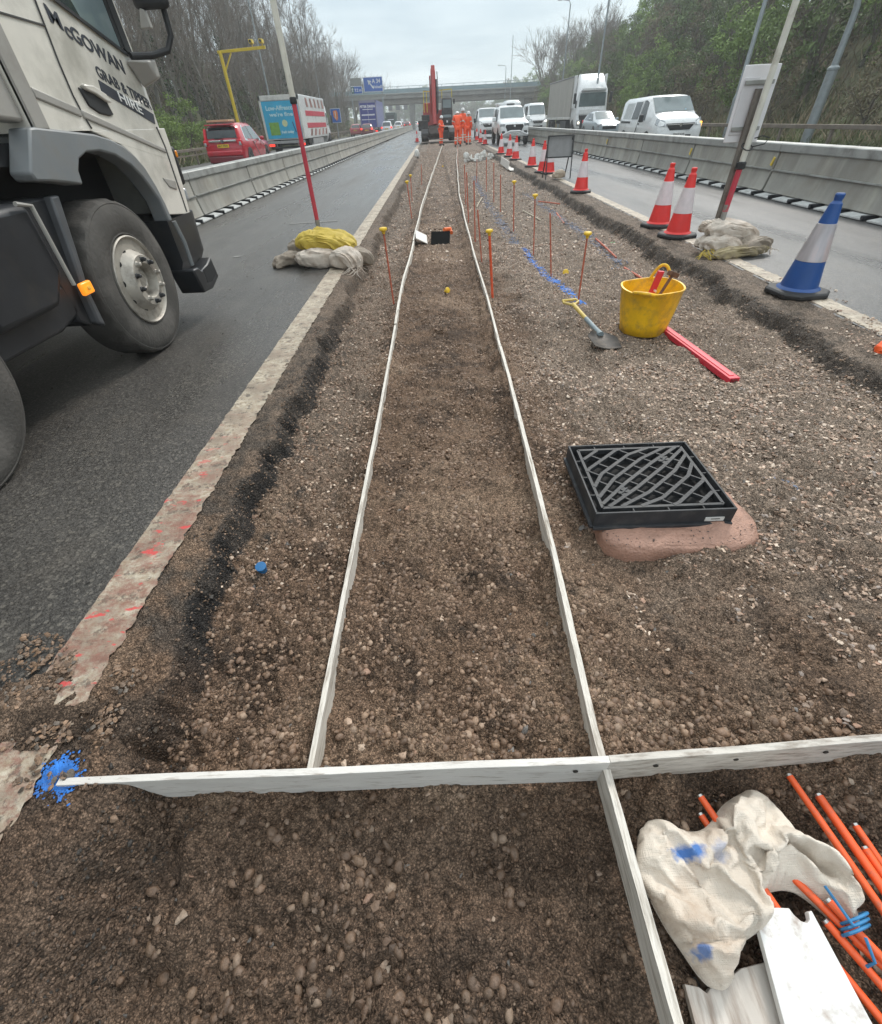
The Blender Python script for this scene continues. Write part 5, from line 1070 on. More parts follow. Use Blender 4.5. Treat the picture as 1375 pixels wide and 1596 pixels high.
for i in range(34):
    xx = -14.9 - random.random() * 3.0; yy = 10 + i * 2.9; k = 'green' if 24 < yy < 46 and random.random() < .75 else random.choice(['mid', 'dark', 'brown', 'brown'])
    plant(k, random.randrange(2), xx, yy, bank_l(xx) - .7, random.uniform(.38, .62), ('low green bush before the left wood, ' if k == 'green' else 'low dull bush before the left wood, ') + by_left(yy), 'bush', 'bushes at the edge of the left wood')
for row, (x, dy, n, smin, smax) in enumerate([(17.4, 3.1, 30, .42, .6), (20, 3.2, 34, .62, .9), (24, 3.3, 40, .8, 1.1), (29, 3.7, 36, .9, 1.25), (36, 5.2, 27, 1, 1.4)]):
    for k in range(n):
        xx = x + random.uniform(-1.2, 1.2); yy = (8 if row < 2 else 4) + dy * k + random.uniform(-1.2, 1.2); z = bank_r(xx) - .35
        kd = random.choice(['green', 'mid', 'mid', 'dark', 'dark', 'brown', 'brown'] if row else ['green', 'mid', 'brown', 'brown'])
        if row == 0 and random.random() < .35: continue
        sc = random.uniform(smin, smax) * (.8 if yy > 90 else 1)
        nm = {'green': 'fresh green leafy', 'mid': 'mid green leafy', 'dark': 'dark green', 'brown': 'brownish half bare'}[kd]
        plant(kd, random.randrange(3), xx, yy, z, sc, f'{nm} ' + ('shrub low on the bank, ' if row < 2 else 'tree high on the bank, ') + by_right(yy), 'tree' if row > 1 else 'shrub', 'shrubs low on the right bank' if row < 2 else 'trees of the right bank')
for i in range(26):
    xx = random.uniform(19, 34); yy = random.uniform(25, 125); plant('bare', random.randrange(7), xx, yy, bank_r(xx) - .4, random.uniform(.45, .62), 'bare slender tree standing among the green ones of the right bank', 'tree', 'bare trees of the right bank')
for x, y, s in ((23, 128, 1.25), (27, 122, 1.15), (31, 116, 1.1), (26, 112, 1.0)): plant('round', 0, x, y, bank_r(x) - 1.5, s, 'spreading bare tree against the sky at the right end of the bridge', 'tree', 'bare trees at the right end of the bridge')
for i in range(44):
    xx = -34 + 1.9 * i + random.uniform(-1, 1); plant(random.choice(['mid', 'dark', 'brown', 'brown']), random.randrange(2), xx, 300 + random.uniform(-25, 25), -1, random.uniform(1.5, 2.3), 'distant tree closing the view under the bridge', 'tree', 'trees closing the view under the bridge')
for i in range(30):
    s_ = random.choice((-1, 1)); xx = s_ * random.uniform(24, 60); yy = random.uniform(165, 330); plant(random.choice(['mid', 'dark', 'brown']), random.randrange(2), xx, yy, 3.5, random.uniform(1.2, 1.8), 'distant tree beyond the bridge', 'tree', 'trees beyond the bridge')
# rough grass and dead stems on the banks
def tufts(name, n, xr, yr, hf, seed, m, hgt):
    rng = np.random.default_rng(seed); x = rng.uniform(*xr, n); y = yr[0] + (yr[1] - yr[0]) * rng.random(n) ** 1.6; z = np.array([hf(a) for a in x]) - .05
    a = rng.uniform(0, 6.28, n); s = hgt * rng.uniform(.4, 1.2, n) ; w_ = .02 + .012 * (y / 20); lx, ly = rng.normal(0, .5, n) * s, rng.normal(0, .5, n) * s
    co = np.stack([np.stack([x - np.cos(a) * w_, y - np.sin(a) * w_, z], -1), np.stack([x + np.cos(a) * w_, y + np.sin(a) * w_, z], -1), np.stack([x + lx, y + ly, z + s], -1)], 1).reshape(-1, 3)
    return tag(np_mesh(name, co, np.arange(3 * n).reshape(n, 3), m, None, False), 'rough grass and dead stems on the banks', 'grass', None, 'stuff')
GB1 = mat('grass_blade', (.115, .135, .05), .8, var=.6, vscale=.7); GB2 = mat('dead_stem', (.22, .175, .11), .9, var=.4, vscale=1)
tufts('grass', 26000, (14.2, 20), (6, 70), bank_r, 1, GB1, .35); tufts('dead_stems', 9000, (15, 24), (6, 80), bank_r, 2, GB2, .8)
tufts('grass', 12000, (-17, -13.7), (6, 80), bank_l, 3, GB1, .3); tufts('dead_stems', 6000, (-22, -14), (6, 90), bank_l, 4, GB2, .8)
# ================================================================== VEHICLES
GLASS = mat('car_glass', (.025, .035, .04), .08, var=.2, spec=.8); GLASSL = mat('windscreen', (.11, .145, .15), .08, var=.25, vscale=1.5, spec=.9); TYRE = mat('tyre', (.028, .027, .027), .75, var=.3, vscale=10, bump=.4, bscale=30, dirt=(.09, .08, .07), dirt_amt=.5, dscale=6)
RIM = mat('alloy', (.4, .4, .41), .35, .7, var=.1); DARK = mat('dark_plastic', (.022, .023, .025), .55, var=.2); CHROME = mat('chrome', (.62, .62, .62), .15, .9, var=.05)
TAIL = mat('tail_red', (.65, .015, .03), .2, var=.1); TAILON = mat('tail_lit', (.8, .05, .03), .3, emit=(1, .05, .03, 1.2)); HEADL = mat('head_lens', (.34, .36, .38), .12, var=.3, vscale=14, spec=.9); HEADON = mat('head_lit', (.9, .85, .7), .3, emit=(1, .9, .7, 1.6)); AMB = mat('amber', (.85, .28, .02), .25, var=.1)
PLY = mat('plate_yellow', (.78, .50, .04), .45); PLW = mat('plate_white', (.72, .72, .70), .45); INK = mat('ink', (.015, .015, .018), .5)
def paint(name, c, r=.22, d=.35): return mat(name, c, r, var=.05, dirt=tuple(x * .6 + .04 for x in c), dirt_amt=d, dscale=2.2, coat=.5)
WHITE = paint('white_paint', (.72, .73, .73)); CREAM = paint('dirty_white_paint', (.60, .595, .56), .35, .5); REDC = paint('red_paint', (.46, .014, .03)); DRED = paint('maroon_paint', (.17, .02, .03)); SILV = paint('silver_blue_paint', (.36, .41, .44))
def wheel_parts(t, x, y, r, w_, side):
    tb = MB().lathe([(r * .62, -w_), (r * .9, -w_), (r, -w_ * .85), (r, -.02), (r * .94, 0), (r * .64, .004)], 24, (0, 0, 0), 'X')
    for p in range(len(tb.v)): a = tb.v[p]; tb.v[p] = (a[0] * side, a[1], a[2])
    o = tb.build('tyre', TYRE, None, smooth=True); wl = tag(bpy.data.objects.new('wheel', None)); COL.objects.link(wl); wl.parent = t; wl.location = (x, y, r); o.parent = wl
    rb = MB(); rb.lathe([(.0001, -.01), (r * .18, -.005), (r * .2, -.03), (r * .55, -.03), (r * .6, .004), (r * .66, .004)], 20, (0, 0, 0), 'X')
    for k in range(5):
        a = k * 1.2566; rb.bar((-.012, math.cos(a) * r * .15, math.sin(a) * r * .15), (-.005, math.cos(a) * r * .6, math.sin(a) * r * .6), .05, .03, (1, 0, 0))
    for p in range(len(rb.v)): a = rb.v[p]; rb.v[p] = (a[0] * side, a[1], a[2])
    rb.build('rim', RIM, wl, smooth=True)
class Shell:
    def __init__(s, st): s.st = st                      # rows: y, half width, z bottom, z belt, z top, half width of the roof
    def ring(s, r):
        y, w_, zb, zl, zt, wt = r
        P = [(w_ * .9, zb), (w_, zb + (zl - zb) * .25), (w_ * 1.0, zl - (zl - zb) * .25), (w_ * .97, zl), (wt + (w_ - wt) * .12, zt - (zt - zl) * .16 if zt - zl > .1 else zt - .02), (wt * .86, zt - .015), (wt * .45, zt), (0, zt + .004)]
        return [(x, y, z) for x, z in P] + [(-x, y, z) for x, z in P[-2::-1]]
    def at(s, y): return [float(np.interp(y, [r[0] for r in s.st], [r[k] for r in s.st])) for k in range(6)]
    def body(s, m, t, bevel=.0):
        mb = MB(); mb.loft([s.ring(r) for r in s.st]); o = mb.build('body', m, t, smooth=True, angle=42); return o
    def side(s, poly, name, m, t, sides=(1, -1), off=.012):
        for sd in sides:
            n = 5; mb = MB(); P = []
            for (y, tt) in poly:
                _, w_, zb, zl, zt, wt = s.at(y); a = Vector((w_ * .97, y, zl)); b = Vector((wt + (w_ - wt) * .12, y, zt - (zt - zl) * .16)); q = a.lerp(b, tt); P.append((sd * (q.x + off), y, q.z))
            Q = [(p[0] - sd * .02, p[1], p[2]) for p in P]; k = len(P); mb.add(P + Q, [tuple(range(k)), tuple(range(2 * k - 1, k - 1, -1))] + [(i, (i + 1) % k, k + (i + 1) % k, k + i) for i in range(k)]); mb.build(name, m, t)
    def screen(s, i, v0, v1, u, name, m, t, off=.015, ins=.0):
        a, b = s.st[i], s.st[i + 1]; d = Vector((0, b[0] - a[0], b[4] - a[4])); nrm = Vector((0, -d.z, d.y)).normalized(); nrm = nrm if nrm.z > 0 or abs(nrm.z) < 1e-3 else -nrm
        if abs(nrm.z) < .9 and ((a[4] < b[4]) and nrm.y > 0): nrm = -nrm
        rows_ = []
        for v in (v0, (v0 + v1) / 2, v1):
            y = a[0] + (b[0] - a[0]) * v; wt = a[5] + (b[5] - a[5]) * v; z = a[4] + (b[4] - a[4]) * v
            rows_.append([Vector((x * wt * (u + ins * v), y, z - .02 * abs(x) ** 3)) + nrm * off for x in (-1, -.6, -.2, .2, .6, 1)])
        mb = MB(); vs = [p for r in rows_ for p in r]; n = 6
        mb.add(vs + [p - nrm * .02 for p in vs], [(j * n + i, j * n + i + 1, (j + 1) * n + i + 1, (j + 1) * n + i) for j in range(2) for i in range(n - 1)]); mb.build(name, m, t, smooth=True)
def arches(t, sh, ys, r, m=DARK):
    for y in ys:
        for sd in (1, -1):
            w_ = sh.at(y)[1]; MB().lathe([(.0001, 0), (r * 1.14, 0), (r * 1.14, .012), (.0001, .012)], 24, (sd * (w_ + .001) - .006, y, r * 1.02), 'X').build('wheel_arch', m, t)
            wheel_parts(t, sd * (w_ + .012), y, r, .2, sd)
def plate(t, y, z, txt, m, back, w_=.52):
    MB().box((0, y, z), (w_, .015, .115)).build('number_plate', m, t)
    text('plate_text', txt, .085, INK, t, frame((0, y + (-.011 if back else .011), z), (1 if back else -1, 0, 0), (0, 0, 1)), width=w_ * .88, bold=.002)
def lump(t, name, c, d, m, rot=None, bev=.02): return MB().box(c, d, rot).build(name, m, t, bevel=bev)
# --- red crossover car, seen from behind on the left
t = thing('parked_car', 'bright red crossover car seen from behind over the left barrier', 'car', (-9.62, 26.2, 0)); t.name = 'red_car'
S = Shell([(0, .78, .42, .86, .90, .66), (.05, .84, .30, .98, 1.02, .72), (.16, .87, .28, 1.02, 1.40, .68), (.34, .88, .27, 1.03, 1.58, .64), (1.2, .90, .25, 1.02, 1.66, .64), (2.3, .90, .25, 1.0, 1.64, .63), (2.9, .90, .25, .98, 1.44, .60), (3.45, .89, .25, .97, 1.05, .68), (4.2, .85, .27, .88, .93, .62), (4.5, .72, .34, .70, .74, .5)])
S.body(REDC, t); S.screen(1, .30, 1, .95, 'rear_window', GLASS, t, .02); S.screen(2, .0, .55, .95, 'rear_window_top', GLASS, t, .012); S.screen(6, .05, .9, .95, 'windscreen', GLASSL, t)
S.side([(.75, .12), (1.0, .85), (1.55, .95), (1.6, .06)], 'window', GLASSL, t); S.side([(1.68, .06), (1.63, .95), (2.3, .95), (2.75, .3), (2.8, .05)], 'window', GLASSL, t); S.side([(.62, .03), (.9, .95), (1.0, 1.02), (2.35, 1.02), (2.9, .0), (2.85, -.04), (.7, -.04)], 'window_trim', CHROME, t, off=.004)
arches(t, S, (.85, 3.55), .36)
lump(t, 'spoiler', (0, .17, 1.585), (1.26, .32, .05), REDC); lump(t, 'bumper', (0, -.03, .60), (1.62, .16, .2), REDC, bev=.05); lump(t, 'lower_bumper', (0, -.01, .38), (1.56, .18, .24), DRED, bev=.04)
lump(t, 'chrome_strip', (0, .0, 1.03), (1.24, .07, .075), CHROME); lump(t, 'emblem', (0, -.045, 1.02), (.13, .02, .11), mat('badge', (.15, .15, .17), .3, .6))
for s in (1, -1):
    lump(t, 'tail_light', (s * .745, .13, 1.24), (.11, .16, .46), TAIL, rotm(rx=-.25, ry=-s * .15), .03); lump(t, 'tail_light', (s * .77, .05, .99), (.2, .16, .17), TAIL, bev=.03); lump(t, 'reverse_light', (s * .79, .0, .93), (.1, .1, .12), HEADL, bev=.02)
    lump(t, 'mirror', (s * 1.0, 2.75, 1.05), (.2, .12, .15), REDC, bev=.04); lump(t, 'door_handle', (s * .915, 1.85, .93), (.02, .2, .035), CHROME, bev=.01)
MB().bar((-.35, .06, 1.12), (.05, .02, 1.14), .03).build('wiper', DARK, t); plate(t, -.055, .86, 'JR17 FSW', PLY, True)
S.side([(2.9, -1.6), (2.9, -.06), (2.93, -.06), (2.93, -1.6)], 'door_seam', DARK, t, off=.006); S.side([(1.62, -1.6), (1.62, -.06), (1.65, -.06), (1.65, -1.6)], 'door_seam', DARK, t, off=.006)
lump(t, 'roof_load', (-.1, .75, 1.72), (1.0, .8, .07), mat('tan_board', (.5, .33, .2), .7), bev=.01)
# generic small car for the queue beyond
def small_car(name, label, x, y, m, rz=0, h=1.45, lights=TAIL, group='cars queueing beyond the left barrier', L_=4.2, W_=.86):
    t = thing(name, label, 'car', (x, y, 0), rz, group); k = h / 1.45
    S = Shell([(0, W_ * .88, .35, .80, .84, .62), (.08, W_ * .97, .27, .9, .96, .66), (.5, W_, .25, .93, 1.36 * k, .58), (1.2, W_, .24, .92, h, .58), (2.1, W_, .24, .91, h * .985, .58), (2.95, W_, .25, .9, .98, .66), (3.8, W_ * .96, .27, .82, .86, .6), (L_, W_ * .8, .36, .62, .66, .5)])
    S.body(m, t); S.screen(1, .1, .9, .92, 'rear_window', GLASS, t, .02); S.screen(4, .1, .95, .95, 'windscreen', GLASSL, t)
    S.side([(.7, .08), (.85, .85), (1.45, .95), (1.48, .05)], 'window', GLASS, t); S.side([(1.55, .05), (1.52, .95), (2.1, .93), (2.65, .06)], 'window', GLASS, t)
    arches(t, S, (.8, 3.3), .31)
    for s in (1, -1): lump(t, 'tail_light', (s * .72, .06, .86), (.24, .14, .2), lights, bev=.03); lump(t, 'headlight', (s * .64, L_ - .12, .68), (.3, .2, .15), HEADL, bev=.03); lump(t, 'mirror', (s * .95, 2.55, .98), (.18, .1, .12), m, bev=.03)
    lump(t, 'bumper', (0, .0, .5), (1.5, .14, .2), m, bev=.04); plate(t, -.075, .72, 'BK62 LTO', PLY, True); lump(t, 'grille', (0, L_ - .02, .55), (.9, .1, .16), DARK)
    return t
small_car('red_car', 'small pinkish red car behind the dark red one', -11.9, 88, paint('pink_red', (.5, .07, .08)))
small_car('dark_car', 'dark red car with glowing tail lights under the blue lorry', -9.4, 81, DRED, lights=TAILON)
small_car('white_car', 'white estate car queueing right of the blue lorry', -7.2, 88, WHITE, h=1.6, lights=TAILON)
small_car('white_car', 'second white car further on in the left queue', -7.3, 118, WHITE, h=1.55)
for i, (x, y, m, lb) in enumerate([(-6.9, 150, REDC, 'first red car of the far queue under the bridge'), (-10, 158, SILV, 'silver car of the far queue under the bridge'), (-6.6, 172, REDC, 'second red car of the far queue under the bridge'), (-9.6, 182, DRED, 'dark red car of the far queue under the bridge'), (-6.2, 195, WHITE, 'white car of the far queue under the bridge'), (-9, 214, REDC, 'last red car of the far queue under the bridge')]): small_car('far_car', lb, x, y, m, lights=TAILON)
# --- box lorries seen from behind (left carriageway)
def box_lorry(name, label, x, y, L_, W_, z0, z1, cab_h, side_m, back_m, frame_m, group=None):
    t = thing(name, label, 'lorry', (x, y, 0), 0, group)
    lump(t, 'box_body', (0, L_ / 2, (z0 + z1) / 2), (W_, L_, z1 - z0), side_m, bev=.03)
    lump(t, 'rear_frame', (0, -.02, z1 - .12), (W_, .1, .24), frame_m, bev=.01)
    for s in (1, -1): lump(t, 'rear_post', (s * (W_ / 2 - .06), -.02, (z0 + z1) / 2), (.12, .1, z1 - z0), frame_m, bev=.01)
    lump(t, 'rear_door', (0, -.03, (z0 + z1) / 2 - .1), (W_ - .26, .06, z1 - z0 - .34), back_m, bev=.01)
    lump(t, 'chassis', (0, L_ / 2 + .6, .62), (.9, L_ + 1, .22), DARK); lump(t, 'tail_lift', (0, -.08, z0 - .12), (W_ - .1, .18, .14), mat('lift_grey', (.3, .3, .3), .6))
    lump(t, 'under_bar', (0, .1, .42), (W_ - .3, .1, .12), DARK)
    for s in (1, -1):
        lump(t, 'tail_light', (s * (W_ / 2 - .25), .0, .55), (.34, .08, .12), TAILON, bev=.01); MB().bar((s * .7, .1, .4), (s * .7, .1, .75), .07, .07, (0, 1, 0)).build('bracket', mat('lift_grey', (.3, .3, .3), .6), t)
        for yy in (1.7, L_ + .9): wheel_parts(t, s * (W_ / 2 - .02), yy, .48, .3, s)
        lump(t, 'side_guard', (s * (W_ / 2 - .05), L_ / 2 + .2, .62), (.04, L_ * .45, .3), mat('lift_grey', (.3, .3, .3), .6), bev=.01)
    S = Shell([(L_ + .08, W_ * .46, .5, 1.3, cab_h, W_ * .42), (L_ + 1.2, W_ * .47, .4, 1.3, cab_h, W_ * .42), (L_ + 1.7, W_ * .46, .4, 1.25, cab_h - .25, W_ * .40), (L_ + 2.0, W_ * .42, .45, 1.1, 1.3, W_ * .38)]); S.body(WHITE, t); S.side([(L_ + .7, .1), (L_ + .75, .7), (L_ + 1.3, .7), (L_ + 1.6, .1)], 'window', GLASS, t); S.screen(2, .1, .9, .9, 'windscreen', GLASSL, t)
    for s in (1, -1): lump(t, 'mirror', (s * (W_ / 2 + .12), L_ + 1.75, 1.75), (.1, .18, .5), DARK)
    return t
POST = mat('poster_blue', (.03, .36, .58), .5, var=.15, vscale=1.5)
t = box_lorry('box_lorry', 'white box lorry with a light blue poster on its rear door and red side graphics', -9.62, 37.6, 8.3, 2.5, .80, 2.92, 2.75, WHITE, POST, CREAM)
LB = mat('poster_pale', (.45, .68, .74), .5); text('poster_text', 'Low-Alfresco', .30, LB, t, frame((-.05, -.07, 2.32), (1, 0, 0), (0, 0, 1)), bold=.01, width=1.7)
text('poster_text', "we're fine", .26, LB, t, frame((.0, -.07, 2.02), (1, 0, 0), (0, 0, 1)), bold=.008, width=1.5)
lump(t, 'poster_green', (-.58, -.065, 1.35), (.62, .01, .62), mat('poster_green', (.16, .34, .05), .5, var=.2), bev=.003); MB().lathe([(.0001, 0), (.17, 0), (.17, .01), (.0001, .01)], 20, (.12, -.07, 1.6), 'Y').build('poster_disc', mat('poster_cream', (.55, .62, .35), .5), t)
MB().bar((.62, -.07, 1.65), (.74, -.07, 1.15), .05, .01, (0, 1, 0)).build('poster_brush', mat('poster_navy', (.02, .05, .2), .5), t); text('poster_text', 'fresh today', .18, LB, t, frame((.2, -.07, 1.18), (1, 0, 0), (0, 0, 1)), bold=.01, width=.8)
RG_ = mat('graphic_red', (.50, .03, .06), .45, var=.15); BRG = mat('graphic_brown', (.26, .12, .10), .5, var=.4, vscale=2)
for z in (2.05, 1.45): lump(t, 'red_band', (1.258, 4.6, z), (.012, 6.6, .26), RG_, bev=.003)
for k in range(5):
    MB().prism([(1.9 + 1.35 * k, 2.36), (2.5 + 1.35 * k, 2.36), (2.2 + 1.35 * k, 2.8), (1.8 + 1.35 * k, 2.8)], 1.252, 1.264, 'X').build('graphic', BRG, t); MB().prism([(1.8 + 1.35 * k, .92), (2.4 + 1.35 * k, .92), (2.7 + 1.35 * k, 1.26), (2.2 + 1.35 * k, 1.26)], 1.252, 1.264, 'X').build('graphic', BRG, t)
t = box_lorry('box_lorry', 'blue lorry with white writing on its rear doors near the bridge', -9.55, 86.5, 11.5, 2.5, .95, 3.9, 3.4, paint('lorry_blue', (.12, .14, .40), .4), mat('door_blue', (.035, .045, .26), .45, var=.1), paint('lorry_blue2', (.25, .24, .34), .4))
LW = mat('letter_white', (.75, .75, .8), .5); text('door_text', 'PETER GREEN', .36, LW, t, frame((0, -.075, 3.25), (1, 0, 0), (0, 0, 1)), bold=.014, width=2.15)
for z, w__ in ((2.95, 1.5), (2.4, 1.9), (2.32, 1.9), (1.85, 2.0)): lump(t, 'text_line', (0, -.068, z), (w__, .01, .07), LW, bev=.002)
lump(t, 'door_seam', (0, -.07, 2.3), (.03, .012, 2.5), LW, bev=.002)
lump(tag(thing('dark_van', 'dark green high vehicle beyond the blue lorry under the bridge', 'van', (-9.4, 128, 0)), None), 'body', (0, 2.5, 1.7), (2.2, 5, 2.7), mat('dark_green', (.03, .06, .055), .5), bev=.1)
tv = bpy.data.objects['dark_van']; lump(tv, 'rear_window', (0, -.02, 2.3), (1.6, .05, .6), GLASS); lump(tv, 'stripe', (0, -.03, 1.9), (1.3, .04, .12), LW); [lump(tv, 'tail_light', (s * .95, -.02, 1.1), (.15, .06, .5), TAIL) for s in (1, -1)]; [wheel_parts(tv, s * 1.1, y, .36, .2, s) for s in (1, -1) for y in (.9, 4.1)]
# --- vans facing the camera (right): local +y is their front
def van(label, x, y, kind, rz=math.pi, k=1.0, kz=1.0, name='white_van', group=None, m=WHITE):
    t = thing(name, label, 'van', (x, y, 0), rz, group); L_ = 5.0
    if kind == 'low': st = [(0, .94, .38, 1.08, 1.88, .80), (.1, .97, .28, 1.10, 1.93, .80), (3.0, .98, .26, 1.08, 1.97, .80), (3.35, .98, .26, 1.06, 1.93, .79), (4.20, .97, .26, 1.04, 1.32, .82), (4.72, .95, .28, .92, 1.18, .80), (4.95, .90, .30, .86, 1.02, .76), (5.02, .82, .38, .7, .74, .68)]
    else: st = [(0, .94, .38, 1.2, 2.3, .84), (.1, .97, .28, 1.2, 2.38, .85), (3.2, .98, .26, 1.18, 2.4, .83), (3.6, .98, .26, 1.16, 2.25, .80), (4.25, .97, .26, 1.12, 1.36, .83), (4.85, .95, .28, .95, 1.12, .8), (5.02, .88, .30, .80, .9, .72), (5.08, .80, .38, .6, .64, .66)]
    S = Shell(st); S.body(m, t); L_ = st[-1][0]
    S.screen(3, .06, .90, .98, 'windscreen', GLASSL, t, .016)
    S.side([(3.42, .06), (3.3, .9), (3.0, .98), (2.75, .98), (2.7, .1), (3.0, .03)], 'window', GLASS, t); S.side([(2.5, .08), (2.52, .95), (1.72, .95), (1.65, .08)], 'window', GLASS, t)
    S.side([(1.5, .08), (1.52, .92), (.55, .92), (.45, .1)], 'side_panel', mat('panel_white', (.52, .55, .55), .5), t, off=.006); S.side([(1.6, -.14), (1.6, -.03), (.3, -.03), (.3, -.14)], 'slide_rail', DARK, t)
    arches(t, S, (.95, 4.0), .34)
    MB().loft([[(x_ * sx_, y_, z_) for x_, z_ in ((-.42, .74), (.42, .74), (.60, .98), (-.60, .98))] for y_, sx_ in ((L_ - .18, 1), (L_ + .015, .95))]).build('grille', DARK, t, bevel=.01)
    lump(t, 'lower_grille', (0, L_ - .03, .5), (1.0, .12, .16), DARK); lump(t, 'chrome_bar', (0, L_ + .0, .93), (1.15, .06, .035), CHROME, bev=.008); MB().lathe([(.0001, 0), (.06, 0), (.06, .02), (.0001, .02)], 16, (0, L_ + .02, .92), 'Y').build('emblem', CHROME, t)
    for s in (1, -1):
        MB().loft([[(s * .62, L_ + .0, .90), (s * .62, L_ - .10, 1.06), (s * .88, L_ - .32, 1.17), (s * .955, L_ - .28, .98), (s * .86, L_ - .05, .88)], [(s * .62, L_ - .2, .88), (s * .62, L_ - .3, 1.04), (s * .86, L_ - .5, 1.12), (s * .9, L_ - .5, .96), (s * .84, L_ - .3, .86)]]).build('headlight', HEADL, t)
        lump(t, 'mirror', (s * 1.12, 3.45, 1.18), (.2, .12, .28), DARK if kind == 'low' else m, bev=.04); lump(t, 'door_handle', (s * .995, 2.85, .98), (.03, .14, .05), DARK, bev=.01)
        S.side([(2.62, -2.0), (2.62, .95), (2.645, .95), (2.645, -2.0)], 'door_seam', DARK, t, (s,), off=.005)
    plate(t, L_ + .03, .6, 'DX19 KVL', PLW, False); lump(t, 'bumper_lip', (0, L_ - .04, .36), (1.5, .14, .1), DARK)
    MB().bar((.1, 4.16, 1.34), (.75, 4.1, 1.32), .025).build('wiper', DARK, t)
    t.scale = (k, k, kz); return t, S
t, S = van('white panel van with dark side windows seen over the right barrier', 10.05, 28.9, 'low', math.pi + .0, 1.0, .91, 'panel_van')
MB().box((-.90, 4.72, .90), (.13, .16, .22)).build('indicator', mat('amber_lit', (1, .55, .06), .3, emit=(1, .45, .04, 1.5)), t, bevel=.03)
MB().box((-.45, 4.04, 1.42), (.06, .02, .06), rotm(rx=-.8)).build('tax_disc', mat('disc_blue', (.1, .4, .6), .4), t)
van('white van just left of the pickup with a black grille', 4.75, 56, 'low', math.pi, 1.02, 1.03)
van('tall white van behind the barrier right of the pickup', 10.9, 67, 'high', math.pi, 1.0, .98)
van('white van roof showing above the pickup, far back', 10.8, 86, 'high', math.pi, 1.15, 1.27)
van('dark grey van in the distance between the workers and the white van', 4.3, 92, 'low', math.pi, 1, 1, 'grey_van', None, paint('grey_paint', (.10, .11, .13)))
# --- white pickup facing the camera
t = thing('pickup_truck', 'white pickup truck with a silver nudge bar in the coned lane', 'pickup', (4.92, 41.0, 0), math.pi)
S = Shell([(0, .9, .6, 1.1, 1.8, .78), (.05, .93, .5, 1.1, 1.9, .78), (2.3, .95, .5, 1.12, 1.92, .78), (3.0, .95, .5, 1.14, 1.86, .74), (3.75, .94, .5, 1.14, 1.26, .80), (4.75, .92, .5, 1.08, 1.16, .80), (4.98, .86, .52, .95, 1.02, .74), (5.05, .8, .56, .85, .9, .7)]); S.body(WHITE, t)
S.screen(3, .1, .93, .96, 'windscreen', GLASSL, t); S.side([(3.2, .05), (2.95, .92), (2.2, .95), (2.2, .05)], 'window', GLASS, t); S.side([(2.1, .05), (2.1, .95), (1.3, .95), (1.3, .05)], 'window', GLASS, t); arches(t, S, (.95, 4.1), .40)
MB().loft([[(x_, y_, z_) for x_, z_ in ((-.42, .66), (.42, .66), (.56, .9), (.5, 1.0), (-.5, 1.0), (-.56, .9))] for y_ in (4.8, 5.085)]).build('grille', DARK, t, bevel=.02); lump(t, 'emblem', (0, 5.1, .92), (.14, .03, .1), CHROME)
lump(t, 'light_bar', (0, 2.6, 1.95), (.5, .16, .07), DARK); lump(t, 'roof_canopy', (0, 1.1, 1.98), (1.5, 1.9, .14), WHITE, bev=.04)
for s in (1, -1): lump(t, 'headlight', (s * .72, 4.93, .98), (.32, .22, .13), HEADL, rotm(rz=-s * .3), .03); lump(t, 'mirror', (s * 1.08, 3.15, 1.25), (.22, .12, .24), WHITE, bev=.04); lump(t, 'fog_lamp', (s * .68, 5.06, .62), (.2, .08, .16), DARK)
MB().tube([(-.85, 4.9, .55), (-.8, 5.15, .5), (-.45, 5.22, .62), (-.3, 5.24, .68), (.3, 5.24, .68), (.45, 5.22, .62), (.8, 5.15, .5), (.85, 4.9, .55)], .045, 10).build('nudge_bar', WHITE, t, smooth=True); plate(t, 5.27, .55, 'YC70 RZN', PLW, False)
lump(t, 'bumper', (0, 5.0, .52), (1.7, .16, .2), WHITE, bev=.05)
t = small_car('silver_car', 'pale silver-blue car between the artic and the white panel van', 11.75, 43.5, SILV, math.pi, 1.42, TAIL, None)
# --- articulated lorry facing the camera
t = thing('articulated_lorry', 'white articulated lorry with a beige curtain trailer behind the right barrier', 'lorry', (12.3, 46.6, 0), math.pi)
lump(t, 'trailer', (0, -6.6, 2.32), (2.45, 9.5, 2.4), mat('curtain', (.36, .345, .31), .6, var=.12, vscale=.8, dirt=(.25, .24, .21), dirt_amt=.4, stretch=(1, 3, .4)), bev=.04)
lump(t, 'trailer_frame', (0, -6.6, 1.06), (2.5, 9.5, .16), CREAM); lump(t, 'top_rail', (0, -6.6, 3.5), (2.5, 9.5, .1), mat('rail_grey', (.2, .2, .2), .6)); lump(t, 'chassis', (0, -5.5, .8), (1.0, 10, .25), DARK); lump(t, 'side_box', (1.1, -4, .65), (.3, 2.2, .5), DARK)
S = Shell([(-1.75, 1.15, .5, 1.6, 3.62, .95), (-1.2, 1.17, .5, 1.6, 3.6, .98), (-.3, 1.2, .42, 1.6, 2.95, 1.08), (-.08, 1.2, .4, 1.6, 2.72, 1.08), (.0, 1.2, .4, 1.5, 1.62, 1.1), (.06, 1.18, .42, 1.2, 1.4, 1.1), (.1, 1.14, .45, .9, 1.0, 1.05)]); S.body(WHITE, t)
MB().loft([[(x_, y_, z_) for x_, z_ in ((-1.02, 1.72), (1.02, 1.72), (.98, 2.5), (-.98, 2.5))] for y_ in (-.25, .03)]).build('windscreen', GLASSL, t, bevel=.02)
MB().loft([[(x_, y_, z_) for x_, z_ in ((-.95, 2.62), (.95, 2.62), (.9, 2.76), (-.9, 2.76))] for y_ in (-.25, .14)]).build('sun_visor', WHITE, t, bevel=.02)
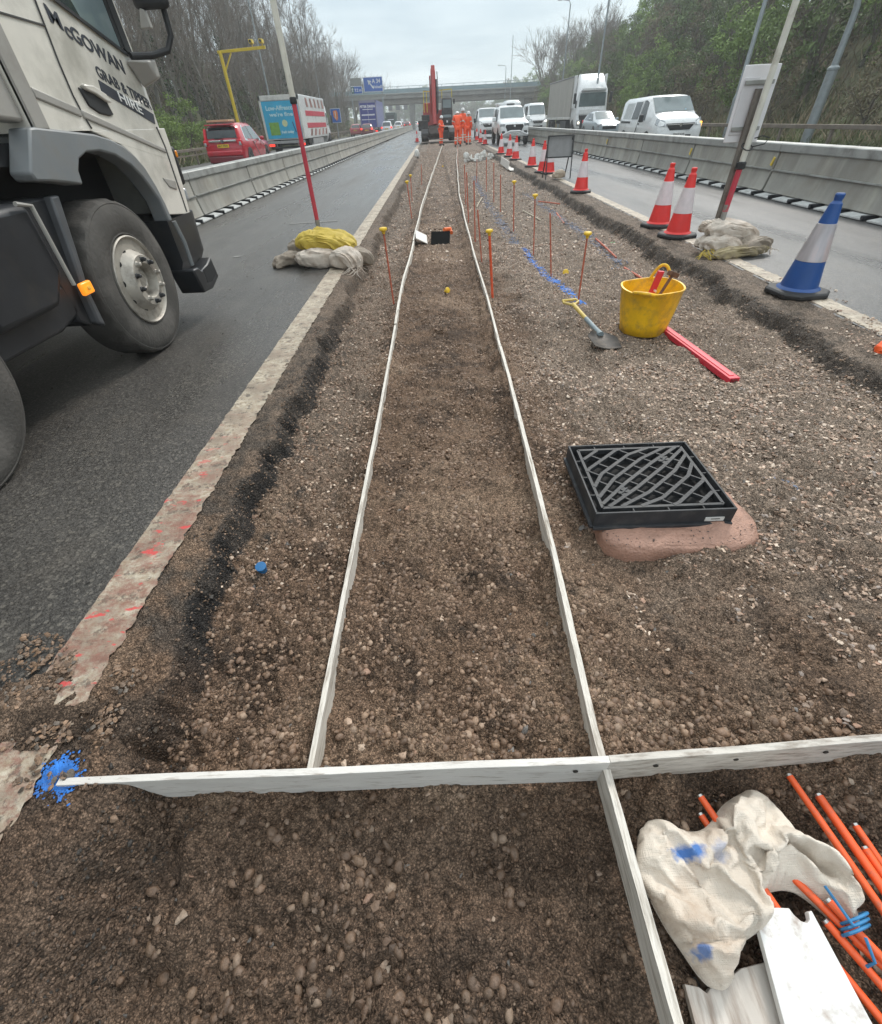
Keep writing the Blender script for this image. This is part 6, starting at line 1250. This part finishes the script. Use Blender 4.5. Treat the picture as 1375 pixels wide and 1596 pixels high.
MB().loft([[(x_, y_, z_) for x_, z_ in ((-.78, .42), (.78, .42), (.95, 1.22), (-.95, 1.22))] for y_ in (-.2, .13)]).build('grille', DARK, t, bevel=.03); lump(t, 'emblem', (0, .15, 1.16), (.14, .03, .12), CHROME, bev=.01); lump(t, 'badge_panel', (0, .08, 1.42), (1.9, .1, .3), WHITE)
for s in (1, -1):
    lump(t, 'headlight', (s * .93, .1, .78), (.3, .12, .34), HEADL); MB().lathe([(.0001, 0), (.08, 0), (.08, .03), (.0001, .03)], 14, (s * .93, .16, .78), 'Y').build('lit_lamp', HEADON if s > 0 else HEADL, t); lump(t, 'mirror', (s * 1.38, .0, 2.2), (.2, .14, .62), DARK, bev=.04); lump(t, 'side_deflector', (s * 1.16, -1.35, 2.6), (.06, .7, 1.9), WHITE)
    S.side([(-.75, .05), (-.72, .40), (-.25, .42), (-.15, .05)], 'window', GLASS, t, (s,))
    for yy in (-.9, -3.4, -9.2, -10.4): wheel_parts(t, s * 1.2, yy, .5, .3, s)
plate(t, .14, .5, 'PN68 XHE', PLW, False)
# ================================================================== the grab truck, nose and first two axles at the left
XS = -2.25
t = thing('tipper_truck', 'dirty white tipper truck with black door lettering filling the left edge', 'truck', (XS, 0, 0)); TK = t
CABP = mat('truck_cream', (.76, .725, .655), .28, var=.05, dirt=(.40, .38, .33), dirt_amt=.55, dscale=1.6, coat=.4); CABG = mat('truck_grey', (.20, .215, .225), .45, var=.1, dirt=(.18, .17, .155), dirt_amt=.5, dscale=3); CABG2 = mat('truck_warmgrey', (.36, .345, .32), .4, var=.06, dirt=(.25, .235, .21), dirt_amt=.4, dscale=3)
TB = mat('truck_black', (.020, .022, .026), .42, var=.25, vscale=5, dirt=(.042, .04, .038), dirt_amt=.45, dscale=4)
def rr(z, y0, y1, ins=0, r=.28, x0=-2.5, x1=-.03):
    P = []; x0 = x0 + ins; x1 = x1 - ins
    P += [(x1, y0, z)]
    for k in range(7): a = k / 6 * math.pi / 2; P.append((x1 - r + r * math.cos(a), y1 - r + r * math.sin(a), z))
    for k in range(7): a = math.pi / 2 + k / 6 * math.pi / 2; P.append((x0 + r + r * math.cos(a), y1 - r + r * math.sin(a), z))
    P += [(x0, y0, z)]; return P
MB().loft([rr(1.39, 3.36, 5.10), rr(1.8, 3.36, 5.10), rr(1.86, 3.36, 5.08, 0), rr(2.2, 3.36, 5.0, .004), rr(3.1, 3.36, 4.86, .06)]).build('cab', CABP, t, smooth=True, angle=50)
# lower front quarter with the wheel arch cut out
arch = [(3.93, 1.40), (4.05, 1.352), (4.19, 1.312), (4.30, 1.25), (4.39, 1.17), (4.46, 1.05), (4.50, .93), (4.52, .84)]
MB().prism([(3.90, 1.39)] + arch[1:] + [(4.86, .80), (4.90, .80), (4.95, 1.0), (4.97, 1.2), (4.97, 1.392)], -.06, -.028, 'X').build('front_quarter', CABP, t, bevel=.006)
MB().loft([rr(.82, 4.86, 5.06), rr(1.39, 4.86, 5.10)]).build('front_panel', CABP, t, smooth=True, angle=50)
# grey wheel-arch moulding
MB().prism([(3.30, 1.41), (3.35, 1.412), (3.9, 1.372), (4.05, 1.345), (4.19, 1.302), (4.30, 1.24), (4.385, 1.16), (4.45, 1.04), (4.49, .92), (4.505, .80), (4.44, .80), (4.42, .95), (4.37, 1.02), (4.30, 1.11), (4.2, 1.19), (4.05, 1.255), (3.88, 1.285), (3.73, 1.285), (3.62, 1.255), (3.56, 1.2), (3.54, 1.13), (3.42, 1.15), (3.27, 1.17), (3.15, 1.18), (3.13, 1.22)], -.14, -.012, 'X').build('arch_moulding', CABG, t, bevel=.012)
MB().box((-1.1, 3.72, 1.30), (1.9, 1.6, .1)).box((-.75, 3.0, .95), (.5, .06, .8)).box((-1.25, 3.85, .85), (1.7, 1.2, .8)).build('wheel_well', mat('well_black', (.012, .013, .015), .8), t)
MB().prism([(3.36, 1.40), (3.485, 1.40), (3.485, 2.9), (3.36, 2.9)], -.05, -.018, 'X').build('corner_strip', CABG2, t, bevel=.008)
MB().prism([(2.98, 1.46), (3.35, 1.43), (3.35, 2.9), (2.98, 2.9)], -.16, -.05, 'X').build('rear_deflector', CABG2, t, bevel=.02)
SEAM = mat('seam', (.05, .05, .05), .7)
def seamline(pts, x=-.026, w_=.008, name='door_seam', m=SEAM):
    mb = MB()
    for a, b in zip(pts, pts[1:]): mb.bar((x, *a), (x, *b), w_, .006, (1, 0, 0))
    return mb.build(name, m, t)
seamline([(3.90, 2.8), (3.895, 1.96), (3.865, 1.70), (3.865, 1.56), (3.885, 1.47), (3.915, 1.40)]); seamline([(3.485, 1.87), (3.885, 1.86)]); seamline([(4.83, 1.40), (4.86, 1.28), (4.85, 1.05), (4.84, .82)], -.027, .016, 'panel_gap')
# pressed swage lines of the door
MB().prism([(3.49, 1.585), (3.86, 1.50), (3.86, 1.455), (3.49, 1.535)], -.05, -.020, 'X').prism([(3.875, 1.497), (4.84, 1.262), (4.84, 1.232), (3.875, 1.450)], -.05, -.019, 'X').build('swage', CABG2, t, bevel=.008)
# window, pillar, black handle recess
MB().prism([(3.97, 2.03), (4.08, 2.0), (4.35, 1.925), (4.70, 1.835), (4.73, 1.86), (4.70, 2.1), (4.62, 2.75), (3.95, 2.80)], -.06, -.021, 'X').build('window', mat('truck_glass', (.19, .245, .26), .06, var=.15, vscale=2, spec=.9), t)
MB().prism([(4.08, 2.2), (3.97, 2.03), (4.08, 1.99), (4.30, 1.94), (4.16, 2.2)], -.05, -.0175, 'X').build('window_dark', GLASS, t)
seamline([(3.95, 2.03), (4.08, 1.992), (4.35, 1.917), (4.76, 1.808)], -.018, .02, 'window_seal', DARK); seamline([(4.72, 1.84), (4.70, 2.1), (4.62, 2.75)], -.02, .045, 'window_pillar', DARK)
MB().prism([(4.745, 1.83), (4.83, 1.80), (4.80, 2.1), (4.72, 2.75), (4.66, 2.75), (4.72, 2.1)], -.05, -.012, 'X').build('quarter_trim', DARK, t)
seamline([(4.84, 1.81), (4.81, 2.1), (4.74, 2.7)], -.014, .012, 'trim_strip', CABP)
MB().prism([(3.955, 1.60), (4.03, 1.595), (4.13, 1.575), (4.22, 1.535), (4.245, 1.47), (4.19, 1.463), (4.08, 1.475), (3.99, 1.51)], -.05, -.0195, 'X').build('handle_recess', DARK, t, bevel=.006)
MB().prism([(3.99, 1.615), (4.10, 1.615), (4.22, 1.575), (4.25, 1.53), (4.20, 1.535), (4.10, 1.57), (4.0, 1.59)], -.03, .0, 'X').build('door_handle', CABP, t, bevel=.008)
# lettering
INKT = mat('lettering', (.035, .04, .055), .5); sl = -.285
def ylet(name, s, y0, y1, z0, z1, size, m, x=-.0275, bold=.0008):
    yc, zc = (y0 + y1) / 2, (z0 + z1) / 2; s2 = (z1 - z0) / (y1 - y0); xd = Vector((0, 1, s2)).normalized()
    mm = Matrix(((0, 0, 1, x), (xd.y, 0, 0, yc), (xd.z, 1, 0, zc), (0, 0, 0, 1)))
    return text(name, s, size, m, t, mm, width=math.hypot(y1 - y0, z1 - z0), bold=bold, ext=.0012)
ylet('lettering', 'M', 3.965, 4.065, 1.918, 1.890, .105, INKT, bold=.0022); ylet('lettering', 'cGOWAN', 4.080, 4.645, 1.868, 1.728, .102, INKT, bold=.0022)
ylet('lettering', 'GRAB & TIPPER', 4.25, 4.86, 1.690, 1.530, .086, INKT, bold=.0015)
MB().prism([(4.235, 1.648), (4.855, 1.478), (4.83, 1.418), (4.218, 1.588)], -.04, -.0262, 'X').build('sign_block', INKT, t)
ylet('lettering', 'HIRE', 4.41, 4.68, 1.572, 1.498, .078, mat('lettering_white', (.85, .85, .83), .5, emit=None), -.0235, bold=.0012)
seamline([(3.96, 1.36), (4.82, 1.20)], -.03, .004, 'light_strip', CABP)
# deflector wedge, mirror on its arms
MB().loft([[(-.02, 4.69, 1.775), (-.02, 4.83, 1.63), (-.02, 4.9, 1.64), (-.02, 4.86, 1.79)], [(.10, 4.80, 1.775), (.10, 4.86, 1.68), (.10, 4.93, 1.69), (.10, 4.93, 1.79)]]).build('air_deflector', CABG2, t, bevel=.012)
MB().tube([(-.0, 4.76, 1.80), (.10, 4.90, 1.81), (.20, 4.98, 1.84), (.24, 5.02, 1.92), (.24, 5.04, 2.1), (.22, 5.02, 2.4), (.0, 4.8, 2.7)], .022, 10).build('mirror_arm', DARK, t, smooth=True)
MB().box((.19, 4.97, 2.10), (.26, .07, .10)).build('lower_mirror', DARK, t, bevel=.03); MB().prism([(.06, 1.955), (.14, 1.955), (.13, 2.05), (.10, 2.06)], 4.94, 4.99, 'Y').build('mirror_back', CABG2, t, bevel=.008); MB().box((.20, 5.0, 2.38), (.28, .12, .48)).build('mirror', DARK, t, bevel=.04)
# headlight corner, bumper, step
MB().prism([(4.62, 1.085), (4.82, 1.045), (4.80, .985), (4.68, 1.015)], -.04, -.020, 'X').build('side_reflector', CABG2, t, bevel=.006)
MB().loft([rr(.42, 4.42, 5.02, .03, .2), rr(.5, 4.42, 5.10, -.01, .25), rr(.81, 4.42, 5.14, -.01, .25)]).build('bumper', TB, t, smooth=True, angle=50)
MB().box((-.2, 5.04, 1.14), (.34, .14, .28), rotm(rz=-.5)).build('headlight', DARK, t, bevel=.03); MB().box((-.14, 5.08, 1.22), (.26, .06, .05), rotm(rz=-.6)).build('indicator', AMB, t, bevel=.01); MB().box((-.2, 5.1, .93), (.3, .06, .1), rotm(rz=-.5)).build('fog_lamp', HEADL, t, bevel=.02)
MB().tube([(.015, 4.46, .80), (.03, 4.48, .64), (.02, 4.49, .46)], .018, 8).build('grab_rail', CABG, t, smooth=True)
MB().prism([(4.40, .44), (4.50, .44), (4.55, .40), (4.70, .42), (4.82, .46), (4.86, .28), (4.66, .22), (4.46, .235), (4.42, .36)], -.16, .06, 'X').build('step', TB, t, bevel=.015)
MB().prism([(4.58, .40), (4.70, .41), (4.80, .43), (4.82, .32), (4.68, .28), (4.58, .29)], -.10, .062, 'X').build('step_hole', mat('well_black', (.012, .013, .015), .8), t)
# chassis, tank, flaps
MB().box((-1.25, -.5, .72), (.95, 9.5, .32)).build('chassis', TB, t); MB().box((-1.2, 2.72, 1.2), (2.1, .5, .3)).build('cross_member', TB, t)
MB().prism([(2.35, .60), (2.83, .60), (2.99, .75), (2.99, 1.10), (2.30, 1.10), (2.30, .7)], -.72, -.02, 'X').build('tank', TB, t, bevel=.04)
MB().prism([(2.3, .46), (2.83, .455), (3.05, .50), (3.02, .68), (2.3, .66)], -.6, -.10, 'X').build('tank_base', TB, t, bevel=.02)
MB().tube([(.0, 2.88, 1.105), (.0, 2.985, 1.085), (.0, 2.985, .9), (.0, 2.985, .68)], .012, 8).build('edge_tube', CABG2, t, smooth=True)
MB().prism([(3.0, 1.10), (3.30, 1.10), (3.33, .95), (3.2, .78), (3.13, .60), (3.10, .40), (3.0, .46)], -.36, -.10, 'X').build('mudguard', TB, t, bevel=.015)
MB().prism([(3.25, 1.10), (3.33, 1.10), (3.235, .80), (3.165, .60), (3.155, .38), (3.10, .42), (3.12, .62), (3.18, .82)], -.12, -.055, 'X').build('mudguard_lip', mat('lip_grey', (.085, .09, .098), .5, var=.2), t, bevel=.012)
MB().box((-.02, 3.10, .635), (.03, .105, .072)).build('marker_lamp', mat('amber_marker', (.95, .30, .02), .3, emit=(1, .3, .02, .6)), t, bevel=.01)
MB().lathe([(.0001, 0), (.014, 0), (.012, .01), (.0001, .012)], 14, (-.006, 3.10, .635), 'X').build('lamp_lens', mat('lens_yellow', (.9, .55, .1), .3), t)
MB().box((-1.25, -.4, 2.0), (2.4, 5.2, 1.2)).build('tipper_body', CABP, t, bevel=.05); MB().box((-1.25, 2.62, 1.75), (1.6, .5, 1.2)).build('grab_base', TB, t, bevel=.03)
# wheels
WR = mat('rim_dirty', (.46, .43, .38), .5, .35, var=.2, vscale=5, dirt=(.16, .14, .12), dirt_amt=.6, dscale=7, bump=.2, bscale=40); TY2 = mat('tyre_dusty', (.075, .070, .064), .85, var=.2, vscale=5, bump=.5, bscale=45, dirt=(.13, .12, .11), dirt_amt=.5, dscale=4)
def big_wheel(y, x=-.05):
    wl = bpy.data.objects.new('wheel', None); COL.objects.link(wl); wl.parent = t; wl.location = (x, y, .515); r = .52
    tb = MB().lathe([(.29, -.29), (.36, -.31), (.47, -.31), (.505, -.29), (r, -.25), (r, -.05), (.507, -.022), (.492, -.012), (.486, -.014), (.47, -.004), (.42, .008), (.36, .006), (.315, -.008), (.308, -.004), (.300, -.012), (.292, -.03)], 72, (0, 0, 0), 'X')
    for i, p in enumerate(tb.v):
        if math.hypot(p[1], p[2]) > .515 and (i // 1) % 3 == 0: tb.v[i] = (p[0], p[1] * .975, p[2] * .975)
    tb.build('tyre', TY2, wl, smooth=True)
    rb = MB().lathe([(.296, -.015), (.298, .0), (.290, .006), (.280, -.004), (.270, -.06), (.264, -.115), (.256, -.112), (.180, .042), (.170, .055), (.118, .055), (.112, .045), (.106, -.03), (.10, -.05), (.0001, -.05)], 60, (0, 0, 0), 'X'); rb.build('rim', WR, wl, smooth=True)
    hb = MB().lathe([(.085, -.05), (.082, -.01), (.07, .005), (.05, .01), (.045, .004), (.0001, .002)], 32, (0, 0, 0), 'X').build('hub', WR, wl, smooth=True)
    for k in range(10):
        a = 2 * math.pi * (k + .3) / 10; c, s = math.cos(a), math.sin(a)
        MB().lathe([(.021, .05), (.021, .058), (.016, .062), (.014, .085), (.008, .09), (.0001, .09)], 6, (0, .142 * c, .142 * s), 'X').build('wheel_nut', TB if k % 3 else WR, wl)
        a2 = 2 * math.pi * (k + .8) / 10; c, s = math.cos(a2), math.sin(a2); mtx = Matrix.Rotation(a2, 3, 'X')
        pr = [(math.cos(q) * .024, math.sin(q) * .030) for q in [j * math.pi / 6 for j in range(12)]]
        mb = MB(); mb.add([tuple(mtx @ Vector((-.045 - 2.0 * p[0] * .75 + (.006 if lay else -.012), .222 + p[0] * .75, p[1]))) for lay in (0, 1) for p in pr], [tuple(range(12))[::-1], tuple(range(12, 24))] + [(i, (i + 1) % 12, 12 + (i + 1) % 12, 12 + i) for i in range(12)])
        mb.build('vent', mat('vent_black', (.01, .01, .01), .9), wl)
    return wl
big_wheel(3.765); big_wheel(1.80)
for y in (-2.3, -3.6): big_wheel(y)
for y in (3.765, 1.80, -2.3, -3.6):
    MB().lathe([(.3, -.3), (.52, -.27), (.52, -.02), (.3, 0)], 32, (-2.15, y, .515), 'X').build('far_tyre', TY2, t, smooth=True)

# ================================================================== excavator at the end of the strip
t = thing('excavator', 'red excavator with a raised boom facing down the median', 'excavator', (.3, 46.0, .15)); EX = t
ER = paint('digger_red', (.42, .035, .03), .4, .5); EB = mat('digger_black', (.03, .03, .032), .55, var=.3, dirt=(.10, .08, .065), dirt_amt=.5, dscale=3); EY = mat('rail_yellow', (.62, .5, .06), .5)
for s in (1, -1):
    pts = [(.35, 0.0), (-2.6, .0), (-3.0, .2), (-3.05, .5), (-2.7, .75), (.45, .75), (.75, .5), (.7, .2)]
    MB().prism([(-y - 1, z) for y, z in pts], s * 1.05 - .28, s * 1.05 + .28, 'X').build('track', EB, t, bevel=.05)
MB().box((-1.15, -.9, .95), (.75, .5, .6)).box((-.95, -.75, 1.35), (.6, .4, .4)).build('side_locker', EB, t, bevel=.03)
MB().box((0, 1.6, .62), (1.6, 2.2, .35)).build('undercarriage', EB, t); MB().box((0, 2.0, 1.35), (2.3, 3.2, .95)).build('upper_body', ER, t, bevel=.08); MB().box((-.75, 1.6, 2.0), (.75, 2.4, .5)).build('engine_cover', ER, t, bevel=.06)
MB().box((0, -1.0, .35), (2.4, .12, .5)).build('dozer_blade', EB, t, bevel=.03)
cb = MB().loft([[(.30, -.2, .95), (1.12, -.2, .95), (1.12, 1.3, .95), (.30, 1.3, .95)], [(.30, -.25, 1.6), (1.12, -.25, 1.6), (1.12, 1.35, 1.6), (.30, 1.35, 1.6)], [(.34, -.02, 2.45), (1.08, -.02, 2.45), (1.08, 1.3, 2.45), (.34, 1.3, 2.45)]]).build('cab', EB, t, bevel=.04)
MB().add([(.38, -.275, 1.35), (1.04, -.275, 1.35), (1.02, -.08, 2.36), (.40, -.08, 2.36), (.38, -.24, 1.35), (1.04, -.24, 1.35), (1.02, -.05, 2.36), (.40, -.05, 2.36)], [(0, 1, 2, 3), (7, 6, 5, 4), (0, 4, 5, 1), (1, 5, 6, 2), (2, 6, 7, 3), (3, 7, 4, 0)]).build('window', GLASSL, cb)
for s in (.45, .95): MB().box((s, -.05, 2.52), (.12, .06, .07)).build('work_lamp', HEADL, cb)
MB().box((.7, -.3, 1.12), (.12, .03, .12)).build('emblem', LW, cb)
# boom rises steeply, stick folded beside it
MB().prism([(.9, .9), (.1, 2.6), (-.25, 3.9), (.05, 4.1), (.5, 2.9), (1.5, 1.3)], -.46, -.10, 'X').build('boom', ER, t, bevel=.03)
MB().prism([(-.3, 4.25), (-.65, 2.6), (-.9, 1.0), (-.65, .95), (-.3, 2.5), (.05, 4.0)], -.41, -.13, 'X').build('stick', ER, t, bevel=.03)
MB().tube([(-.52, -.15, 3.7), (-.52, .3, 1.6)], .05, 8).build('hydraulic_ram', ER, t, smooth=True); MB().tube([(-.05, -.2, 3.5), (-.05, .3, 1.6)], .05, 8).build('hydraulic_ram', EB, t, smooth=True); MB().tube([(.02, -.3, 3.9), (.06, -.1, 3.0), (0.03, .2, 1.7)], .03, 6).build('hose', EB, t)
MB().prism([(-.65, .95), (-1.0, .9), (-1.25, .45), (-1.0, .12), (-.55, .2), (-.5, .7)], -.75, .15, 'X').build('bucket', mat('bucket_rust', (.06, .045, .04), .6, .3, var=.3), t, bevel=.03)
for grp in ((((-1.05, .1, 1.7), (-1.05, .1, 2.9)), ((-.82, .1, 1.7), (-.82, .1, 2.85)), ((-1.05, .1, 2.9), (-.6, 1.0, 2.9))), (((1.1, .4, 2.5), (1.1, .4, 2.95)), ((1.1, .4, 2.95), (.15, .5, 2.92)), ((.35, .5, 2.45), (.35, .5, 2.92)))):
    mb = MB()
    for a, b in grp: mb.bar(a, b, .055, .055, (0, 1, 0) if abs(a[2] - b[2]) > .3 else (0, 0, 1))
    mb.build('handrail', EY, t)
mb = MB()
for a, b in (((-1.05, .1, 1.7), (-1.05, .1, 2.9)), ((-.82, .1, 1.7), (-.82, .1, 2.85)), ((-1.05, .1, 2.9), (-.6, 1.0, 2.9)), ((1.1, .4, 2.5), (1.1, .4, 2.95)), ((1.1, .4, 2.95), (.15, .5, 2.92)), ((.35, .5, 2.45), (.35, .5, 2.92))): mb.bar(a, b, .055, .055, (0, 1, 0) if abs(a[2] - b[2]) > .3 else (0, 0, 1))
MB().box((1.25, -.1, 2.25), (.12, .1, .28)).build('mirror', EB, t)
# ================================================================== workers
HV = mat('hi_vis_orange', (1.0, .10, .02), .6, var=.12, vscale=6, emit=None); BAND = mat('reflective_band', (.62, .62, .56), .35); SKIN = mat('skin', (.42, .24, .17), .55); HAT = mat('white_helmet', (.72, .72, .72), .3); BOOT = mat('boot', (.05, .04, .035), .7); GLOVE = mat('glove', (.12, .12, .11), .7)
def skin_obj(name, verts, edges, radii, m, parent, sub=2):
    me = bpy.data.meshes.new(name); me.from_pydata(verts, edges, []); o = bpy.data.objects.new(name, me); COL.objects.link(o); me.materials.append(m); o.parent = parent
    q = o.modifiers.new('k', 'SKIN'); q.use_smooth_shade = True
    if not me.skin_vertices: me.attributes and None
    sv = me.skin_vertices[0].data if me.skin_vertices else None
    if sv is None:
        bm = bmesh.new(); bm.from_mesh(me); bm.verts.layers.skin.verify(); bm.to_mesh(me); bm.free(); sv = me.skin_vertices[0].data
    for i, r in enumerate(radii): sv[i].radius = (r, r) if not hasattr(r, '__len__') else r
    sv[0].use_root = True
    s = o.modifiers.new('u', 'SUBSURF'); s.levels = sub; s.render_levels = sub; return o
def person(label, x, y, z, rz, J, hat=True, band=True, h=1.78):
    """J: joint dictionary in a 1.78 m body frame, front is -y"""
    t = thing('person', label, 'person', (x, y, z), rz, 'workers in orange at the end of the trench'); t.scale = (h / 1.78,) * 3
    B = dict(pelvis=(0, 0, .96), waist=(0, 0, 1.12), chest=(0, 0, 1.34), neck=(0, 0, 1.50), head=(0, -.02, 1.60), crown=(0, -.02, 1.72), ls=(-.17, 0, 1.43), le=(-.24, .02, 1.15), lw=(-.22, -.08, .90), rs=(.17, 0, 1.43), re=(.24, .02, 1.15), rw=(.22, -.08, .90), lh=(-.10, 0, .92), lk=(-.12, -.02, .50), la=(-.13, .02, .10), rh=(.10, 0, .92), rk=(.12, -.02, .50), ra=(.13, .02, .10)); B.update(J)
    V = {k: Vector(v) for k, v in B.items()}
    names = ['pelvis', 'waist', 'chest', 'neck', 'head', 'crown', 'ls', 'le', 'lw', 'rs', 're', 'rw', 'lh', 'lk', 'la', 'rh', 'rk', 'ra']; rad = [.11, .11, .12, .055, .085, .075, .055, .042, .03, .055, .042, .03, .08, .055, .04, .08, .055, .04]
    E_ = [('pelvis', 'waist'), ('waist', 'chest'), ('chest', 'neck'), ('neck', 'head'), ('head', 'crown'), ('chest', 'ls'), ('ls', 'le'), ('le', 'lw'), ('chest', 'rs'), ('rs', 're'), ('re', 'rw'), ('pelvis', 'lh'), ('lh', 'lk'), ('lk', 'la'), ('pelvis', 'rh'), ('rh', 'rk'), ('rk', 'ra')]
    vs = [V[n] for n in names]; ed = [(names.index(a), names.index(b)) for a, b in E_]; rd = list(rad)
    for s, wn, en in ((-1, 'lw', 'le'), (1, 'rw', 're')):     # palm, four fingers of different length and a thumb from the palm's side
        d = (V[wn] - V[en]).normalized(); sd = d.cross(Vector((0, 1, 0))).normalized(); palm = V[wn] + d * .06; i0 = len(vs); vs.append(palm); rd.append(.028); ed.append((names.index(wn), i0))
        for k, ln in enumerate((.055, .068, .062, .046)):
            a = palm + d * .03 + sd * (k - 1.5) * .02; b_ = a + d * ln * .6; c_ = b_ + (d * .6 + Vector((0, -.6, -.2))) * ln * .55; i = len(vs); vs += [a, b_, c_]; rd += [.010, .009, .007]; ed += [(i0, i), (i, i + 1), (i + 1, i + 2)]
        a = palm - sd * .035; b_ = a + d * .03 - sd * .02; i = len(vs); vs += [a, b_]; rd += [.011, .009]; ed += [(i0, i), (i, i + 1)]
    skin_obj('body', [tuple(v) for v in vs], ed, rd, SKIN, t, 1)
    jn = ['chest', 'waist', 'pelvis', 'ls', 'le', 'lw', 'rs', 're', 'rw', 'neck']; jr = [(.17, .14), (.16, .135), (.175, .14), .085, .07, .058, .085, .07, .058, .075]
    je = [(0, 1), (1, 2), (0, 3), (3, 4), (4, 5), (0, 6), (6, 7), (7, 8), (0, 9)]
    skin_obj('jacket', [tuple(V[n]) for n in jn], je, jr, HV, t)
    tn = ['pelvis', 'lh', 'lk', 'la', 'rh', 'rk', 'ra']; skin_obj('trousers', [tuple(V[n]) for n in tn], [(0, 1), (1, 2), (2, 3), (0, 4), (4, 5), (5, 6)], [.15, .105, .085, .075, .105, .085, .075], HV, t)
    def cuff(a, b, u, r, nm='reflective_band'):
        p = V[a].lerp(V[b], u); d = (V[b] - V[a]).normalized(); MB().tube([p - d * .025, p + d * .025], r, 16, False).build(nm, BAND, t, smooth=True)
    if band:
        for s in 'lr': cuff(s + 'k', s + 'a', .45, .088); cuff(s + 'k', s + 'a', .15, .09); cuff(s + 's', s + 'e', .7, .082)
    for s in 'lr':
        p = V[s + 'a']; MB().box((p.x, p.y - .06, p.z - .045), (.10, .28, .11)).build('boot', BOOT, t, bevel=.03)
    hd = V['head']; dn = (V['crown'] - V['head']).normalized()
    if hat:
        q = dn.to_track_quat('Z', 'Y').to_matrix(); mb = MB().lathe([(.14, .02), (.125, .025), (.12, .07), (.10, .125), (.06, .155), (.0001, .165)], 20); mb.v = [tuple(q @ Vector(p) + hd + dn * .01) for p in mb.v]; mb.build('helmet', HAT, t, smooth=True)
    f = Vector((0, -1, 0)); MB().box(tuple(hd + f * .09 + Vector((0, 0, -.01))), (.025, .03, .04)).build('nose', SKIN, t, bevel=.008)
    for s in (-1, 1): MB().box(tuple(hd + f * .082 + Vector((s * .033, 0, .025))), (.022, .01, .01)).build('eye', INK, t); MB().box(tuple(hd + Vector((s * .088, 0, 0))), (.02, .04, .06)).build('ear', SKIN, t, bevel=.008)
    MB().box(tuple(hd + f * .08 + Vector((0, 0, -.05))), (.045, .01, .01)).build('mouth', mat('lips', (.3, .12, .1), .6), t)
    return t
gz = lambda x, y: ground_h(x, y) + .01
person('shorter worker in orange standing alone before the digger arm, hands together', .42, 39.5, gz(.42, 39.5), 1.0, dict(le=(-.25, -.05, 1.17), lw=(-.08, -.28, 1.12), re=(.25, -.05, 1.17), rw=(.06, -.28, 1.12), head=(.02, -.06, 1.58), crown=(.03, -.08, 1.70)), h=1.58)
person('broad worker in orange seen from behind with head bowed', 1.5, 37.9, gz(1.5, 37.9), math.pi, dict(chest=(0, -.10, 1.34), neck=(0, -.2, 1.46), head=(0, -.30, 1.50), crown=(0, -.38, 1.60), ls=(-.21, -.1, 1.43), rs=(.21, -.1, 1.43), le=(-.31, -.12, 1.14), re=(.31, -.12, 1.14), lw=(-.2, -.34, 1.05), rw=(.2, -.34, 1.05), la=(-.16, .02, .1), ra=(.16, .02, .1)), h=1.86)
person('tallest worker in orange partly hidden between the other two', 2.05, 42.5, gz(2.05, 42.5), .3, {}, h=1.95)
person('worker in orange at the right of the group with one hand at the hip', 2.3, 39.8, gz(2.3, 39.8), math.pi - .5, dict(re=(.34, .08, 1.18), rw=(.2, -.02, 1.02)), h=1.74)
person('person half hidden behind the broad bowed worker', 1.55, 40.2, gz(1.5, 40), .4, {}, h=1.74)
# ---- turn lettering into real meshes
bpy.context.view_layer.update()
dg = bpy.context.evaluated_depsgraph_get()
for o in [o for o in bpy.data.objects if o.type == 'FONT']:
    me = bpy.data.meshes.new_from_object(o.evaluated_get(dg)); me.transform(TEXTM[o.name]); nm = o.name; n = bpy.data.objects.new(nm + '_', me); COL.objects.link(n); n.parent = o.parent
    bpy.data.objects.remove(o); n.name = nm
# ---- damp air
HZ = bpy.data.materials.new('damp_air'); HZ.use_nodes = True; ht = HZ.node_tree; ht.nodes.clear(); ho = ht.nodes.new('ShaderNodeOutputMaterial'); hv = ht.nodes.new('ShaderNodeVolumePrincipled')
hv.inputs['Color'].default_value = (.93, .97, 1, 1); hv.inputs['Density'].default_value = .0013; hv.inputs['Anisotropy'].default_value = .25; ht.links.new(hv.outputs[0], ho.inputs['Volume'])
tag(MB().box((0, 270, 17), (836, 700, 37.8)).build('haze', HZ), kind='stuff')
